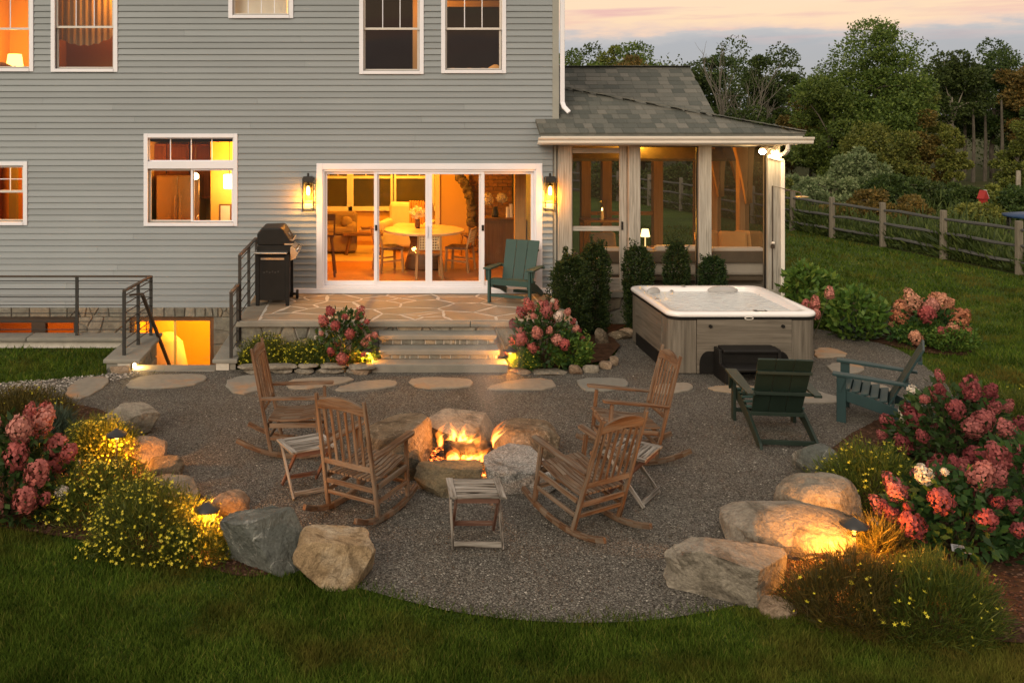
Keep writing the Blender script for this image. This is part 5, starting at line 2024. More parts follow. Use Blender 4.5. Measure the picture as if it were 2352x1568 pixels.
FG = 'rough stones ringing the fire'
fk = dict(group=FG, facets=6, flat=.72, boxy=.45, rough=.06)
boulder('fire_ring_stone', (832, 962, 996, 1092), 1.05, 'brown', 'broad flat brown stone of the fire ring beside the near rocking chair', 31, cuts=(((-.1, 0, 1), .45), ((-.35, -.1, 1), .55)), **fk)
boulder('fire_ring_stone', (978, 946, 1142, 1040), .75, 'tan', 'tall grey stone at the back of the fire ring', 32, cuts=(((0, -.35, 1), .6),), **fk)
boulder('fire_ring_stone', (1126, 965, 1284, 1062), .85, 'brown', 'brown stone of the fire ring behind the speckled one, in the smoke', 33, **fk)
boulder('fire_ring_stone', (1108, 1032, 1286, 1136), .8, 'granite', 'speckled pale granite stone at the front of the fire ring', 34, cuts=(((.1, -.2, 1), .6),), **fk)
boulder('fire_ring_stone', (950, 1056, 1108, 1144), .62, 'olive', 'dark mossy stone at the front of the fire ring', 35, cuts=(((0, -1, .1), .7), ((0, 0, 1), .75)), **fk)
boulder('fire_ring_stone', (870, 1032, 968, 1108), .8, 'olive', 'small dark stone between the broad brown and the mossy ring stones', 36, **fk)


# ---- fire: logs, embers, flames
def fire():
    c = G(1068, 1062)
    fx, fy = .93, 9.62
    MAT['char'] = plain('charred_log', (.012, .010, .009), (.05, .042, .036), 22, .95, .1, bump=1.0, bscale=70)
    m, nt, out = nodes('embers')
    v = coords(nt, 'Object', objrand=False)
    n = ntex(nt, v, 26, 4, .6)
    col = ramp(nt, n, [(.45, (.01, .008, .006)), (.6, (1, .16, .02)), (.75, (1, .5, .1))])
    st = ramp(nt, n, [(.5, (0, 0, 0)), (.7, (1, 1, 1))])
    p = finish(nt, out, (.02, .018, .016), .95, .1)
    nt.links.new(col, p.inputs['Emission Color'])
    ml = nt.nodes.new('ShaderNodeMath'); ml.operation = 'MULTIPLY'; ml.inputs[1].default_value = 5
    nt.links.new(st, ml.inputs[0]); nt.links.new(ml.outputs[0], p.inputs['Emission Strength'])
    MAT['ember'] = m
    me = rock_mesh(.45, .40, .07, 41, 'olive', 4, 3, .9, .12)
    me.materials.clear(); me.materials.append(MAT['ember'])
    tag(inst('ember_bed', me, None, (fx, fy, .03)), 'bed of glowing embers and ash under the burning logs', 'embers')
    for i, (p0, p1, r_, lab) in enumerate((((-.22, -.08, .20), (.26, -.05, .185), .07, 'charred upper log lying across the fire'),
                                           ((-.27, -.02, .06), (.12, .22, .09), .06, 'charred log at the back of the fire'),
                                           ((.02, -.18, .06), (.30, .1, .08), .05, 'short charred log end poking from the flames'),
                                           ((-.25, .1, .06), (.2, -.16, .07), .055, 'charred lower log crossing under the flames'))):
        mb = MB()
        a, b = Vector(p0), Vector(p1)
        n = 9
        mb.tube([tuple(a.lerp(b, k / (n - 1)) + Vector((0, 0, .006 * math.sin(k * 2.1 + i)))) for k in range(n)], [r_ * (1 + .07 * math.sin(k * 1.9 + i * 2)) for k in range(n)], 12)
        o = mb.build('log', MAT['char'], None, smooth=True)
        o.location = (fx, fy, 0)
        tag(o, lab, 'log', 'logs in the fire')
    fl = empty('campfire_flames', (fx, fy, .05), 0, 'bright orange and yellow flames leaping from the logs', 'fire')

    def vol(name, col, s):
        m, nt, out = nodes(name)
        e = nt.nodes.new('ShaderNodeEmission'); e.inputs[0].default_value = (*col, 1); e.inputs[1].default_value = s
        nt.links.new(e.outputs[0], out.inputs['Volume'])
        return m
    vo = vol('flame_outer', (1.0, .20, .018), 16)
    vi = vol('flame_inner', (1.0, .44, .085), 52)
    rg = random.Random(12)
    tongues = []
    for k in range(23):          # upper row licking over the top log
        x = -.27 + .6 * rg.random()
        tongues.append((x, rg.uniform(-.1, .08), .185 + rg.uniform(-.04, .03), rg.uniform(.10, .22) + (.11 if x > .2 else 0) + (.08 if -.18 < x < -.06 else 0), rg.uniform(-.05, .09) + (.08 if x > .15 else 0)))
    for k in range(22):          # lower row between the logs
        tongues.append((-.22 + .42 * rg.random(), rg.uniform(-.26, -.1), rg.uniform(.03, .08), rg.uniform(.11, .2), rg.uniform(-.05, .07)))
    for k in range(7):           # spill at the front corner
        tongues.append((rg.uniform(.2, .3), rg.uniform(-.34, -.22), rg.uniform(-.04, .02), rg.uniform(.12, .24), rg.uniform(-.02, .04)))
    for i, (x, y, z, h, lean) in enumerate(tongues):
        fat = rg.uniform(.034, .07)
        for k, (mat, sc_) in enumerate(((vo, 1.0), (vi, .6))):
            if k and i % 3 == 0: continue
            mb = MB()
            pts, rad = [], []
            n = 12
            ph = i * 1.7
            hh = h * (1.0 if k == 0 else .7)
            for j in range(n):
                t = j / (n - 1)
                pts.append((x + lean * t * t + .035 * math.sin(t * 6 + ph) * t, y + .025 * math.sin(t * 5 + ph * 1.3) * t, z - .02 + hh * t))
                rad.append(max(.0015, fat * sc_ * (math.sin(math.pi * min(1, t * .9 + .14)) ** 1.1) * (1 - t * .8) * (1 + .25 * math.sin(t * 9 + ph))))
            mb.tube(pts, rad, 8, .7)
            mb.build('flame_tongue', mat, fl, smooth=True)
    pt('fire_light', (fx + .02, fy - .03, .36), 26, (1, .34, .06), .05)
    pt('fire_light', (fx + .05, fy - .22, .20), 10, (1, .34, .06), .05)
    # thin smoke drifting to the back: density fades towards the rim of the plume
    m, nt, out = nodes('smoke')
    pv = nt.nodes.new('ShaderNodeVolumePrincipled')
    pv.inputs['Color'].default_value = (.75, .78, .82, 1)
    v = coords(nt, 'Object', objrand=False)
    n = ntex(nt, v, 1.9, 3, .55, .8)
    ln = nt.nodes.new('ShaderNodeVectorMath'); ln.operation = 'LENGTH'; nt.links.new(v, ln.inputs[0])
    fo = nt.nodes.new('ShaderNodeMapRange'); fo.inputs['From Min'].default_value = .95; fo.inputs['From Max'].default_value = .1
    nt.links.new(ln.outputs['Value'], fo.inputs['Value'])
    dn = nt.nodes.new('ShaderNodeMapRange'); dn.inputs['From Min'].default_value = .4; dn.inputs['From Max'].default_value = .75
    dn.inputs['To Max'].default_value = 1.1
    nt.links.new(n, dn.inputs['Value'])
    ml = nt.nodes.new('ShaderNodeMath'); ml.operation = 'MULTIPLY'
    nt.links.new(dn.outputs[0], ml.inputs[0]); nt.links.new(fo.outputs[0], ml.inputs[1]); nt.links.new(ml.outputs[0], pv.inputs['Density'])
    nt.links.new(pv.outputs[0], out.inputs['Volume'])
    mb = MB(); mb.lathe([(.02, -1), (.5, -.87), (.87, -.5), (1, 0), (.87, .5), (.5, .87), (.02, 1)], 20)
    o = mb.build('smoke', m, None); o.location = (fx + .45, fy + 1.35, .80)
    o.scale = (.42, .45, 1.35); o.rotation_euler = (R(-62), R(10), 0)
    tag(o, 'thin blue-grey smoke drifting off the fire', 'smoke', None, 'stuff')


fire()


# ---- path lights
def path_light(px, py_cap, py_base, label, energy=4.0, hidden_d=None):
    x, y = G(px, py_base)
    h = CAMH - (py_cap - CY) * y / FPX
    e = empty('path_light', (x, y, 0), 0, label, 'path light', 'path lights in the beds')
    energy *= 15
    MB().lathe([(.012, 0), (.012, h - .03)], 10).build('stake', MAT['iron'], e)
    MB().lathe([(.105, -.035), (.106, -.03), (.05, 0), (.02, .02), (.006, .03)], 24, (0, 0, h)).build('hat', MAT['iron'], e, smooth=True)
    MB().lathe([(.014, -.075), (.018, -.07), (.018, -.035), (.012, -.03)], 12, (0, 0, h)).build('lamp', emis('path_glow', (1, .45, .08), 8), e)
    pt('path_lamp', (x, y, h - .115), energy, (1, .34, .035), .03, e)


path_light(475, 1160, 1265, 'dark hat-shaped path light glowing beside the grey angular boulder', 8)
path_light(268, 990, 1092, 'dark hat-shaped path light among yellow flowers above the pinkish boulder', 4.5)
path_light(1962, 1196, 1318, 'dark hat-shaped path light glowing on the long smooth boulder', 9.5)
path_light(843, 800, 846, 'small path light hidden in flowers on the grill side of the steps', 4.2)
path_light(1172, 800, 852, 'small path light hidden in flowers on the porch side of the steps', 4.2)

# ================================================================== stepping stones, edging
SS = [
    ([(145, 905), (182, 872), (248, 868), (250, 888), (190, 922), (165, 918)], 'grey-green stepping stone nearest the side lawn'),
    ([(285, 884), (335, 864), (465, 863), (480, 874), (435, 892), (300, 898)], 'long rust-brown stepping stone in front of the stair well'),
    ([(509, 882), (555, 866), (603, 866), (606, 896), (545, 914)], 'grey stepping stone with a rusty corner behind the far rocking chair'),
    ([(655, 884), (680, 873), (800, 869), (817, 877), (720, 896), (665, 898)], 'long tan stepping stone right of the far rocking chair back'),
    ([(763, 898), (822, 880), (890, 876), (916, 881), (905, 894), (790, 904)], 'slim tan stepping stone, second from the bottom step corner'),
    ([(930, 877), (985, 870), (1080, 874), (1088, 884), (1075, 894), (965, 898)], 'long brown stepping stone straight in front of the steps'),
    ([(1108, 896), (1180, 876), (1265, 871), (1282, 898), (1150, 900)], 'pale pink stepping stone in front of the hydrangea by the steps'),
    ([(1322, 873), (1430, 871), (1448, 886), (1425, 898), (1350, 903), (1330, 892)], 'two-tone blue-grey stepping stone before the small edging boulders'),
    ([(1500, 888), (1560, 883), (1588, 885), (1594, 898), (1545, 908), (1500, 906)], 'small tan stepping stone behind the profile rocking chair'),
    ([(1618, 897), (1650, 889), (1740, 892), (1800, 900), (1790, 912), (1700, 908)], 'blue-grey stepping stone in front of the tub steps'),
    ([(1790, 912), (1860, 897), (1946, 922), (1940, 929), (1830, 930)], 'blue stepping stone beside the dark green chair'),
    ([(1870, 802), (1915, 803), (1957, 820), (1900, 825), (1870, 824)], 'grey stepping stone at the hot tub corner nearest the house'),
    ([(1893, 838), (1960, 838), (1992, 850), (1965, 862), (1915, 862)], 'tan stepping stone between hot tub corner and blue-green chair'),
    ([(1924, 882), (1985, 878), (2055, 896), (2035, 908), (1960, 900)], 'pinkish stepping stone under the blue-green chair'),
]
for k, (poly, lab) in enumerate(SS):
    g = [G(*p) for p in poly]
    cx_ = sum(p[0] for p in g) / len(g); cy_ = sum(p[1] for p in g) / len(g)
    loc = [(p[0] - cx_, p[1] - cy_) for p in g]
    me = stone_mesh(smooth_poly(loc, 1), .035, .012, lambda u, v, o: (u, v, o), MAT['stepping'], .02)
    tag(inst('stepping_stone', me, None, (cx_, cy_, .0)), lab, 'stepping stone', 'stepping stones across the gravel')

# stacked flat stones holding the bed beside the steps
rg_ = random.Random(9)
flat = []
x = 560
i = 0
while x < 800:
    wpx = rg_.uniform(42, 74)
    flat.append((x, x + wpx, 0)); x += wpx + 2
x = 545
while x < 805:
    wpx = rg_.uniform(45, 78)
    flat.append((x, x + wpx, 1)); x += wpx + 2
for (a, b, lev) in flat:
    D = 13.0 + .02 * lev + rg_.uniform(-.03, .03)
    w = (b - a) * D / FPX
    me = rock_mesh(w / 2, .11, .032, rg_.randrange(9999), 'tan', 3, 5, .8, .04)
    tag(inst('flat_stone', me, None, (((a + b) / 2 - CX) * D / FPX, D, .035 + .062 * lev), (0, 0, rg_.uniform(-.08, .08))),
        'flat tan stone stacked in the low edging under the yellow flowers by the steps', 'stone', 'flat edging stones by the steps')
boulder('edging_stone', (805, 838, 858, 862), .9, 'pink', 'rounded pinkish stone against the bottom step on the grill side', 61, None, 3, zbase=0)
boulder('edging_stone', (1170, 846, 1222, 862), .8, 'pink', 'low flat stone touching the bottom step on the porch side', 62, None, 3)
boulder('edging_stone', (1222, 848, 1305, 864), .7, 'tan', 'long low stone under the large hydrangea by the steps', 63, None, 3)
boulder('edging_stone', (1306, 836, 1338, 862), .9, 'pink', 'first round stone of the three below the green fern-like plant', 64, None, 3)
boulder('edging_stone', (1336, 834, 1376, 858), .9, 'tan', 'middle round stone of the three below the green fern-like plant', 65, None, 3)
boulder('edging_stone', (1376, 828, 1406, 850), .9, 'pink', 'last round stone of the three below the green fern-like plant', 66, None, 3)
boulder('edging_stone', (1400, 816, 1421, 842), .9, 'pink', 'upright round stone ending the bed edging nearest the hot tub', 67, None, 3)
boulder('edging_stone', (1364, 752, 1400, 796), .7, 'brown', 'brown stone beside the trunk of the tall evergreen', 68, None, 3)
boulder('edging_stone', (1396, 757, 1452, 782), .7, 'brown', 'brown rubble stone below the porch beside the hot tub', 69, None, 3)
boulder('edging_stone', (1420, 752, 1466, 772), .7, 'pink', 'reddish stone tucked under the porch by the tub corner', 70, None, 3)
boulder('edging_stone', (253, 838, 300, 860), .7, 'pink', 'low brown stone at the foot of the stair cap beside the lawn', 71, None, 3)
# plant tag lying in the mulch
e = empty('plant_tag', (*G(2210, 1282), .03), R(-25), 'white plant tag leaning in the mulch below the red hydrangea', 'plant tag')
m = MB(); m.box(-.07, .07, -.004, 0, .02, .09); m.build('card', MAT['white'], e, rot=(R(-62), 0, 0))
m = MB(); m.tube([(0, 0, 0), (0, .02, .1)], .003, 6); m.build('stake', MAT['steel'], e)
for k in range(3):
    m = MB(); m.box(-.055, .04 - k * .02, -.0052, -.0042, .04 + k * .015, .046 + k * .015); m.build('print', MAT['iron'], e, rot=(R(-62), 0, 0))
# ================================================================== plants
MAT['leaf_hyd'] = foliage('hydrangea_leaf', [(0, (.017, .038, .012)), (.5, (.032, .072, .017)), (1, (.065, .123, .029))])
MAT['leaf_core'] = foliage('coreopsis_leaf', [(0, (.038, .056, .010)), (.6, (.074, .104, .015)), (1, (.158, .160, .025))])
MAT['leaf_dry'] = foliage('dry_coreopsis_leaf', [(0, (.043, .043, .012)), (.6, (.080, .065, .014)), (1, (.160, .109, .026))])
MAT['petal_yellow'] = foliage('yellow_petal', [(0, (.42, .36, .02)), (.6, (.60, .50, .03)), (1, (.68, .58, .08))], trans=.2)
MAT['leaf_box'] = foliage('boxwood_leaf', [(0, (.012, .026, .010)), (.6, (.026, .052, .014)), (1, (.065, .094, .023))])
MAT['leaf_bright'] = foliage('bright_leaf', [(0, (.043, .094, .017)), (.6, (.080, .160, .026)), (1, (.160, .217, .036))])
MAT['leaf_sage'] = foliage('sage_leaf', [(0, (.036, .055, .036)), (.6, (.065, .094, .061)), (1, (.102, .131, .087))])
MAT['stem'] = plain('plant_stem', (.05, .04, .02), (.035, .03, .014), 10, .8)


def petalmat(name, a, b, c):
    m, nt, out = nodes(name)
    ge = nt.nodes.new('ShaderNodeNewGeometry')
    oi = nt.nodes.new('ShaderNodeObjectInfo')
    c1 = ramp(nt, oi.outputs['Random'], [(0, a), (.5, b), (1, c)])
    c2 = ramp(nt, ge.outputs['Random Per Island'], [(0, (.62, .58, .58)), (.7, (1, 1, 1)), (1, (1.35, 1.3, 1.2))])
    col = mixc(nt, 1.0, c1, c2, 'MULTIPLY')
    p = nt.nodes.new('ShaderNodeBsdfPrincipled'); nt.links.new(col, p.inputs['Base Color']); p.inputs['Roughness'].default_value = .7
    p.inputs['Specular IOR Level'].default_value = .15
    t = nt.nodes.new('ShaderNodeBsdfTranslucent'); nt.links.new(col, t.inputs[0])
    mx = nt.nodes.new('ShaderNodeMixShader'); mx.inputs[0].default_value = .2
    nt.links.new(p.outputs[0], mx.inputs[1]); nt.links.new(t.outputs[0], mx.inputs[2]); nt.links.new(mx.outputs[0], out.inputs['Surface'])
    return m


MAT['petal_pink'] = petalmat('pink_petal', (.36, .085, .085), (.46, .15, .13), (.55, .27, .22))
MAT['petal_red'] = petalmat('dusky_red_petal', (.20, .044, .052), (.29, .078, .080), (.38, .135, .125))
MAT['petal_peach'] = petalmat('peach_petal', (.44, .16, .085), (.52, .22, .12), (.58, .30, .20))
MAT['petal_white'] = petalmat('white_hydrangea_petal', (.60, .56, .46), (.70, .66, .56), (.66, .56, .50))


def sphere_pts(n, rg):
    v = rg.normal(0, 1, (n, 3))
    return v / np.linalg.norm(v, axis=1)[:, None]


def head_mesh(seed, mat, cone=1.35):
    rg = np.random.default_rng(seed)
    n = 260
    N = sphere_pts(n, rg)
    P = N * rg.uniform(.72, 1.04, n)[:, None]
    P[:, 2] *= cone
    P[:, :2] *= (1 - .22 * np.clip(P[:, 2], -1, 1.3))[:, None]
    P *= .5
    # each floret: rhombus lying almost on the surface
    T = np.cross(N, rg.normal(0, 1, (n, 3))); T /= np.linalg.norm(T, axis=1)[:, None]
    B = np.cross(N, T)
    s = rg.uniform(.075, .115, n)[:, None]
    T = T + N * rg.normal(0, .3, (n, 1)); B = B + N * rg.normal(0, .3, (n, 1))
    V = np.stack([P - T * s, P + B * s * .9, P + T * s, P - B * s * .9], 1).reshape(-1, 3)
    F = np.arange(4 * n).reshape(n, 4)
    return np_mesh('flower_head', V, F, mat)


HEADS = {k: [head_mesh(s, MAT[k], c) for s, c in ((1, 1.5), (2, 1.15), (3, 1.3))] for k in ('petal_pink', 'petal_red', 'petal_peach', 'petal_white')}


def stems_mesh(base, tips, r=.006):
    mb = MB()
    for t in tips:
        b = Vector(base) + Vector((t[0] * .12, t[1] * .12, 0))
        t = Vector(t)
        mid = b.lerp(t, .5) + Vector((t.x * .08, t.y * .08, .05))
        mb.tube([tuple(b), tuple(mid), tuple(t)], [r, r * .8, r * .6], 5, cap=False)
    return mb


def hydrangea(loc, rx, ry, h, heads, label, seed, mats=('petal_pink',), hs=.13, group='hydrangeas', tilt=(0, 0), nleaf=900, lsize=.10, top=None, spots=None):
    """heads: how many flower heads over the dome"""
    e = empty('hydrangea', loc, 0, label, 'hydrangea', group)
    rg = np.random.default_rng(seed)
    # foliage through the whole dome
    n = nleaf
    N = sphere_pts(n, rg); N[:, 2] = np.abs(N[:, 2])
    rad = rg.uniform(.35, 1.0, n) ** .6
    P = N * rad[:, None] * np.array([rx * .95, ry * .95, h * .92])
    P[:, 2] = np.maximum(P[:, 2], .05) + rg.uniform(-.03, .05, n)
    V, F = leaves(P, N, rg.uniform(.7, 1.25, n) * lsize, rg.uniform(.45, .6, n) * lsize, rg, .75, .25)
    o = inst('foliage', np_mesh('hydrangea_foliage', V, F, MAT['leaf_hyd']), e); o['kind'] = 'stuff'
    # flower heads spread over the outside
    rg2 = random.Random(seed)
    tips = []
    k = 0
    tries = 0
    while k < heads and tries < 4000:
        tries += 1
        a = rg2.uniform(0, 2 * math.pi); u = rg2.uniform(.12, .98)
        zz = u; rr = math.sqrt(max(0, 1 - zz * zz))
        p = Vector((rx * rr * math.cos(a), ry * rr * math.sin(a), h * zz))
        if rg2.random() < .25: p *= rg2.uniform(.75, .95)
        if any((p - q).length < hs * .82 for q in tips): continue
        if p.z < .14: continue
        tips.append(p); k += 1
        mk = rg2.choice(mats)
        me = rg2.choice(HEADS[mk])
        s = hs * rg2.uniform(.55, 1.4) * (.75 if mk == 'petal_white' else 1)
        out = Vector((p.x / max(rx, .01), p.y / max(ry, .01), .9))
        q = out.to_track_quat('Z', 'Y').to_euler()
        inst('flower_head', me, e, p, q, (s, s, s * rg2.uniform(.85, 1.15)))
    stems_mesh((0, 0, 0), tips, .005).build('stem', MAT['stem'], e)
    return e


def mound(name, loc, rx, ry, h, label, seed, nleaf=7000, nfl=420, leafk='leaf_core', flk='petal_yellow', fs=.034, ll=.075, lw=.006, group=None, cat='flowers', fz=.0):
    """fine-leaved flowering mound"""
    e = empty(name, loc, 0, label, cat, group)
    rg = np.random.default_rng(seed)
    n = nleaf
    N = sphere_pts(n, rg); N[:, 2] = np.abs(N[:, 2])
    lump = 1 + .14 * np.sin(N[:, 0] * 7 + seed) * np.cos(N[:, 1] * 6 + seed * 2) + rg.normal(0, .05, n)
    rad = rg.uniform(.25, 1.0, n) ** .5 * lump
    P = N * rad[:, None] * np.array([rx, ry, h])
    P[:, 2] = np.maximum(P[:, 2], .01)
    up = N * .7 + np.array([0, 0, .7])
    V, F = leaves(P, up, rg.uniform(.6, 1.3, n) * ll, lw * rg.uniform(.7, 1.6, n), rg, .55)
    o = inst('foliage', np_mesh('mound_foliage', V, F, MAT[leafk]), e); o['kind'] = 'stuff'
    if nfl:
        m = int(nfl * 1.9)
        N = sphere_pts(m, rg); N[:, 2] = np.abs(N[:, 2]) + fz
        N /= np.linalg.norm(N, axis=1)[:, None]
        pk = .5 + .5 * np.sin(N[:, 0] * 9 + seed * 3) * np.sin(N[:, 1] * 8 + N[:, 2] * 7 + seed)
        N = N[rg.uniform(0, 1, m) < .25 + .9 * pk]; m = len(N)
        lump = 1.03 + .14 * np.sin(N[:, 0] * 7 + seed) * np.cos(N[:, 1] * 6 + seed * 2) + rg.normal(0, .05, m)
        P = N * lump[:, None] * np.array([rx, ry, h])
        P[:, 2] = np.maximum(P[:, 2], .04)
        face = N * .5 + np.array([0, -.25, .8]) + rg.normal(0, .3, (m, 3))
        face /= np.linalg.norm(face, axis=1)[:, None]
        T = np.cross(face, rg.normal(0, 1, (m, 3))); T /= np.linalg.norm(T, axis=1)[:, None]
        B = np.cross(face, T)
        s = (fs * .5 * rg.uniform(.5, 1.25, m))[:, None]
        VV = []
        for j in range(10):      # five-petalled outline
            a = 2 * math.pi * j / 10
            rr = 1.0 if j % 2 == 0 else .42
            VV.append(P + (T * math.cos(a) + B * math.sin(a)) * s * rr + face * s * (.25 if j % 2 == 0 else 0))
        V = np.stack(VV, 1).reshape(-1, 3)
        o = inst('blossoms', np_mesh('blossoms', V, np.arange(10 * m).reshape(m, 10), MAT[flk]), e); o['kind'] = 'stuff'
    return e


def bush(name, loc, rx, ry, h, label, seed, leafk='leaf_box', nleaf=5000, ls=.035, group=None, shape='column', cat='shrub', trunk=True):
    e = empty(name, loc, 0, label, cat, group)
    rg = np.random.default_rng(seed)
    n = nleaf
    t = rg.uniform(0, 1, n)
    a = rg.uniform(0, 2 * math.pi, n)
    if shape == 'column':
        prof = np.where(t < .12, .55 + t * 3.2, np.where(t > .72, np.sqrt(np.clip(1 - ((t - .72) / .29) ** 2, 0, 1)), .94 + .06 * np.sin(t * 9)))
    else:
        prof = np.sqrt(np.clip(1 - (2 * t * .92 - .84) ** 2, 0, 1))
    lump = 1 + .2 * np.sin(a * 3 + t * 8 + seed) * np.sin(a * 5 + seed) + rg.normal(0, .07, n)
    r_ = np.sqrt(rg.uniform(.2, 1, n)) * prof * lump
    P = np.stack([rx * r_ * np.cos(a), ry * r_ * np.sin(a), t * h], 1)
    spike = rg.uniform(0, 1, n) < .1
    P[spike, 2] += rg.uniform(0, .06 * h, spike.sum())
    N = np.stack([np.cos(a), np.sin(a), np.full(n, .8)], 1)
    ns = n // 5          # stray shoots break the outline
    sh = rg.integers(0, 46, ns)
    sa, sz = rg.uniform(0, 2 * math.pi, 46), rg.uniform(.25, .97, 46)
    sl = rg.uniform(.05, .16, 46) * (1.4 if shape == 'column' else 1)
    tt = rg.uniform(0, 1, ns)
    sr = np.interp(sz[sh], [0, .12, .72, .9, 1], [.6, .92, .95, .75, .1]) * (1 + tt * .12)
    P[:ns] = np.stack([rx * sr * np.cos(sa[sh]), ry * sr * np.sin(sa[sh]), sz[sh] * h + tt * sl[sh]], 1) + rg.normal(0, .008, (ns, 3))
    V, F = leaves(P, N, rg.uniform(.7, 1.3, n) * ls, rg.uniform(.4, .6, n) * ls, rg, .6)
    o = inst('foliage', np_mesh('bush_foliage', V, F, MAT[leafk]), e); o['kind'] = 'stuff'
    if trunk:
        tips = [(rx * .5 * math.cos(k), ry * .5 * math.sin(k), h * (.6 + .05 * k)) for k in range(5)]
        stems_mesh((0, 0, 0), tips, .01).build('stem', MAT['stem'], e)
    return e


# --- hydrangeas
def at(px, py, z=0.0): return (*G(px, py), z)


hydrangea((*G(30, 1180), .02), .62, .45, .92, 32, 'pink hydrangea spilling in from the picture edge beside yellow flowers', 101, ('petal_pink', 'petal_pink', 'petal_pink', 'petal_pink', 'petal_pink', 'petal_white'), .175, nleaf=1300)
hydrangea((-.42, 13.3, .05), .52, .30, .86, 20, 'pink hydrangea between yellow flowers and the stone steps', 102, ('petal_pink', 'petal_pink', 'petal_pink', 'petal_white'), .125, nleaf=800, lsize=.09)
hydrangea((2.42, 13.3, .05), .56, .34, .92, 32, 'large dusky pink hydrangea between the stone steps and tall evergreens', 103, ('petal_pink', 'petal_red', 'petal_pink', 'petal_red', 'petal_white'), .13, nleaf=1100, lsize=.09)
hydrangea((*G(2190, 1075), .02), .72, .55, .92, 46, 'large dusky red hydrangea behind the blue-green chair', 104, ('petal_red', 'petal_red', 'petal_red', 'petal_red', 'petal_red', 'petal_red', 'petal_white'), .15, nleaf=1500)
hydrangea((*G(2200, 1262), .02), .66, .42, .70, 34, 'dusky red hydrangea with white heads above the plant tag', 105, ('petal_red', 'petal_pink', 'petal_red', 'petal_red', 'petal_white'), .14, nleaf=1300)
hydrangea((*G(2390, 1230), .02), .6, .5, .95, 30, 'dusky red hydrangea cut by the picture edge', 106, ('petal_red',), .15, nleaf=1200)
hydrangea((*G(2135, 790), .02), .62, .45, .72, 24, 'peach hydrangea alone on the side lawn', 107, ('petal_peach', 'petal_peach', 'petal_peach', 'petal_pink'), .19, nleaf=900)
# --- yellow coreopsis
CG = 'yellow coreopsis mounds'
mound('coreopsis', (*G(232, 1062), .02), .42, .34, .42, 'yellow coreopsis mound around the first path light', 201, 7000, 330, group=CG)
mound('coreopsis', (*G(240, 1190), .02), .52, .38, .46, 'yellow coreopsis mound in front of the pink hydrangea', 202, 9000, 400, group=CG)
mound('coreopsis', (*G(345, 1262), .02), .52, .38, .52, 'yellow coreopsis mound spilling to the lawn beside the second path light', 203, 10000, 420, group=CG)
mound('coreopsis', (*G(455, 1285), .02), .30, .22, .30, 'low yellow coreopsis clump at the foot of the grey angular boulder', 204, 4000, 150, group=CG)
mound('coreopsis', (-1.52, 13.28, .05), .42, .22, .40, 'yellow coreopsis at the foot of the short railing', 205, 6000, 260, group=CG)
mound('coreopsis', (-.95, 13.26, .05), .42, .22, .32, 'yellow coreopsis between the railing clump and pink hydrangea', 206, 5000, 200, group=CG)
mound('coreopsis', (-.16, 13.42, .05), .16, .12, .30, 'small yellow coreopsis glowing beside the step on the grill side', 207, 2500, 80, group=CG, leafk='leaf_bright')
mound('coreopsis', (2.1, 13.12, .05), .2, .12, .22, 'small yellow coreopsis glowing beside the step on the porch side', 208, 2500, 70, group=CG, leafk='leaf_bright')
mound('coreopsis', (*G(2000, 1150), .02), .50, .42, .48, 'dark coreopsis mound with sparse yellow flowers below the blue-green chair', 209, 9000, 170, group=CG)
mound('coreopsis', (*G(1965, 1420), .02), .48, .36, .40, 'fine-leaved coreopsis in the glow of the path light', 210, 11000, 40, 'leaf_dry', group=CG, ll=.10, lw=.004)
mound('coreopsis', (*G(2140, 1440), .02), .50, .36, .42, 'dark feathery coreopsis with a few yellow flowers at the lawn edge', 211, 12000, 45, group=CG, ll=.10, lw=.004)
mound('coreopsis', (*G(50, 962), .02), .62, .42, .32, 'faded brownish coreopsis mound beside the pale gravel path', 212, 9000, 90, 'leaf_dry', group=CG)
mound('coreopsis', (*G(2340, 985), .02), .7, .5, .4, 'dark leafy mound with few yellow flowers at the lawn corner', 213, 6000, 40, group=CG)
mound('ornamental_grass', (*G(2020, 1285), .02), .20, .12, .22, 'short dry grass tuft lit orange beside the path light', 214, 900, 0, 'leaf_dry', ll=.2, lw=.005, cat='grass tuft')
mound('lavender', (*G(115, 1035), .02), .34, .26, .36, 'grey-green lavender clump behind the pink hydrangea', 215, 3500, 0, 'leaf_sage', ll=.14, lw=.008, cat='plant')
# --- evergreens at the porch
bush('columnar_evergreen', (3.14, 14.85, .02), .30, .27, 1.30, 'tall dark columnar evergreen in front of the porch corner post', 301, nleaf=17000, ls=.042)
bush('columnar_evergreen', (3.57, 15.2, .02), .24, .22, 1.46, 'slimmer columnar evergreen close behind the tallest dark one', 302, nleaf=13000, ls=.042)
bush('columnar_evergreen', (4.38, 15.55, .02), .24, .2, 1.36, 'bushy evergreen behind the hot tub nearest the screen door', 303, nleaf=10000, ls=.042)
bush('columnar_evergreen', (5.02, 15.55, .02), .2, .18, 1.42, 'pointed evergreen behind the middle of the hot tub', 304, nleaf=9000, ls=.042)
bush('columnar_evergreen', (5.62, 15.55, .02), .21, .18, 1.2, 'smallest evergreen behind the hot tub', 305, nleaf=9000, ls=.042)
bush('evergreen_sprig', (2.88, 15.3, .02), .07, .07, .8, 'thin dark sprig beside the tall evergreen', 306, nleaf=350, ls=.045, cat='plant')
bush('fern_plant', (2.78, 13.25, .05), .30, .2, .36, 'bright green feathery plant beside the large hydrangea by the steps', 307, 'leaf_bright', 2600, .06, shape='round', cat='plant')
bush('leafy_shrub', (7.35, 15.9, .02), .42, .5, .95, 'bright yellow-green leafy shrub behind the hot tub corner', 308, 'leaf_bright', 1500, .13, shape='round')
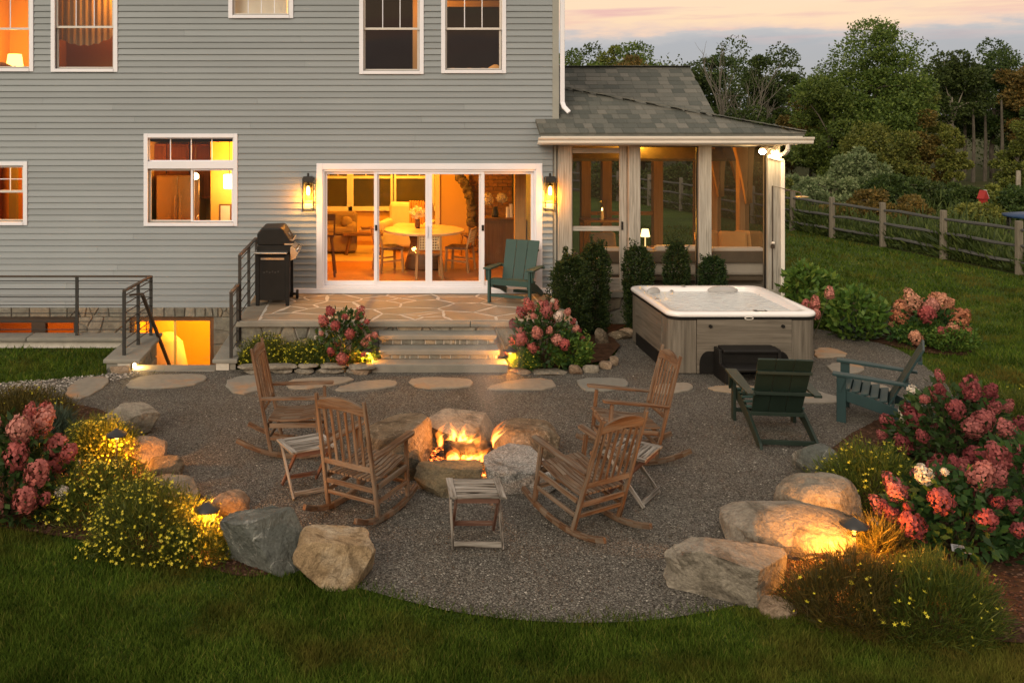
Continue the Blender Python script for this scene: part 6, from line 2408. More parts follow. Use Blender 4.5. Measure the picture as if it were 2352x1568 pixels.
bush('leafy_shrub', (7.72, 15.0, .02), .42, .42, .72, 'green large-leaved shrub beside the hot tub corner', 309, 'leaf_bright', 1300, .12, shape='round')
for k, (px, py, lab) in enumerate(((1978, 778, 'low grey-green shrub on the mulch beside the hot tub bed'), (2030, 758, 'low dark shrub behind the grey-green one'),
                                   (2115, 792, 'low yellowish-green shrub under the peach hydrangea'), (2185, 806, 'low green shrub at the lawn end of the mulch strip'))):
    x, y = G(px, py)
    bush('low_shrub', (x, y, .02), .36, .3, .30, lab, 310 + k, 'leaf_sage' if k < 2 else 'leaf_bright', 2400, .055, shape='round')
hx = empty('hydrangea', (6.55, 14.2, .02), 0, 'small pale pink hydrangea peeking past the hot tub corner', 'hydrangea', 'hydrangeas')
for k, (dx, dy, dz) in enumerate(((.02, -.25, .78), (.0, -.3, .62), (-.05, -.1, .7), (.55, .4, .8))):
    inst('flower_head', HEADS['petal_pink'][k % 3], hx, (dx, dy, dz), (0, 0, 0), (.15, .15, .15))
stems_mesh((0, 0, 0), [(.02, -.25, .75), (.0, -.3, .6), (-.05, -.1, .68), (.55, .4, .78)], .006).build('stem', MAT['stem'], hx)


# ================================================================== lawn blades, pebbles, chips
def in_any(x, y, polys):
    r = np.zeros(len(x), bool)
    for p in polys: r |= inpoly(x, y, p)
    return r


def grass():
    m, nt, out = nodes('grass_blade')
    ge = nt.nodes.new('ShaderNodeNewGeometry')
    tc = nt.nodes.new('ShaderNodeTexCoord')
    c = ramp(nt, ge.outputs['Random Per Island'], [(0, (.034, .064, .010)), (.5, (.074, .122, .017)), (.9, (.122, .172, .026)), (1, (.21, .19, .05))])
    pn = ntex(nt, tc.outputs['Object'], .75, 4, .6)
    c = mixc(nt, ramp(nt, pn, [(.49, (0, 0, 0)), (.66, (.75, .75, .75))]), c, (.16, .115, .03))
    pn2 = ntex(nt, tc.outputs['Object'], 1.6, 4, .6)
    c = mixc(nt, .8, c, ramp(nt, pn2, [(.36, (.38, .42, .38)), (.64, (1.2, 1.2, 1.1))]), 'MULTIPLY')
    d = nt.nodes.new('ShaderNodeBsdfDiffuse'); nt.links.new(c, d.inputs[0])
    t = nt.nodes.new('ShaderNodeBsdfTranslucent'); nt.links.new(c, t.inputs[0])
    mx = nt.nodes.new('ShaderNodeMixShader'); mx.inputs[0].default_value = .3
    nt.links.new(d.outputs[0], mx.inputs[1]); nt.links.new(t.outputs[0], mx.inputs[2]); nt.links.new(mx.outputs[0], out.inputs['Surface'])
    rg = np.random.default_rng(99)
    # density falls off with the square of the distance
    n = 1300000
    u = rg.uniform(1 / 30.0, 1 / 5.0, n)
    D = 1 / u
    px = rg.uniform(-420, 2720, n)
    x = (px - CX) * D / FPX
    y = D
    xj, yj = x + rg.normal(0, .06, n), y + rg.normal(0, .08, n)
    keep = ~in_any(xj, yj, [GRAVEL, *MULCH.values()])
    keep &= ~((y > 15.9) & (x < 7.1))
    keep &= ~((x > -9) & (x < -1.9) & (y > 13.05) & (y < 16)) | ((x < -3.75) & (y > 12.0) & (y < 14.35))
    keep &= ~((x > -2.1) & (x < 3.1) & (y > 12.9) & (y < 16.2)) & ~((x > 4.0) & (x < 6.2) & (y > 12.85) & (y < 15))
    keep &= (x < 13.3 + (27 - y) * .16)
    idx = np.nonzero(keep)[0][:330000]
    x, y = x[idx], y[idx]
    n = len(x)
    hh = rg.uniform(.02, .06, n) * (1 + .45 * np.sin(x * 5.1 + np.sin(y * 3.7) * 2) * np.sin(y * 6.3 + x * 1.9)) * np.clip(.75 + y * .035, 1.0, 1.6)
    w = .0042 * np.clip(y / 7, 1, 3.6)
    a = rg.uniform(0, 2 * math.pi, n)
    lean = rg.normal(0, .45, (n, 2)) * hh[:, None]
    s = np.stack([np.cos(a) * w, np.sin(a) * w, np.zeros(n)], 1)
    P = np.stack([x, y, np.zeros(n)], 1)
    T = P + np.stack([lean[:, 0], lean[:, 1], hh], 1)
    V = np.stack([P - s, P + s, T], 1).reshape(-1, 3)
    o = inst('grass', np_mesh('grass', V, np.arange(3 * n).reshape(n, 3), m))
    tag(o, 'short dark green grass blades of the lawn', 'grass', None, 'stuff')


grass()


def scatter_stones(name, polys, n, size, mat, label, cat, zb, seed, flat=.6, dmin=5.5, dmax=16, excl=()):
    rg = np.random.default_rng(seed)
    u = rg.uniform(1 / dmax, 1 / dmin, n)
    y = 1 / u
    x = (rg.uniform(-300, 2650, n) - CX) * y / FPX
    k = in_any(x, y, polys)
    if excl: k &= ~in_any(x, y, excl)
    x, y = x[k], y[k]
    n = len(x)
    base = np.array([[1, 0, 0], [0, 1, 0], [-1, 0, 0], [0, -1, 0], [0, 0, 1], [0, 0, -1]], float)
    s = rg.uniform(.5, 1.3, n) * size
    J = base[None] * (1 + rg.normal(0, .22, (n, 6, 1))) + rg.normal(0, .12, (n, 6, 3))
    a = rg.uniform(0, 2 * math.pi, n)
    ca, sa = np.cos(a)[:, None], np.sin(a)[:, None]
    X = J[:, :, 0] * ca - J[:, :, 1] * sa; Y = J[:, :, 0] * sa + J[:, :, 1] * ca
    V = np.stack([X * s[:, None] + x[:, None], Y * s[:, None] * .8 + y[:, None], J[:, :, 2] * s[:, None] * flat + zb + (s * flat * .35)[:, None]], 2).reshape(-1, 3)
    tri = np.array([[0, 1, 4], [1, 2, 4], [2, 3, 4], [3, 0, 4]])
    F = (np.arange(n)[:, None, None] * 6 + tri[None]).reshape(-1, 3)
    o = inst(name, np_mesh(name, V, F, mat))
    tag(o, label, cat, None, 'stuff')


WELLX = [(-3.8, 13.0), (-1.9, 13.0), (-1.9, 16), (-3.8, 16)]
scatter_stones('gravel_stones', [GRAVEL], 150000, .0085, MAT['pebble'], 'loose grey gravel stones of the terrace', 'gravel', .012, 5, excl=[WELLX])
scatter_stones('pale_gravel_stones', [[G(-300, 925), G(-300, 898), G(120, 873), G(245, 860), G(300, 850), G(330, 862), G(150, 900), G(60, 912)]], 90000, .016, MAT['pale_gravel'], 'pale pink pea gravel of the side path', 'gravel', .014, 6, dmin=10, dmax=15)
scatter_stones('mulch_chips', [p for k, p in MULCH.items()], 60000, .016, MAT['mulch_chip'], 'loose brown bark chips on the beds', 'mulch', .02, 7, .45)

# ================================================================== rail fence
MAT['fence_wood'] = wood('fence_wood', [(.25, (.10, .085, .065)), (.6, (.19, .165, .125)), (.85, (.27, .24, .185))], 1.5, 25, .85, .6, .1)
MAT['fence_rail'] = wood('fence_rail_wood', [(.25, (.045, .045, .042)), (.6, (.085, .085, .078)), (.85, (.14, .135, .12))], 1.5, 25, .85, .6, .1)
fence = empty('rail_fence', (13.8, 25, 0), 0, 'weathered three-rail split fence along the side lawn', 'fence')
FP = [(14.85, 16.4), (14.72, 18.75), (14.47, 21.0), (14.13, 23.24), (13.8, 25.4), (13.3, 27.2), (12.9, 28.9), (12.45, 30.8), (12.0, 32.8), (11.4, 34.8), (10.8, 36.8), (10.1, 38.8), (9.3, 40.7), (8.2, 42.5), (6.9, 44.0), (5.4, 45.3), (3.6, 46.2)]
rg_ = random.Random(4)
for i, (x, y) in enumerate(FP):
    m = MB(); h = 1.2 + rg_.uniform(-.03, .04)
    m.bar((x, y, -.02), (x + rg_.uniform(-.02, .02), y, h), .14, .12, (0, 1, 0), .125, .11)
    o = m.build('post', MAT['fence_wood'], fence, bevel=.012); o.location = (-13.8, -25, 0)
    if i + 1 < len(FP):
        x2, y2 = FP[i + 1]
        for z in (.28, .64, 1.0):
            m = MB()
            pts = [(x + (x2 - x) * t, y + (y2 - y) * t, z + rg_.uniform(-.02, .02)) for t in (0, .3, .7, 1)]
            m.tube(pts, [.032, .045, .045, .032], 7, .8)
            o = m.build('rail', MAT['fence_rail'], fence); o.location = (-13.8, -25, 0)

# ================================================================== trees and scrub beyond
MAT['bark'] = wood('bark', [(.3, (.05, .042, .032)), (.6, (.10, .086, .066)), (.85, (.16, .14, .11))], 3, 14, .9, .8, .1)
MAT['pale_bark'] = wood('pale_bark', [(.3, (.17, .15, .12)), (.6, (.27, .24, .19)), (.85, (.36, .32, .26))], 3, 14, .9, .6, .1)
MAT['grey_bark'] = wood('grey_bark', [(.3, (.09, .08, .065)), (.6, (.15, .135, .11)), (.85, (.21, .19, .155))], 3, 14, .9, .6, .1)
LF = {
    'green': foliage('leaf_green', [(0, (.041, .074, .014)), (.5, (.080, .128, .023)), (1, (.161, .214, .039))]),
    'dark': foliage('leaf_dark', [(0, (.026, .045, .012)), (.5, (.048, .078, .019)), (1, (.094, .128, .030))]),
    'olive': foliage('leaf_olive', [(0, (.061, .078, .016)), (.5, (.117, .140, .026)), (1, (.226, .225, .046))]),
    'rust': foliage('leaf_rust', [(0, (.066, .061, .018)), (.5, (.137, .102, .026)), (1, (.246, .153, .039))]),
    'silver': foliage('leaf_silver', [(0, (.084, .123, .049)), (.5, (.150, .206, .086)), (1, (.265, .307, .152))]),
}


def crown(seed, w, h, n, ls, leafk, clumps=26, open_=.0):
    """leaf clumps spread through the crown: ragged outline with gaps"""
    rg = np.random.default_rng(seed)
    C = []
    while len(C) < clumps:
        p = rg.uniform(-1, 1, 3)
        zz = (p[2] + 1) / 2
        lim = math.sin(math.pi * (zz * .80 + .16)) ** .7
        if p[0] ** 2 + p[1] ** 2 > lim * lim: continue
        C.append((p[0] * w / 2 * .9, p[1] * w / 2 * .9, zz * h, rg.uniform(.075, .17) * w))
    C = np.array(C)
    k = rg.integers(0, clumps, n)
    N = sphere_pts(n, rg)
    rad = rg.uniform(.45, 1.0, n) ** .55 * (1 + rg.normal(0, .09, n))
    P = C[k, :3] + N * (C[k, 3] * rad)[:, None] * np.array([1.1, 1.1, .8])
    V, F = leaves(P, N, rg.uniform(.7, 1.4, n) * ls, rg.uniform(.5, .8, n) * ls, rg, .9, .15)
    return np_mesh('crown', V, F, LF[leafk]), C


def trunk_mesh(seed, h, r, C, zc, mat, limbs=9):
    rg = random.Random(seed)
    mb = MB()
    top = Vector((rg.uniform(-.2, .2), rg.uniform(-.2, .2), h * .72))
    pts = [Vector((0, 0, -.05)), Vector((rg.uniform(-.08, .08), 0, h * .25)), Vector((rg.uniform(-.15, .15), 0, h * .5)), top]
    mb.tube([tuple(p) for p in pts], [r * 1.25, r, r * .75, r * .3], 8)
    for k in range(limbs):
        c = C[rg.randrange(len(C))]
        tip = Vector((c[0], c[1], c[2] + zc))
        t = rg.uniform(.3, .9)
        b = pts[1].lerp(top, t)
        if tip.z < b.z: tip.z = b.z + .3
        mid = b.lerp(tip, .5) + Vector((0, 0, .15))
        mb.tube([tuple(b), tuple(mid), tuple(tip)], [r * .42, r * .28, r * .08], 6, cap=False)
    return mb


def tree(name, px, D, py_top, wpx, kind, label, seed, group='trees beyond the fence', clear=.12, n=None, barkk='bark', ls=None, clumps=26, cat='tree'):
    x = (px - CX) * D / FPX
    h = CAMH - (py_top - CY) * D / FPX
    w = wpx * D / FPX
    e = empty(name, (x, D, 0), 0, label, cat, group)
    zc = h * clear
    me, C = crown(seed, w, (h - zc) * .93, int((n or 5200) * 3.0), ls or .0029 * D, kind, int(clumps * 1.7))
    o = inst('crown', me, e, (0, 0, zc)); o['kind'] = 'stuff'
    trunk_mesh(seed, h * .85, max(.05, h * .016), C, zc, MAT[barkk]).build('trunk', MAT[barkk], e, smooth=True)
    return e


tree('broadleaf_tree', 1990, 42, 34, 300, 'green', 'big full-crowned green tree, tallest against the sky', 401, n=16000, clumps=60, clear=.05)
tree('broadleaf_tree', 1905, 41, 150, 190, 'green', 'mid-green tree leaning against the tallest one on the porch side', 402, n=7000, clumps=34)
tree('broadleaf_tree', 2090, 43, 140, 130, 'olive', 'yellowish-green tree on the far side of the tallest one', 403, n=5000)
tree('broadleaf_tree', 1770, 48, 92, 160, 'dark', 'dark tree between the bare trunks and the tallest tree', 404, n=6000)
tree('broadleaf_tree', 1650, 52, 70, 170, 'dark', 'thin-topped dark tree above the roof end with sky showing through', 405, n=3200, clumps=22)
tree('broadleaf_tree', 1330, 50, 72, 170, 'green', 'green tree beside the house corner downspout', 406, n=6000)
tree('broadleaf_tree', 1400, 54, 66, 140, 'olive', 'olive tree over the roof, next to the one at the house corner', 407, n=5000)
tree('broadleaf_tree', 1475, 52, 62, 190, 'green', 'rounded green tree above the middle of the porch roof', 408, n=6000)
tree('broadleaf_tree', 1440, 47, 104, 160, 'rust', 'reddish-brown low tree just above the porch ridge', 409, n=4500)
tree('broadleaf_tree', 1560, 50, 82, 150, 'dark', 'dark tree above the end of the porch ridge', 410, n=5000)
tree('broadleaf_tree', 2190, 50, 100, 150, 'dark', 'dark tree with a pale forked trunk beyond the fence', 411, barkk='pale_bark', n=5200, clear=.42)
tree('broadleaf_tree', 2280, 52, 88, 170, 'dark', 'dark tree behind the slender young birch', 412, n=6500, clear=.3)
tree('broadleaf_tree', 2370, 50, 104, 150, 'rust', 'brownish tree cut by the picture edge', 413, n=5500, clear=.3)
tree('broadleaf_tree', 2440, 48, 115, 170, 'dark', 'dark tree outside the picture edge', 433, n=4000, clear=.3)
tree('broadleaf_tree', 1860, 46, 200, 160, 'rust', 'dim brownish tree behind the porch gutter end', 414, n=5500)
tree('young_tree', 2188, 38, 268, 66, 'olive', 'slender pointed young birch in front of the dark trunks', 415, n=2200, clumps=16, clear=.1)
tree('young_tree', 2335, 37, 250, 110, 'olive', 'light green young tree near the picture edge', 416, n=3500, clumps=20, clear=.08)
tree('young_tree', 2120, 39, 250, 100, 'rust', 'brownish young tree below the yellowish-green tree', 417, n=4000, clear=.05)
tree('young_tree', 2020, 38, 240, 180, 'olive', 'broad young tree at the foot of the tallest tree', 418, n=6500, clumps=34, clear=.03)
tree('young_tree', 1720, 44, 230, 150, 'dark', 'dark young tree behind the bare trunks', 419, n=5000, clear=.04)
# scrub in front of the wood, one shrub each
SC_ = [(1840, 33, 402, 120, 'silver', 'silvery shrub behind the porch corner'), (1905, 34, 392, 130, 'silver', 'silvery shrub above the second fence bay'),
       (1970, 36, 330, 130, 'silver', 'tall silver-green shrub below the tallest tree'), (2050, 34, 400, 140, 'dark', 'dark thicket shrub behind the third fence post'),
       (2130, 34, 405, 130, 'dark', 'dark shrub beside the red shed roof'), (2215, 33, 420, 120, 'dark', 'dark shrub in front of the red shed'),
       (2290, 33, 430, 110, 'olive', 'olive shrub past the red shed'), (2350, 32, 425, 110, 'dark', 'dark shrub at the picture edge beyond the fence'),
       (1790, 31, 400, 90, 'olive', 'olive shrub hidden behind the porch post'), (2000, 32, 440, 110, 'rust', 'rusty weeds behind the second rail bay'),
       (2090, 31, 455, 100, 'rust', 'reddish weeds behind the third rail bay'), (2240, 30, 470, 110, 'olive', 'grassy weeds behind the last rail bay'),
       (1690, 36, 380, 150, 'dark', 'dark shrub seen through the porch'), (1560, 38, 370, 160, 'dark', 'dark shrub seen through the middle screen'),
       (1420, 40, 370, 160, 'dark', 'dark shrub seen through the screen door'), (1900, 30.5, 470, 110, 'rust', 'rusty low weeds at the first rail bay')]
for k, (px, D, pt_, w, kd, lab) in enumerate(SC_):
    tree('wild_shrub', px, D, pt_, w, kd, lab, 450 + k, 'shrubs beyond the fence', .02, 3200, ls=.0034 * D, clumps=20, cat='shrub')


def bare_tree(px, D, py_top, label, seed):
    x = (px - CX) * D / FPX
    h = CAMH - (py_top - CY) * D / FPX
    e = empty('bare_tree', (x, D, 0), 0, label, 'tree', 'bare trees beyond the porch roof')
    rg = random.Random(seed)
    mb = MB()

    def br(p, d, l, r, lev):
        n = 4
        pts = [p]
        for i in range(n):
            d = (d + Vector((rg.uniform(-.14, .14), rg.uniform(-.14, .14), .05))).normalized()
            pts.append(pts[-1] + d * l / n)
        mb.tube([tuple(q) for q in pts], [r * (1 - .5 * i / n) for i in range(n + 1)], 6, cap=False)
        if lev == 0: return
        for k in range(4 if lev > 1 else 3):
            t = rg.uniform(.35, 1.0)
            q = pts[min(n, int(t * n) + 1)]
            nd = (d + Vector((rg.uniform(-.7, .7), rg.uniform(-.5, .5), rg.uniform(0, .5)))).normalized()
            br(q, nd, l * rg.uniform(.45, .7), r * .5, lev - 1)
    br(Vector((0, 0, -.05)), Vector((0, 0, 1)), h * .55, h * .011, 3)
    o = mb.build('trunk', MAT['grey_bark'], e, smooth=True)


bare_tree(1665, 43, 120, 'nearly bare pale-trunked tree just past the porch ridge end', 501)
bare_tree(1705, 46, 135, 'second bare pale tree beside the first past the porch ridge', 502)
bare_tree(1735, 44, 165, 'short bare pale tree nearest the tallest green tree', 503)
# the wood behind as one mass
def far_wood():
    rg = np.random.default_rng(8)
    m, n = 900, 130000
    cx_ = rg.uniform(-25, 95, m); cy_ = rg.uniform(56, 72, m)
    top = 6.3 + 1.0 * np.sin(cx_ * .55) + .6 * np.sin(cx_ * 1.7 + 1) + (cy_ - 56) * .05
    cz = rg.uniform(0, 1, m) ** .7 * top
    cr_ = rg.uniform(.6, 1.3, m)
    k = rg.integers(0, m, n)
    N = sphere_pts(n, rg)
    P = np.stack([cx_[k], cy_[k], cz[k]], 1) + N * (cr_[k] * rg.uniform(.4, 1.05, n) ** .6)[:, None]
    P[:, 2] = np.maximum(P[:, 2], .05)
    V, F = leaves(P, N, rg.uniform(.14, .26, n), rg.uniform(.1, .17, n), rg, .8)
    o = inst('far_wood', np_mesh('far_wood', V, F, LF['dark']))
    tag(o, 'dark mass of woodland behind the single trees', 'wood', None, 'stuff')


far_wood()
# slim trunks in front of the wood
for k, (px, D, pt_) in enumerate(((2235, 49, 250), (2262, 50, 240), (2300, 49, 230), (2320, 51, 260), (2215, 51, 230), (2348, 50, 220))):
    e = empty('tree_trunk', ((px - CX) * D / FPX, D, 0), 0, 'slim grey trunk standing in the dark wood beyond the fence', 'tree', 'slim trunks in the wood')
    h = CAMH - (pt_ - CY) * D / FPX
    MB().tube([(0, 0, 0), (.05, 0, h * .5), (.0, 0, h)], [.1, .08, .05], 7).build('trunk', MAT['bark'], e)

def weeds():
    rg = np.random.default_rng(31)
    n = 42000
    t = rg.uniform(0, 1, n)
    y = 17 + t * 24
    fx_ = np.interp(y, [p[1] for p in FP], [p[0] for p in FP])
    x = fx_ + rg.uniform(-.12, 1, n) ** 2 * 9 * rg.uniform(0, 1, n) + .05
    clump = .5 + .5 * np.sin(x * 1.3 + y * .9) * np.sin(y * 1.7)
    h = rg.uniform(.15, .75, n) * (.5 + clump)
    P = np.stack([x, y, np.zeros(n)], 1)
    V, F = leaves(P + np.array([0, 0, 1.0]) * (h * rg.uniform(0, .6, n))[:, None], np.tile([0, 0, 1.0], (n, 1)), h * .5, .05, rg, .45)
    o = inst('meadow_weeds', np_mesh('meadow_weeds', V, F, LF['dark']))
    tag(o, 'rank brown and green weeds growing behind the rail fence', 'weeds', None, 'stuff')


weeds()
# red shed, far post, blue cover
e = empty('red_shed', ((2258 - CX) * 31 / FPX, 31, 0), R(20), 'small red play house with a pitched roof beyond the fence', 'shed')
MAT['red'] = plain('red_paint', (.30, .022, .018), (.25, .018, .015), 5, .6)
hz = WZ(455, 31)
m = MB(); m.box(-.09, .09, -.09, .09, 0, hz); m.build('wall', MAT['red'], e)
m = MB(); m.extr([(-.14, -.12, hz - .02), (.14, -.12, hz - .02), (0, -.12, hz + .26)], (0, .24, 0)); m.build('roof', MAT['red'], e)
m = MB(); m.bar((.15, -.06, hz - .01), (.01, -.06, hz + .27), .1, .012); m.build('roof_trim', MAT['white'], e)
e = empty('wooden_pole', ((2338 - CX) * 36 / FPX, 36, 0), 0, 'pale cut wooden pole standing beyond the fence', 'pole')
MB().tube([(0, 0, 0), (.02, 0, WZ(392, 36))], [.09, .08], 9).build('shaft', MAT['pale_bark'], e)
e = empty('blue_cover', ((2388 - CX) * 27 / FPX, 27, 0), 0, 'low blue pool cover on legs at the picture edge beyond the fence', 'pool cover')
MAT['blue'] = plain('blue_cover', (.015, .04, .10), (.02, .05, .12), 4, .5)
MB().lathe([(.9, .62), (.92, .68), (.5, .74), (.1, .76)], 24).build('cover', MAT['blue'], e, smooth=True)
for k in range(6):
    a = k * math.pi / 3
    MB().tube([(.85 * math.cos(a), .85 * math.sin(a), 0), (.85 * math.cos(a), .85 * math.sin(a), .64)], .03, 8).build('leg', MAT['iron'], e)
# ================================================================== inside the rooms
def ix(px, D): return (px - CX) * D / FPX


def dining():
    D = 18.15
    cx_ = ix(974, D)
    e = empty('dining_table', (cx_, D, FL1), 0, 'round pale dining table on a dark drum base behind the sliding door', 'table')
    MB().lathe([(.74, .70), (.78, .71), (.78, .745), (.76, .752)], 48).build('tabletop', MAT['pale_top'], e)
    MB().lathe([(.36, 0), (.38, .05), (.30, .35), (.26, .5), (.32, .695)], 28).build('drum_base', MAT['brown_wood'], e, smooth=True)

    def chair(x, y, ang, label, woven=True):
        c = empty('dining_chair', (x, y, FL1), ang, label, 'chair', 'dining chairs at the round table')
        W = MAT['warm_wood']
        for s in (-1, 1):
            MB().bar((s * .22, .21, 0), (s * .20, .19, .44), .035, .035).build('leg', W, c)
            MB().bar((s * .23, -.24, 0), (s * .21, -.20, .44), .035, .035).build('leg', W, c)
            MB().bar((s * .21, -.20, .44), (s * .20, -.28, .80), .032, .032).build('back_post', W, c)
            MB().bar((s * .22, -.21, .2), (s * .21, .2, .22), .02, .03).build('stretcher', W, c)
        MB().box(-.23, .23, -.21, .22, .43, .465).build('seat', MAT['brown_wood'], c)
        MB().bar((-.2, -.28, .80), (.2, -.28, .80), .03, .04).build('top_rail', W, c)
        for k in range(9):
            x_ = -.18 + .045 * k
            MB().bar((x_, -.225, .54), (x_, -.275, .79), .02, .008, (0, 1, 0)).build('cane_strand', MAT['pale_top'], c)
        for k in range(5):
            z = .55 + .05 * k
            MB().bar((-.2, -.232 - .2 * (z - .54), z), (.2, -.232 - .2 * (z - .54), z), .008, .02, (0, 0, 1)).build('cane_strand', MAT['pale_top'], c)
    chair(ix(985, 17.0), 17.05, 0, 'woven-back dining chair with its back to the sliding door')
    chair(ix(893, 17.7), 17.85, R(-70), 'dining chair tucked in at the sofa side of the round table')
    chair(ix(1056, 17.8), 17.85, R(68), 'dining chair turned at the cabinet side of the round table')
    chair(ix(1088, 19.5), 19.6, R(100), 'dining chair standing by the stone arch')
    v = empty('flower_vase', (cx_ - .12, D + .15, FL1 + .752), 0, 'small glass vase of cream flowers on the round table', 'vase')
    MB().lathe([(.04, 0), (.055, .06), (.045, .14), (.05, .17)], 16).build('vase', MAT['brown_wood'], v, smooth=True)
    rg = np.random.default_rng(3)
    P = sphere_pts(260, rg) * np.array([.13, .1, .1]) + np.array([0, 0, .30])
    Vv, F = leaves(P, sphere_pts(260, rg), .06, .04, rg)
    inst('blossoms', np_mesh('blossoms', Vv, F, MAT['flower_white']), v)
    stems_mesh((0, 0, .1), [(.06, 0, .28), (-.06, .02, .28), (0, -.04, .3)], .004).build('stem', MAT['stem'], v)


dining()


def sitting():
    # sofa
    e = empty('sofa', (ix(775, 20.2), 20.2, FL1), 0, 'brown sofa end seen through the first door panel', 'sofa')
    F = MAT['fabric_brown']
    MB().box(-1.1, .42, -.4, .4, .06, .42).build('base', F, e, bevel=.05)
    MB().box(-1.05, .40, -.42, .2, .43, .58).build('seat_cushion', F, e, bevel=.06)
    MB().box(.2, .42, -.4, .4, .3, .64).build('arm', F, e, bevel=.07)
    MB().box(-1.1, .42, .2, .42, .44, .85).build('backrest', F, e, bevel=.07)
    MB().lathe([(.02, -.14), (.1, -.12), (.13, 0), (.1, .12), (.02, .14)], 14).build('bolster', F, e, smooth=True, loc=(.2, -.1, .66), rot=(R(90), 0, 0))
    # coffee bench
    e = empty('coffee_table', (ix(834, 19.8), 19.9, FL1), 0, 'rustic wooden bench table with books beside the sofa', 'table')
    MB().box(-.42, .42, -.25, .25, .42, .48).build('tabletop', MAT['brown_wood'], e, bevel=.01)
    for sx in (-1, 1):
        for sy in (-1, 1):
            MB().bar((sx * .36, sy * .2, 0), (sx * .26, sy * .15, .42), .06, .05).build('leg', MAT['brown_wood'], e)
    for k in range(3):
        b = empty('book', (ix(838, 19.8) + .04 * k, 19.85, FL1 + .481 + .034 * k), R(8 * k - 6),
                  ('bottom', 'middle', 'top')[k] + ' book of the short stack on the bench table', 'book', 'books on the bench table')
        MB().box(-.15, .15, -.1, .1, 0, .032).build('cover', [MAT['fabric_orange'], MAT['pale_top'], MAT['brown_wood']][k], b)
    # armchair with striped throw
    e = empty('armchair', (ix(938, 20.6), 20.7, FL1), R(-15), 'cream armchair draped with an orange ribbed throw', 'armchair')
    C_ = MAT['fabric_cream']
    MB().box(-.5, .5, -.45, .4, .1, .42).build('base', C_, e, bevel=.06)
    MB().box(-.5, .5, .22, .45, .3, 1.0).build('backrest', C_, e, bevel=.08)
    for s in (-1, 1): MB().box(s * .5 - .1, s * .5 + .1, -.45, .42, .2, .64).build('arm', C_, e, bevel=.07)
    for k in range(7):
        MB().box(-.02 + .06 * k, .03 + .06 * k, .16, .225, .5, 1.05).build('throw_rib', MAT['fabric_orange'], e, bevel=.02)
    MB().box(-.3, .3, -.3, .15, .43, .56).build('cushion', C_, e, bevel=.06)
    # rug
    e = tag(MB().box(ix(700, 20), ix(905, 20), 18.9, 21.2, FL1 + .002, FL1 + .014).build('rug', MAT['pale_top']), 'pale rug under the sofa and bench table', 'rug')
    # dark stool at the first panel
    e = empty('bar_stool', (ix(745, 17.3), 17.3, FL1), 0, 'dark tall stool at the edge of the first door panel', 'stool')
    for sx in (-1, 1):
        for sy in (-1, 1):
            MB().bar((sx * .2, sy * .2, 0), (sx * .13, sy * .13, .72), .03, .03).build('leg', MAT['brown_wood'], e)
    MB().box(-.19, .19, -.19, .19, .72, .77).build('seat', MAT['brown_wood'], e, bevel=.01)
    MB().bar((-.19, -.17, .76), (-.2, -.26, 1.15), .03, .03).build('back_post', MAT['brown_wood'], e)
    MB().bar((.19, -.17, .76), (.2, -.26, 1.15), .03, .03).build('back_post', MAT['brown_wood'], e)
    MB().bar((-.21, -.25, 1.1), (.21, -.25, 1.1), .03, .12).build('backrest', MAT['brown_wood'], e)


sitting()


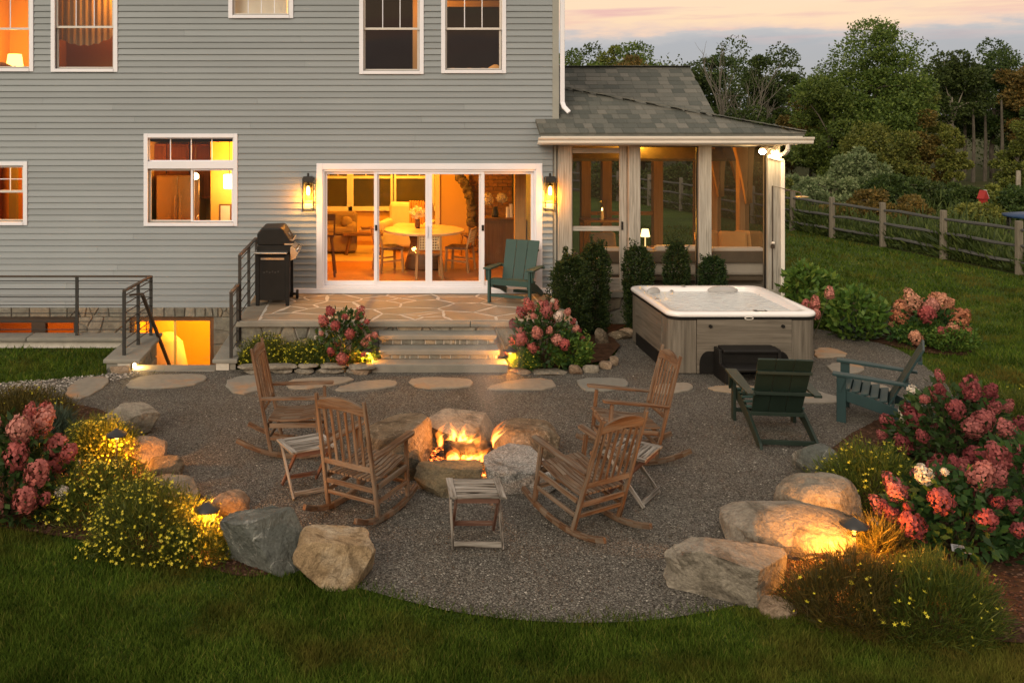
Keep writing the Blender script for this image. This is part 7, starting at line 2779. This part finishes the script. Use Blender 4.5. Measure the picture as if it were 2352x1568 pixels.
def fireplace_side():
    # partition behind the third panel, brick pier and arch
    m = MB(); m.box(ix(1004, 20.4), ix(1076, 20.4), 20.4, 20.5, FL1, CE1); hb(m, 'partition', MAT['inwall'])
    m = MB(); m.box(ix(1000, 20.35), ix(1010, 20.35), 20.33, 20.39, FL1, CE1); hb(m, 'door_casing', MAT['incream'])
    e = empty('brick_chimney', (ix(1120, 20.2), 20.2, FL1), 0, 'brick chimney breast with a rough stone arch beside the dining area', 'chimney')
    x0, x1 = ix(1078, 20.2) - e.location.x, ix(1184, 20.2) - e.location.x
    MB().box(x0 + .02, x1 - .02, .02, .5, 0, CE1 - FL1).build('core', MAT['mortar_dark'], e)
    rg = random.Random(2)
    z = 0.01
    row = 0
    bm_ = MB().box(0, .195, 0, .05, 0, .068).mesh('brick', MAT['brick'])
    hb_ = MB().box(0, .095, 0, .05, 0, .068).mesh('brick', MAT['brick'])
    while z < CE1 - FL1 - .07:
        x = x0
        if row % 2: inst('brick', hb_, e, (x, -.02 + rg.uniform(-.008, .008), z)); x += .105
        while x < x1 - .1:
            inst('brick', bm_ if x < x1 - .2 else hb_, e, (x, -.02 + rg.uniform(-.008, .008), z)); x += .205
        z += .078; row += 1
    # stones of the arch
    for k in range(9):
        t = k / 8
        a = R(8 + 74 * t)
        px_ = 1112 - 62 * (1 - math.cos(a)) ** 1.0 - 4
        pz = 400 + 110 * (1 - math.sin(a))
        me = rock_mesh(.10, .12, .11, 600 + k, 'brown', 3, 6, .75, .05)
        inst('arch_stone', me, e, (ix(px_ - 26 * (1 - t), 20) - e.location.x, -.22, WZ(405 + 105 * (1 - t) ** 1.3, 20) - FL1))
    # cabinet with flowers
    e = empty('sideboard', (ix(1150, 18.6), 18.6, FL1), 0, 'dark wooden sideboard seen through the last door panel', 'sideboard')
    W = MAT['brown_wood']
    MB().box(-.36, .40, -.25, .25, .04, .90).build('body', W, e, bevel=.006)
    MB().box(-.38, .42, -.27, .26, .90, .94).build('top', W, e, bevel=.006)
    for k in range(2):
        MB().box(-.34 + .37 * k, .01 + .37 * k, -.262, -.251, .08, .86).build('door', W, e)
    v = empty('flower_vase', (ix(1138, 18.5), 18.55, FL1 + .94), 0, 'vase of two round cream hydrangea heads on the sideboard', 'vase')
    MB().lathe([(.06, 0), (.07, .05), (.04, .18), (.05, .2)], 16).build('vase', MAT['iron'], v, smooth=True)
    for k, (dx, dz) in enumerate(((-.14, .36), (.13, .38))):
        inst('flower_head', HEADS['petal_white'][k], v, (dx, 0, dz), (0, 0, 0), (.22, .22, .18))
    stems_mesh((0, 0, .12), [(-.14, 0, .34), (.13, 0, .36)], .005).build('stem', MAT['stem'], v)
    for k, (px, h) in enumerate(((1166, .2), (1174, .26))):
        t = empty('candle', (ix(px, 18.5), 18.5, FL1 + .94), 0, ('shorter', 'taller')[k] + ' cream candle on the sideboard', 'candle', 'candles on the sideboard')
        MB().lathe([(.035, 0), (.035, h), (.03, h + .004)], 14).build('wax', MAT['fabric_cream'], t)
    # lit post at the right jamb
    m = MB(); m.box(ix(1183, 17.2), ix(1208, 17.2), 17.2, 17.34, FL1, CE1); hb(m, 'timber_post', MAT['warm_wood'])


fireplace_side()


def kitchen():
    Y = 19.1
    for k in range(3):
        a, b = ix(330 + 53 * k, Y - .4), ix(381 + 53 * k, Y - .4)
        e = empty('wall_cabinet', ((a + b) / 2, Y - .2, 1.9), 0, ('first', 'second', 'third')[k] + ' cherry wall cabinet from the side wall, seen in the kitchen transom', 'cabinet', 'kitchen wall cabinets')
        w = (b - a) / 2
        MB().box(-w, w, -.18, .18, 0, 1.1).build('body', MAT['cabinet'], e)
        MB().box(-w + .05, w - .05, -.195, -.181, .06, 1.04).build('door', MAT['cabinet'], e, bevel=.008)
    e = empty('refrigerator', (ix(415, 18.5), 18.6, FL1), 0, 'tall steel refrigerator seen through the kitchen window', 'refrigerator')
    MB().box(-.42, .42, -.35, .35, 0, 1.78).build('body', MAT['stainless'], e, bevel=.01)
    MB().box(-.415, -.005, -.375, -.352, .05, 1.76).build('door', MAT['stainless'], e, bevel=.008)
    MB().box(.005, .415, -.375, -.352, .05, 1.76).build('door', MAT['stainless'], e, bevel=.008)
    for s in (-1, 1): MB().tube([(s * .05, -.41, .6), (s * .05, -.41, 1.4)], .014, 8).build('handle', MAT['stainless'], e)
    e = empty('kitchen_counter', (ix(440, 16.6), 16.5, FL1), 0, 'kitchen counter below the window with a faucet', 'counter')
    MB().box(-1.1, .95, -.3, .3, .06, .86).build('base_cabinet', MAT['cabinet'], e)
    MB().box(-1.12, .97, -.32, .32, .86, .9).build('worktop', MAT['pale_top'], e)
    f = MB().tube([(.1, .2, .9), (.1, .2, 1.1), (.1, .14, 1.18), (.1, .05, 1.14)], .015, 8).build('faucet', MAT['stainless'], e, smooth=True)
    e = empty('pendant_lamp', (ix(527, 17.6), 17.6, 2.2), 0, 'glowing white pendant lamp in the kitchen window corner', 'lamp')
    MB().lathe([(.10, 0), (.11, .02), (.11, .24), (.10, .26)], 20).build('lamp_shade', emis('pendant_glow', (1, .85, .6), 9), e)
    MB().tube([(0, 0, .26), (0, 0, .9)], .008, 6).build('cord', MAT['iron'], e)
    pt('pendant_light', (ix(527, 17.6), 17.45, 2.1), 10, WARM, .1, e)
    e = empty('pendant_bulb', (ix(449, 17.2), 17.2, 2.4), 0, 'small glowing pendant bulb over the kitchen sink', 'lamp')
    MB().lathe([(.03, 0), (.06, .03), (.06, .08), (.02, .12)], 14).build('bulb', emis('bulb_glow_2', (1, .75, .4), 14), e)
    MB().tube([(0, 0, .1), (0, 0, .7)], .006, 6).build('cord', MAT['iron'], e)
    m = MB(); m.box(ix(488, 18.2), -1.76, 18.0, 18.1, FL1, CE1); hb(m, 'partition', MAT['inyellow'])
    e = empty('picture_frame', (ix(517, 17.95), 17.985, 1.45), 0, 'small dark-framed picture on the yellow kitchen wall', 'picture')
    MB().box(-.12, .12, -.01, .01, 0, .42).build('frame', MAT['brown_wood'], e)
    MB().box(-.09, .09, -.014, -.0105, .03, .39).build('print', MAT['fabric_cream'], e)


kitchen()


def others():
    # room behind the small side window: dark door and panels
    m = MB(); m.box(ix(20, 18.2), ix(38, 18.2), 18.2, 18.3, FL1, CE1); hb(m, 'timber_post', MAT['indark'])
    # bedroom lamp and headboard
    e = empty('bedside_lamp', (ix(34, 17.8), 17.8, FL2), 0, 'bedside lamp with glowing cream shade in the corner bedroom', 'lamp')
    zz = WZ(152, 17.8) - FL2
    MB().lathe([(.09, zz - .22), (.03, zz - .2), (.05, zz - .1), (.02, zz)], 14).build('base', MAT['brown_wood'], e, smooth=True)
    MB().lathe([(.16, zz), (.155, zz + .005), (.125, zz + .22), (.12, zz + .225)], 20).build('lamp_shade', emis('shade_glow', (1, .58, .13), 3.2), e)
    pt('bedside_light', (ix(34, 17.8), 17.7, FL2 + zz + .3), 62, AMBER, .1, e)
    MB().box(-.25, .25, -.2, .2, 0, zz - .22).build('nightstand', MAT['brown_wood'], e)
    e = empty('bed', (ix(-10, 17.4), 17.5, FL2), 0, 'bed with dark pillow at the corner bedroom window', 'bed')
    MB().box(-.6, .55, -.5, .7, .1, .55).build('mattress', MAT['fabric_brown'], e, bevel=.06)
    zp = WZ(140, 17.3) - FL2
    MB().lathe([(.3, 0), (.34, .1), (.2, .3), (.04, .38)], 16, (.15, -.2, zp - .4), 1, .5).build('pillow', MAT['fabric_brown'], e, smooth=True)
    MB().box(-.6, .55, -.45, -.3, .5, zp - .35).build('headboard', MAT['brown_wood'], e)
    # scalloped valance
    e = empty('valance', (ix(195, 16.3), 16.26, WZ(62)), 0, 'pale scalloped window valance in an upstairs window', 'curtain')
    mb = MB()
    n = 60
    x0, x1 = -.52, .52
    for k in range(n):
        a, b = x0 + (x1 - x0) * k / n, x0 + (x1 - x0) * (k + 1) / n
        f = lambda x: -.28 + .17 * (abs(x) / .52) ** 2 - .03 * abs(math.sin(x * 19))
        g = lambda x: .02 * math.sin(x * 60)
        mb.quad((a, g(a), f(a)), (b, g(b), f(b)), (b, g(b), .75), (a, g(a), .75))
    mb.build('cloth', foliage('tan_sheer', [(0, (.26, .17, .085)), (1, (.32, .21, .11))], trans=.55), e, smooth=True)
    # bathroom blind
    e = empty('window_blind', (ix(600, 16.3), 16.27, WZ(30)), 0, 'cream blind lit from behind in the small upstairs window', 'blind')
    MB().box(-.45, .45, -.005, .005, -.05, .8).build('cloth', MAT['fabric_cream'], e)
    # study: orange door casing and orange beam
    m = MB(); m.box(ix(948, 17.0), ix(961, 17.0), 17.0, 17.1, FL2, CE2); hb(m, 'door_casing', MAT['warm_wood'])
    m = MB(); m.box(ix(1000, 17.3), ix(1170, 17.3), 17.3, 17.4, WZ(16, 17.3), WZ(2, 17.3)); hb(m, 'beam', MAT['warm_wood'])
    pt('hall_light', (1.2, 16.6, 5.6), 22, AMBER, .1)
    for k, px in enumerate((1040, 1078, 1110, 1138)):
        e = empty('cushion', (ix(px, 16.5), 16.5, WZ(158 if k < 3 else 150, 16.5) - .12), 0,
                  ('first', 'second', 'third', 'tallest')[k] + ' dim cushion along the sill of the dark upstairs window', 'cushion', 'cushions at the upstairs sill')
        MB().lathe([(.1, -.1), (.14, 0), (.12, .08), (.03, .13)], 14, sy=.5).build('cover', MAT['fabric_orange'], e, smooth=True)
    e = empty('storage_bench', (ix(1088, 16.6), 16.6, FL2), 0, 'dark window seat under the cushions upstairs', 'bench')
    MB().box(-.6, .6, -.25, .2, 0, WZ(158, 16.5) - .22 - FL2).build('box', MAT['brown_wood'], e)
    # basement: wall corner, chair shape
    m = MB(); m.box(-4.28, ix(398, 17.6), 17.6, 17.7, -2.05, .25); hb(m, 'partition', MAT['inwall'])
    e = empty('basement_chair', (ix(385, 17.3), 17.3, -2.05), 0, 'rounded cream chair back glowing behind the basement door', 'chair')  # a cloth-covered chair, gives no light itself
    MB().lathe([(.35, 0), (.4, .5), (.38, 1.0), (.28, 1.45), (.1, 1.62)], 18, sy=.5).build('backrest', MAT['fabric_cream'], e, smooth=True)


others()


def porch_things():
    W = MAT['brown_wood']
    # long sofa along the screen, its back to the terrace
    e = empty('porch_sofa', (4.55, 16.75, PZ), 0, 'long cream porch sofa with brown rail, seen from behind', 'sofa')
    C_ = MAT['fabric_cream']
    zt = WZ(570, 16.4) - PZ
    taupe = plain('taupe_rail', (.16, .125, .09), (.13, .10, .075), 5, .7)
    L0, L1 = -.6, 2.35
    MB().box(L0, L1, -.38, -.30, WZ(602, 16.4) - PZ, WZ(577, 16.4) - PZ, (1, 0, 0)).build('back_rail', taupe, e, bevel=.008)
    MB().box(L0, L1, -.29, .40, .16, .40).build('seat_cushion', C_, e, bevel=.05)
    for k in range(3):
        a = L0 + (L1 - L0) * k / 3
        MB().box(a + .01, a + (L1 - L0) / 3 - .01, -.28, -.1, .40, zt + .03 * (k % 2)).build('back_cushion', C_, e, bevel=.06)
    for x in (L0 + .04, L1 - .04):
        for y in (-.34, .36):
            MB().box(x - .035, x + .035, y - .035, y + .035, 0, WZ(577, 16.4) - PZ).build('leg', taupe, e)
    MB().box(L0, L1, -.34, .38, .09, .15, (1, 0, 0)).build('seat_frame', taupe, e)
    MB().box(L1 - .6, L1, .0, 1.6, .16, .42).build('chaise_cushion', C_, e, bevel=.05)
    for k, (x, y, rz, lab, mat) in enumerate(((1.55, .28, .3, 'big orange pillow leaning behind the middle post on the porch sofa', 'fabric_orange'), (1.95, .2, -.2, 'orange pillow at the post side of the chaise', 'fabric_orange'),
                                              (2.25, .3, -.5, 'orange pillow slumped at the chaise end', 'fabric_orange'), (-.42, .05, .2, 'grey-brown pillow at the screen door end of the porch sofa', 'fabric_brown'))):
        p = empty('pillow', (4.55 + x, 16.75 + y, PZ + .42), rz, lab, 'pillow', 'pillows on the porch sofa')
        MB().box(-.25, .25, -.06, .06, 0, .46).build('cover', MAT[mat], p, bevel=.055, rot=(R(-14), 0, 0))
    # lamp
    x = ix(1482, 17.3)
    e = empty('table_lamp', (x, 17.3, PZ), 0, 'small glowing table lamp on the porch', 'lamp')
    zl = WZ(526, 17.3) - PZ
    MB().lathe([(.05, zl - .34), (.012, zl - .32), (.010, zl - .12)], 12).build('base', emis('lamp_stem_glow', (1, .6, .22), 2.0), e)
    MB().lathe([(.085, zl - .14), (.06, zl - .005), (.055, zl)], 20).build('lamp_shade', emis('porch_shade', (1, .62, .22), 5), e)
    MB().box(-.25, .25, -.2, .2, 0, zl - .34).build('side_table', W, e)
    pt('porch_lamp', (x, 17.2, PZ + zl + .12), 40, AMBER, .06, e)
    ceiling_lamp(5.2, 18.6, WZ(336) + .2, 200, 'warm ceiling lamp inside the screened porch', AMBER)
    # console with hurricane lanterns
    e = empty('console_table', (ix(1395, 18.6), 18.7, PZ), 0, 'dark console table behind the porch screen door', 'table')
    MB().box(-.5, .5, -.22, .22, .86, .9).build('tabletop', W, e)
    for sx in (-1, 1):
        for sy in (-1, 1): MB().box(sx * .46 - .03, sx * .46 + .03, sy * .18 - .03, sy * .18 + .03, 0, .86).build('leg', W, e)
    for k, dx in enumerate((-.1, .36)):
        h = empty('hurricane_candle', (ix(1395, 18.6) + dx, 18.62, PZ + .9), 0, ('left', 'right')[k] + ' lit candle in a glass cylinder on the porch console', 'candle', 'candles on the porch console')
        MB().lathe([(.09, 0), (.09, .38)], 18).build('glass', MAT['glass'], h)
        MB().lathe([(.03, 0), (.03, .18), (.02, .182)], 12).build('wax', MAT['fabric_cream'], h)
        MB().lathe([(.004, .18), (.011, .2), (.002, .235)], 8).build('flame', emis('candle_flame', (1, .6, .2), 25), h)
    pt('candle_light', (ix(1395, 18.6), 18.4, PZ + 1.25), 2.0, AMBER, .05)


porch_things()
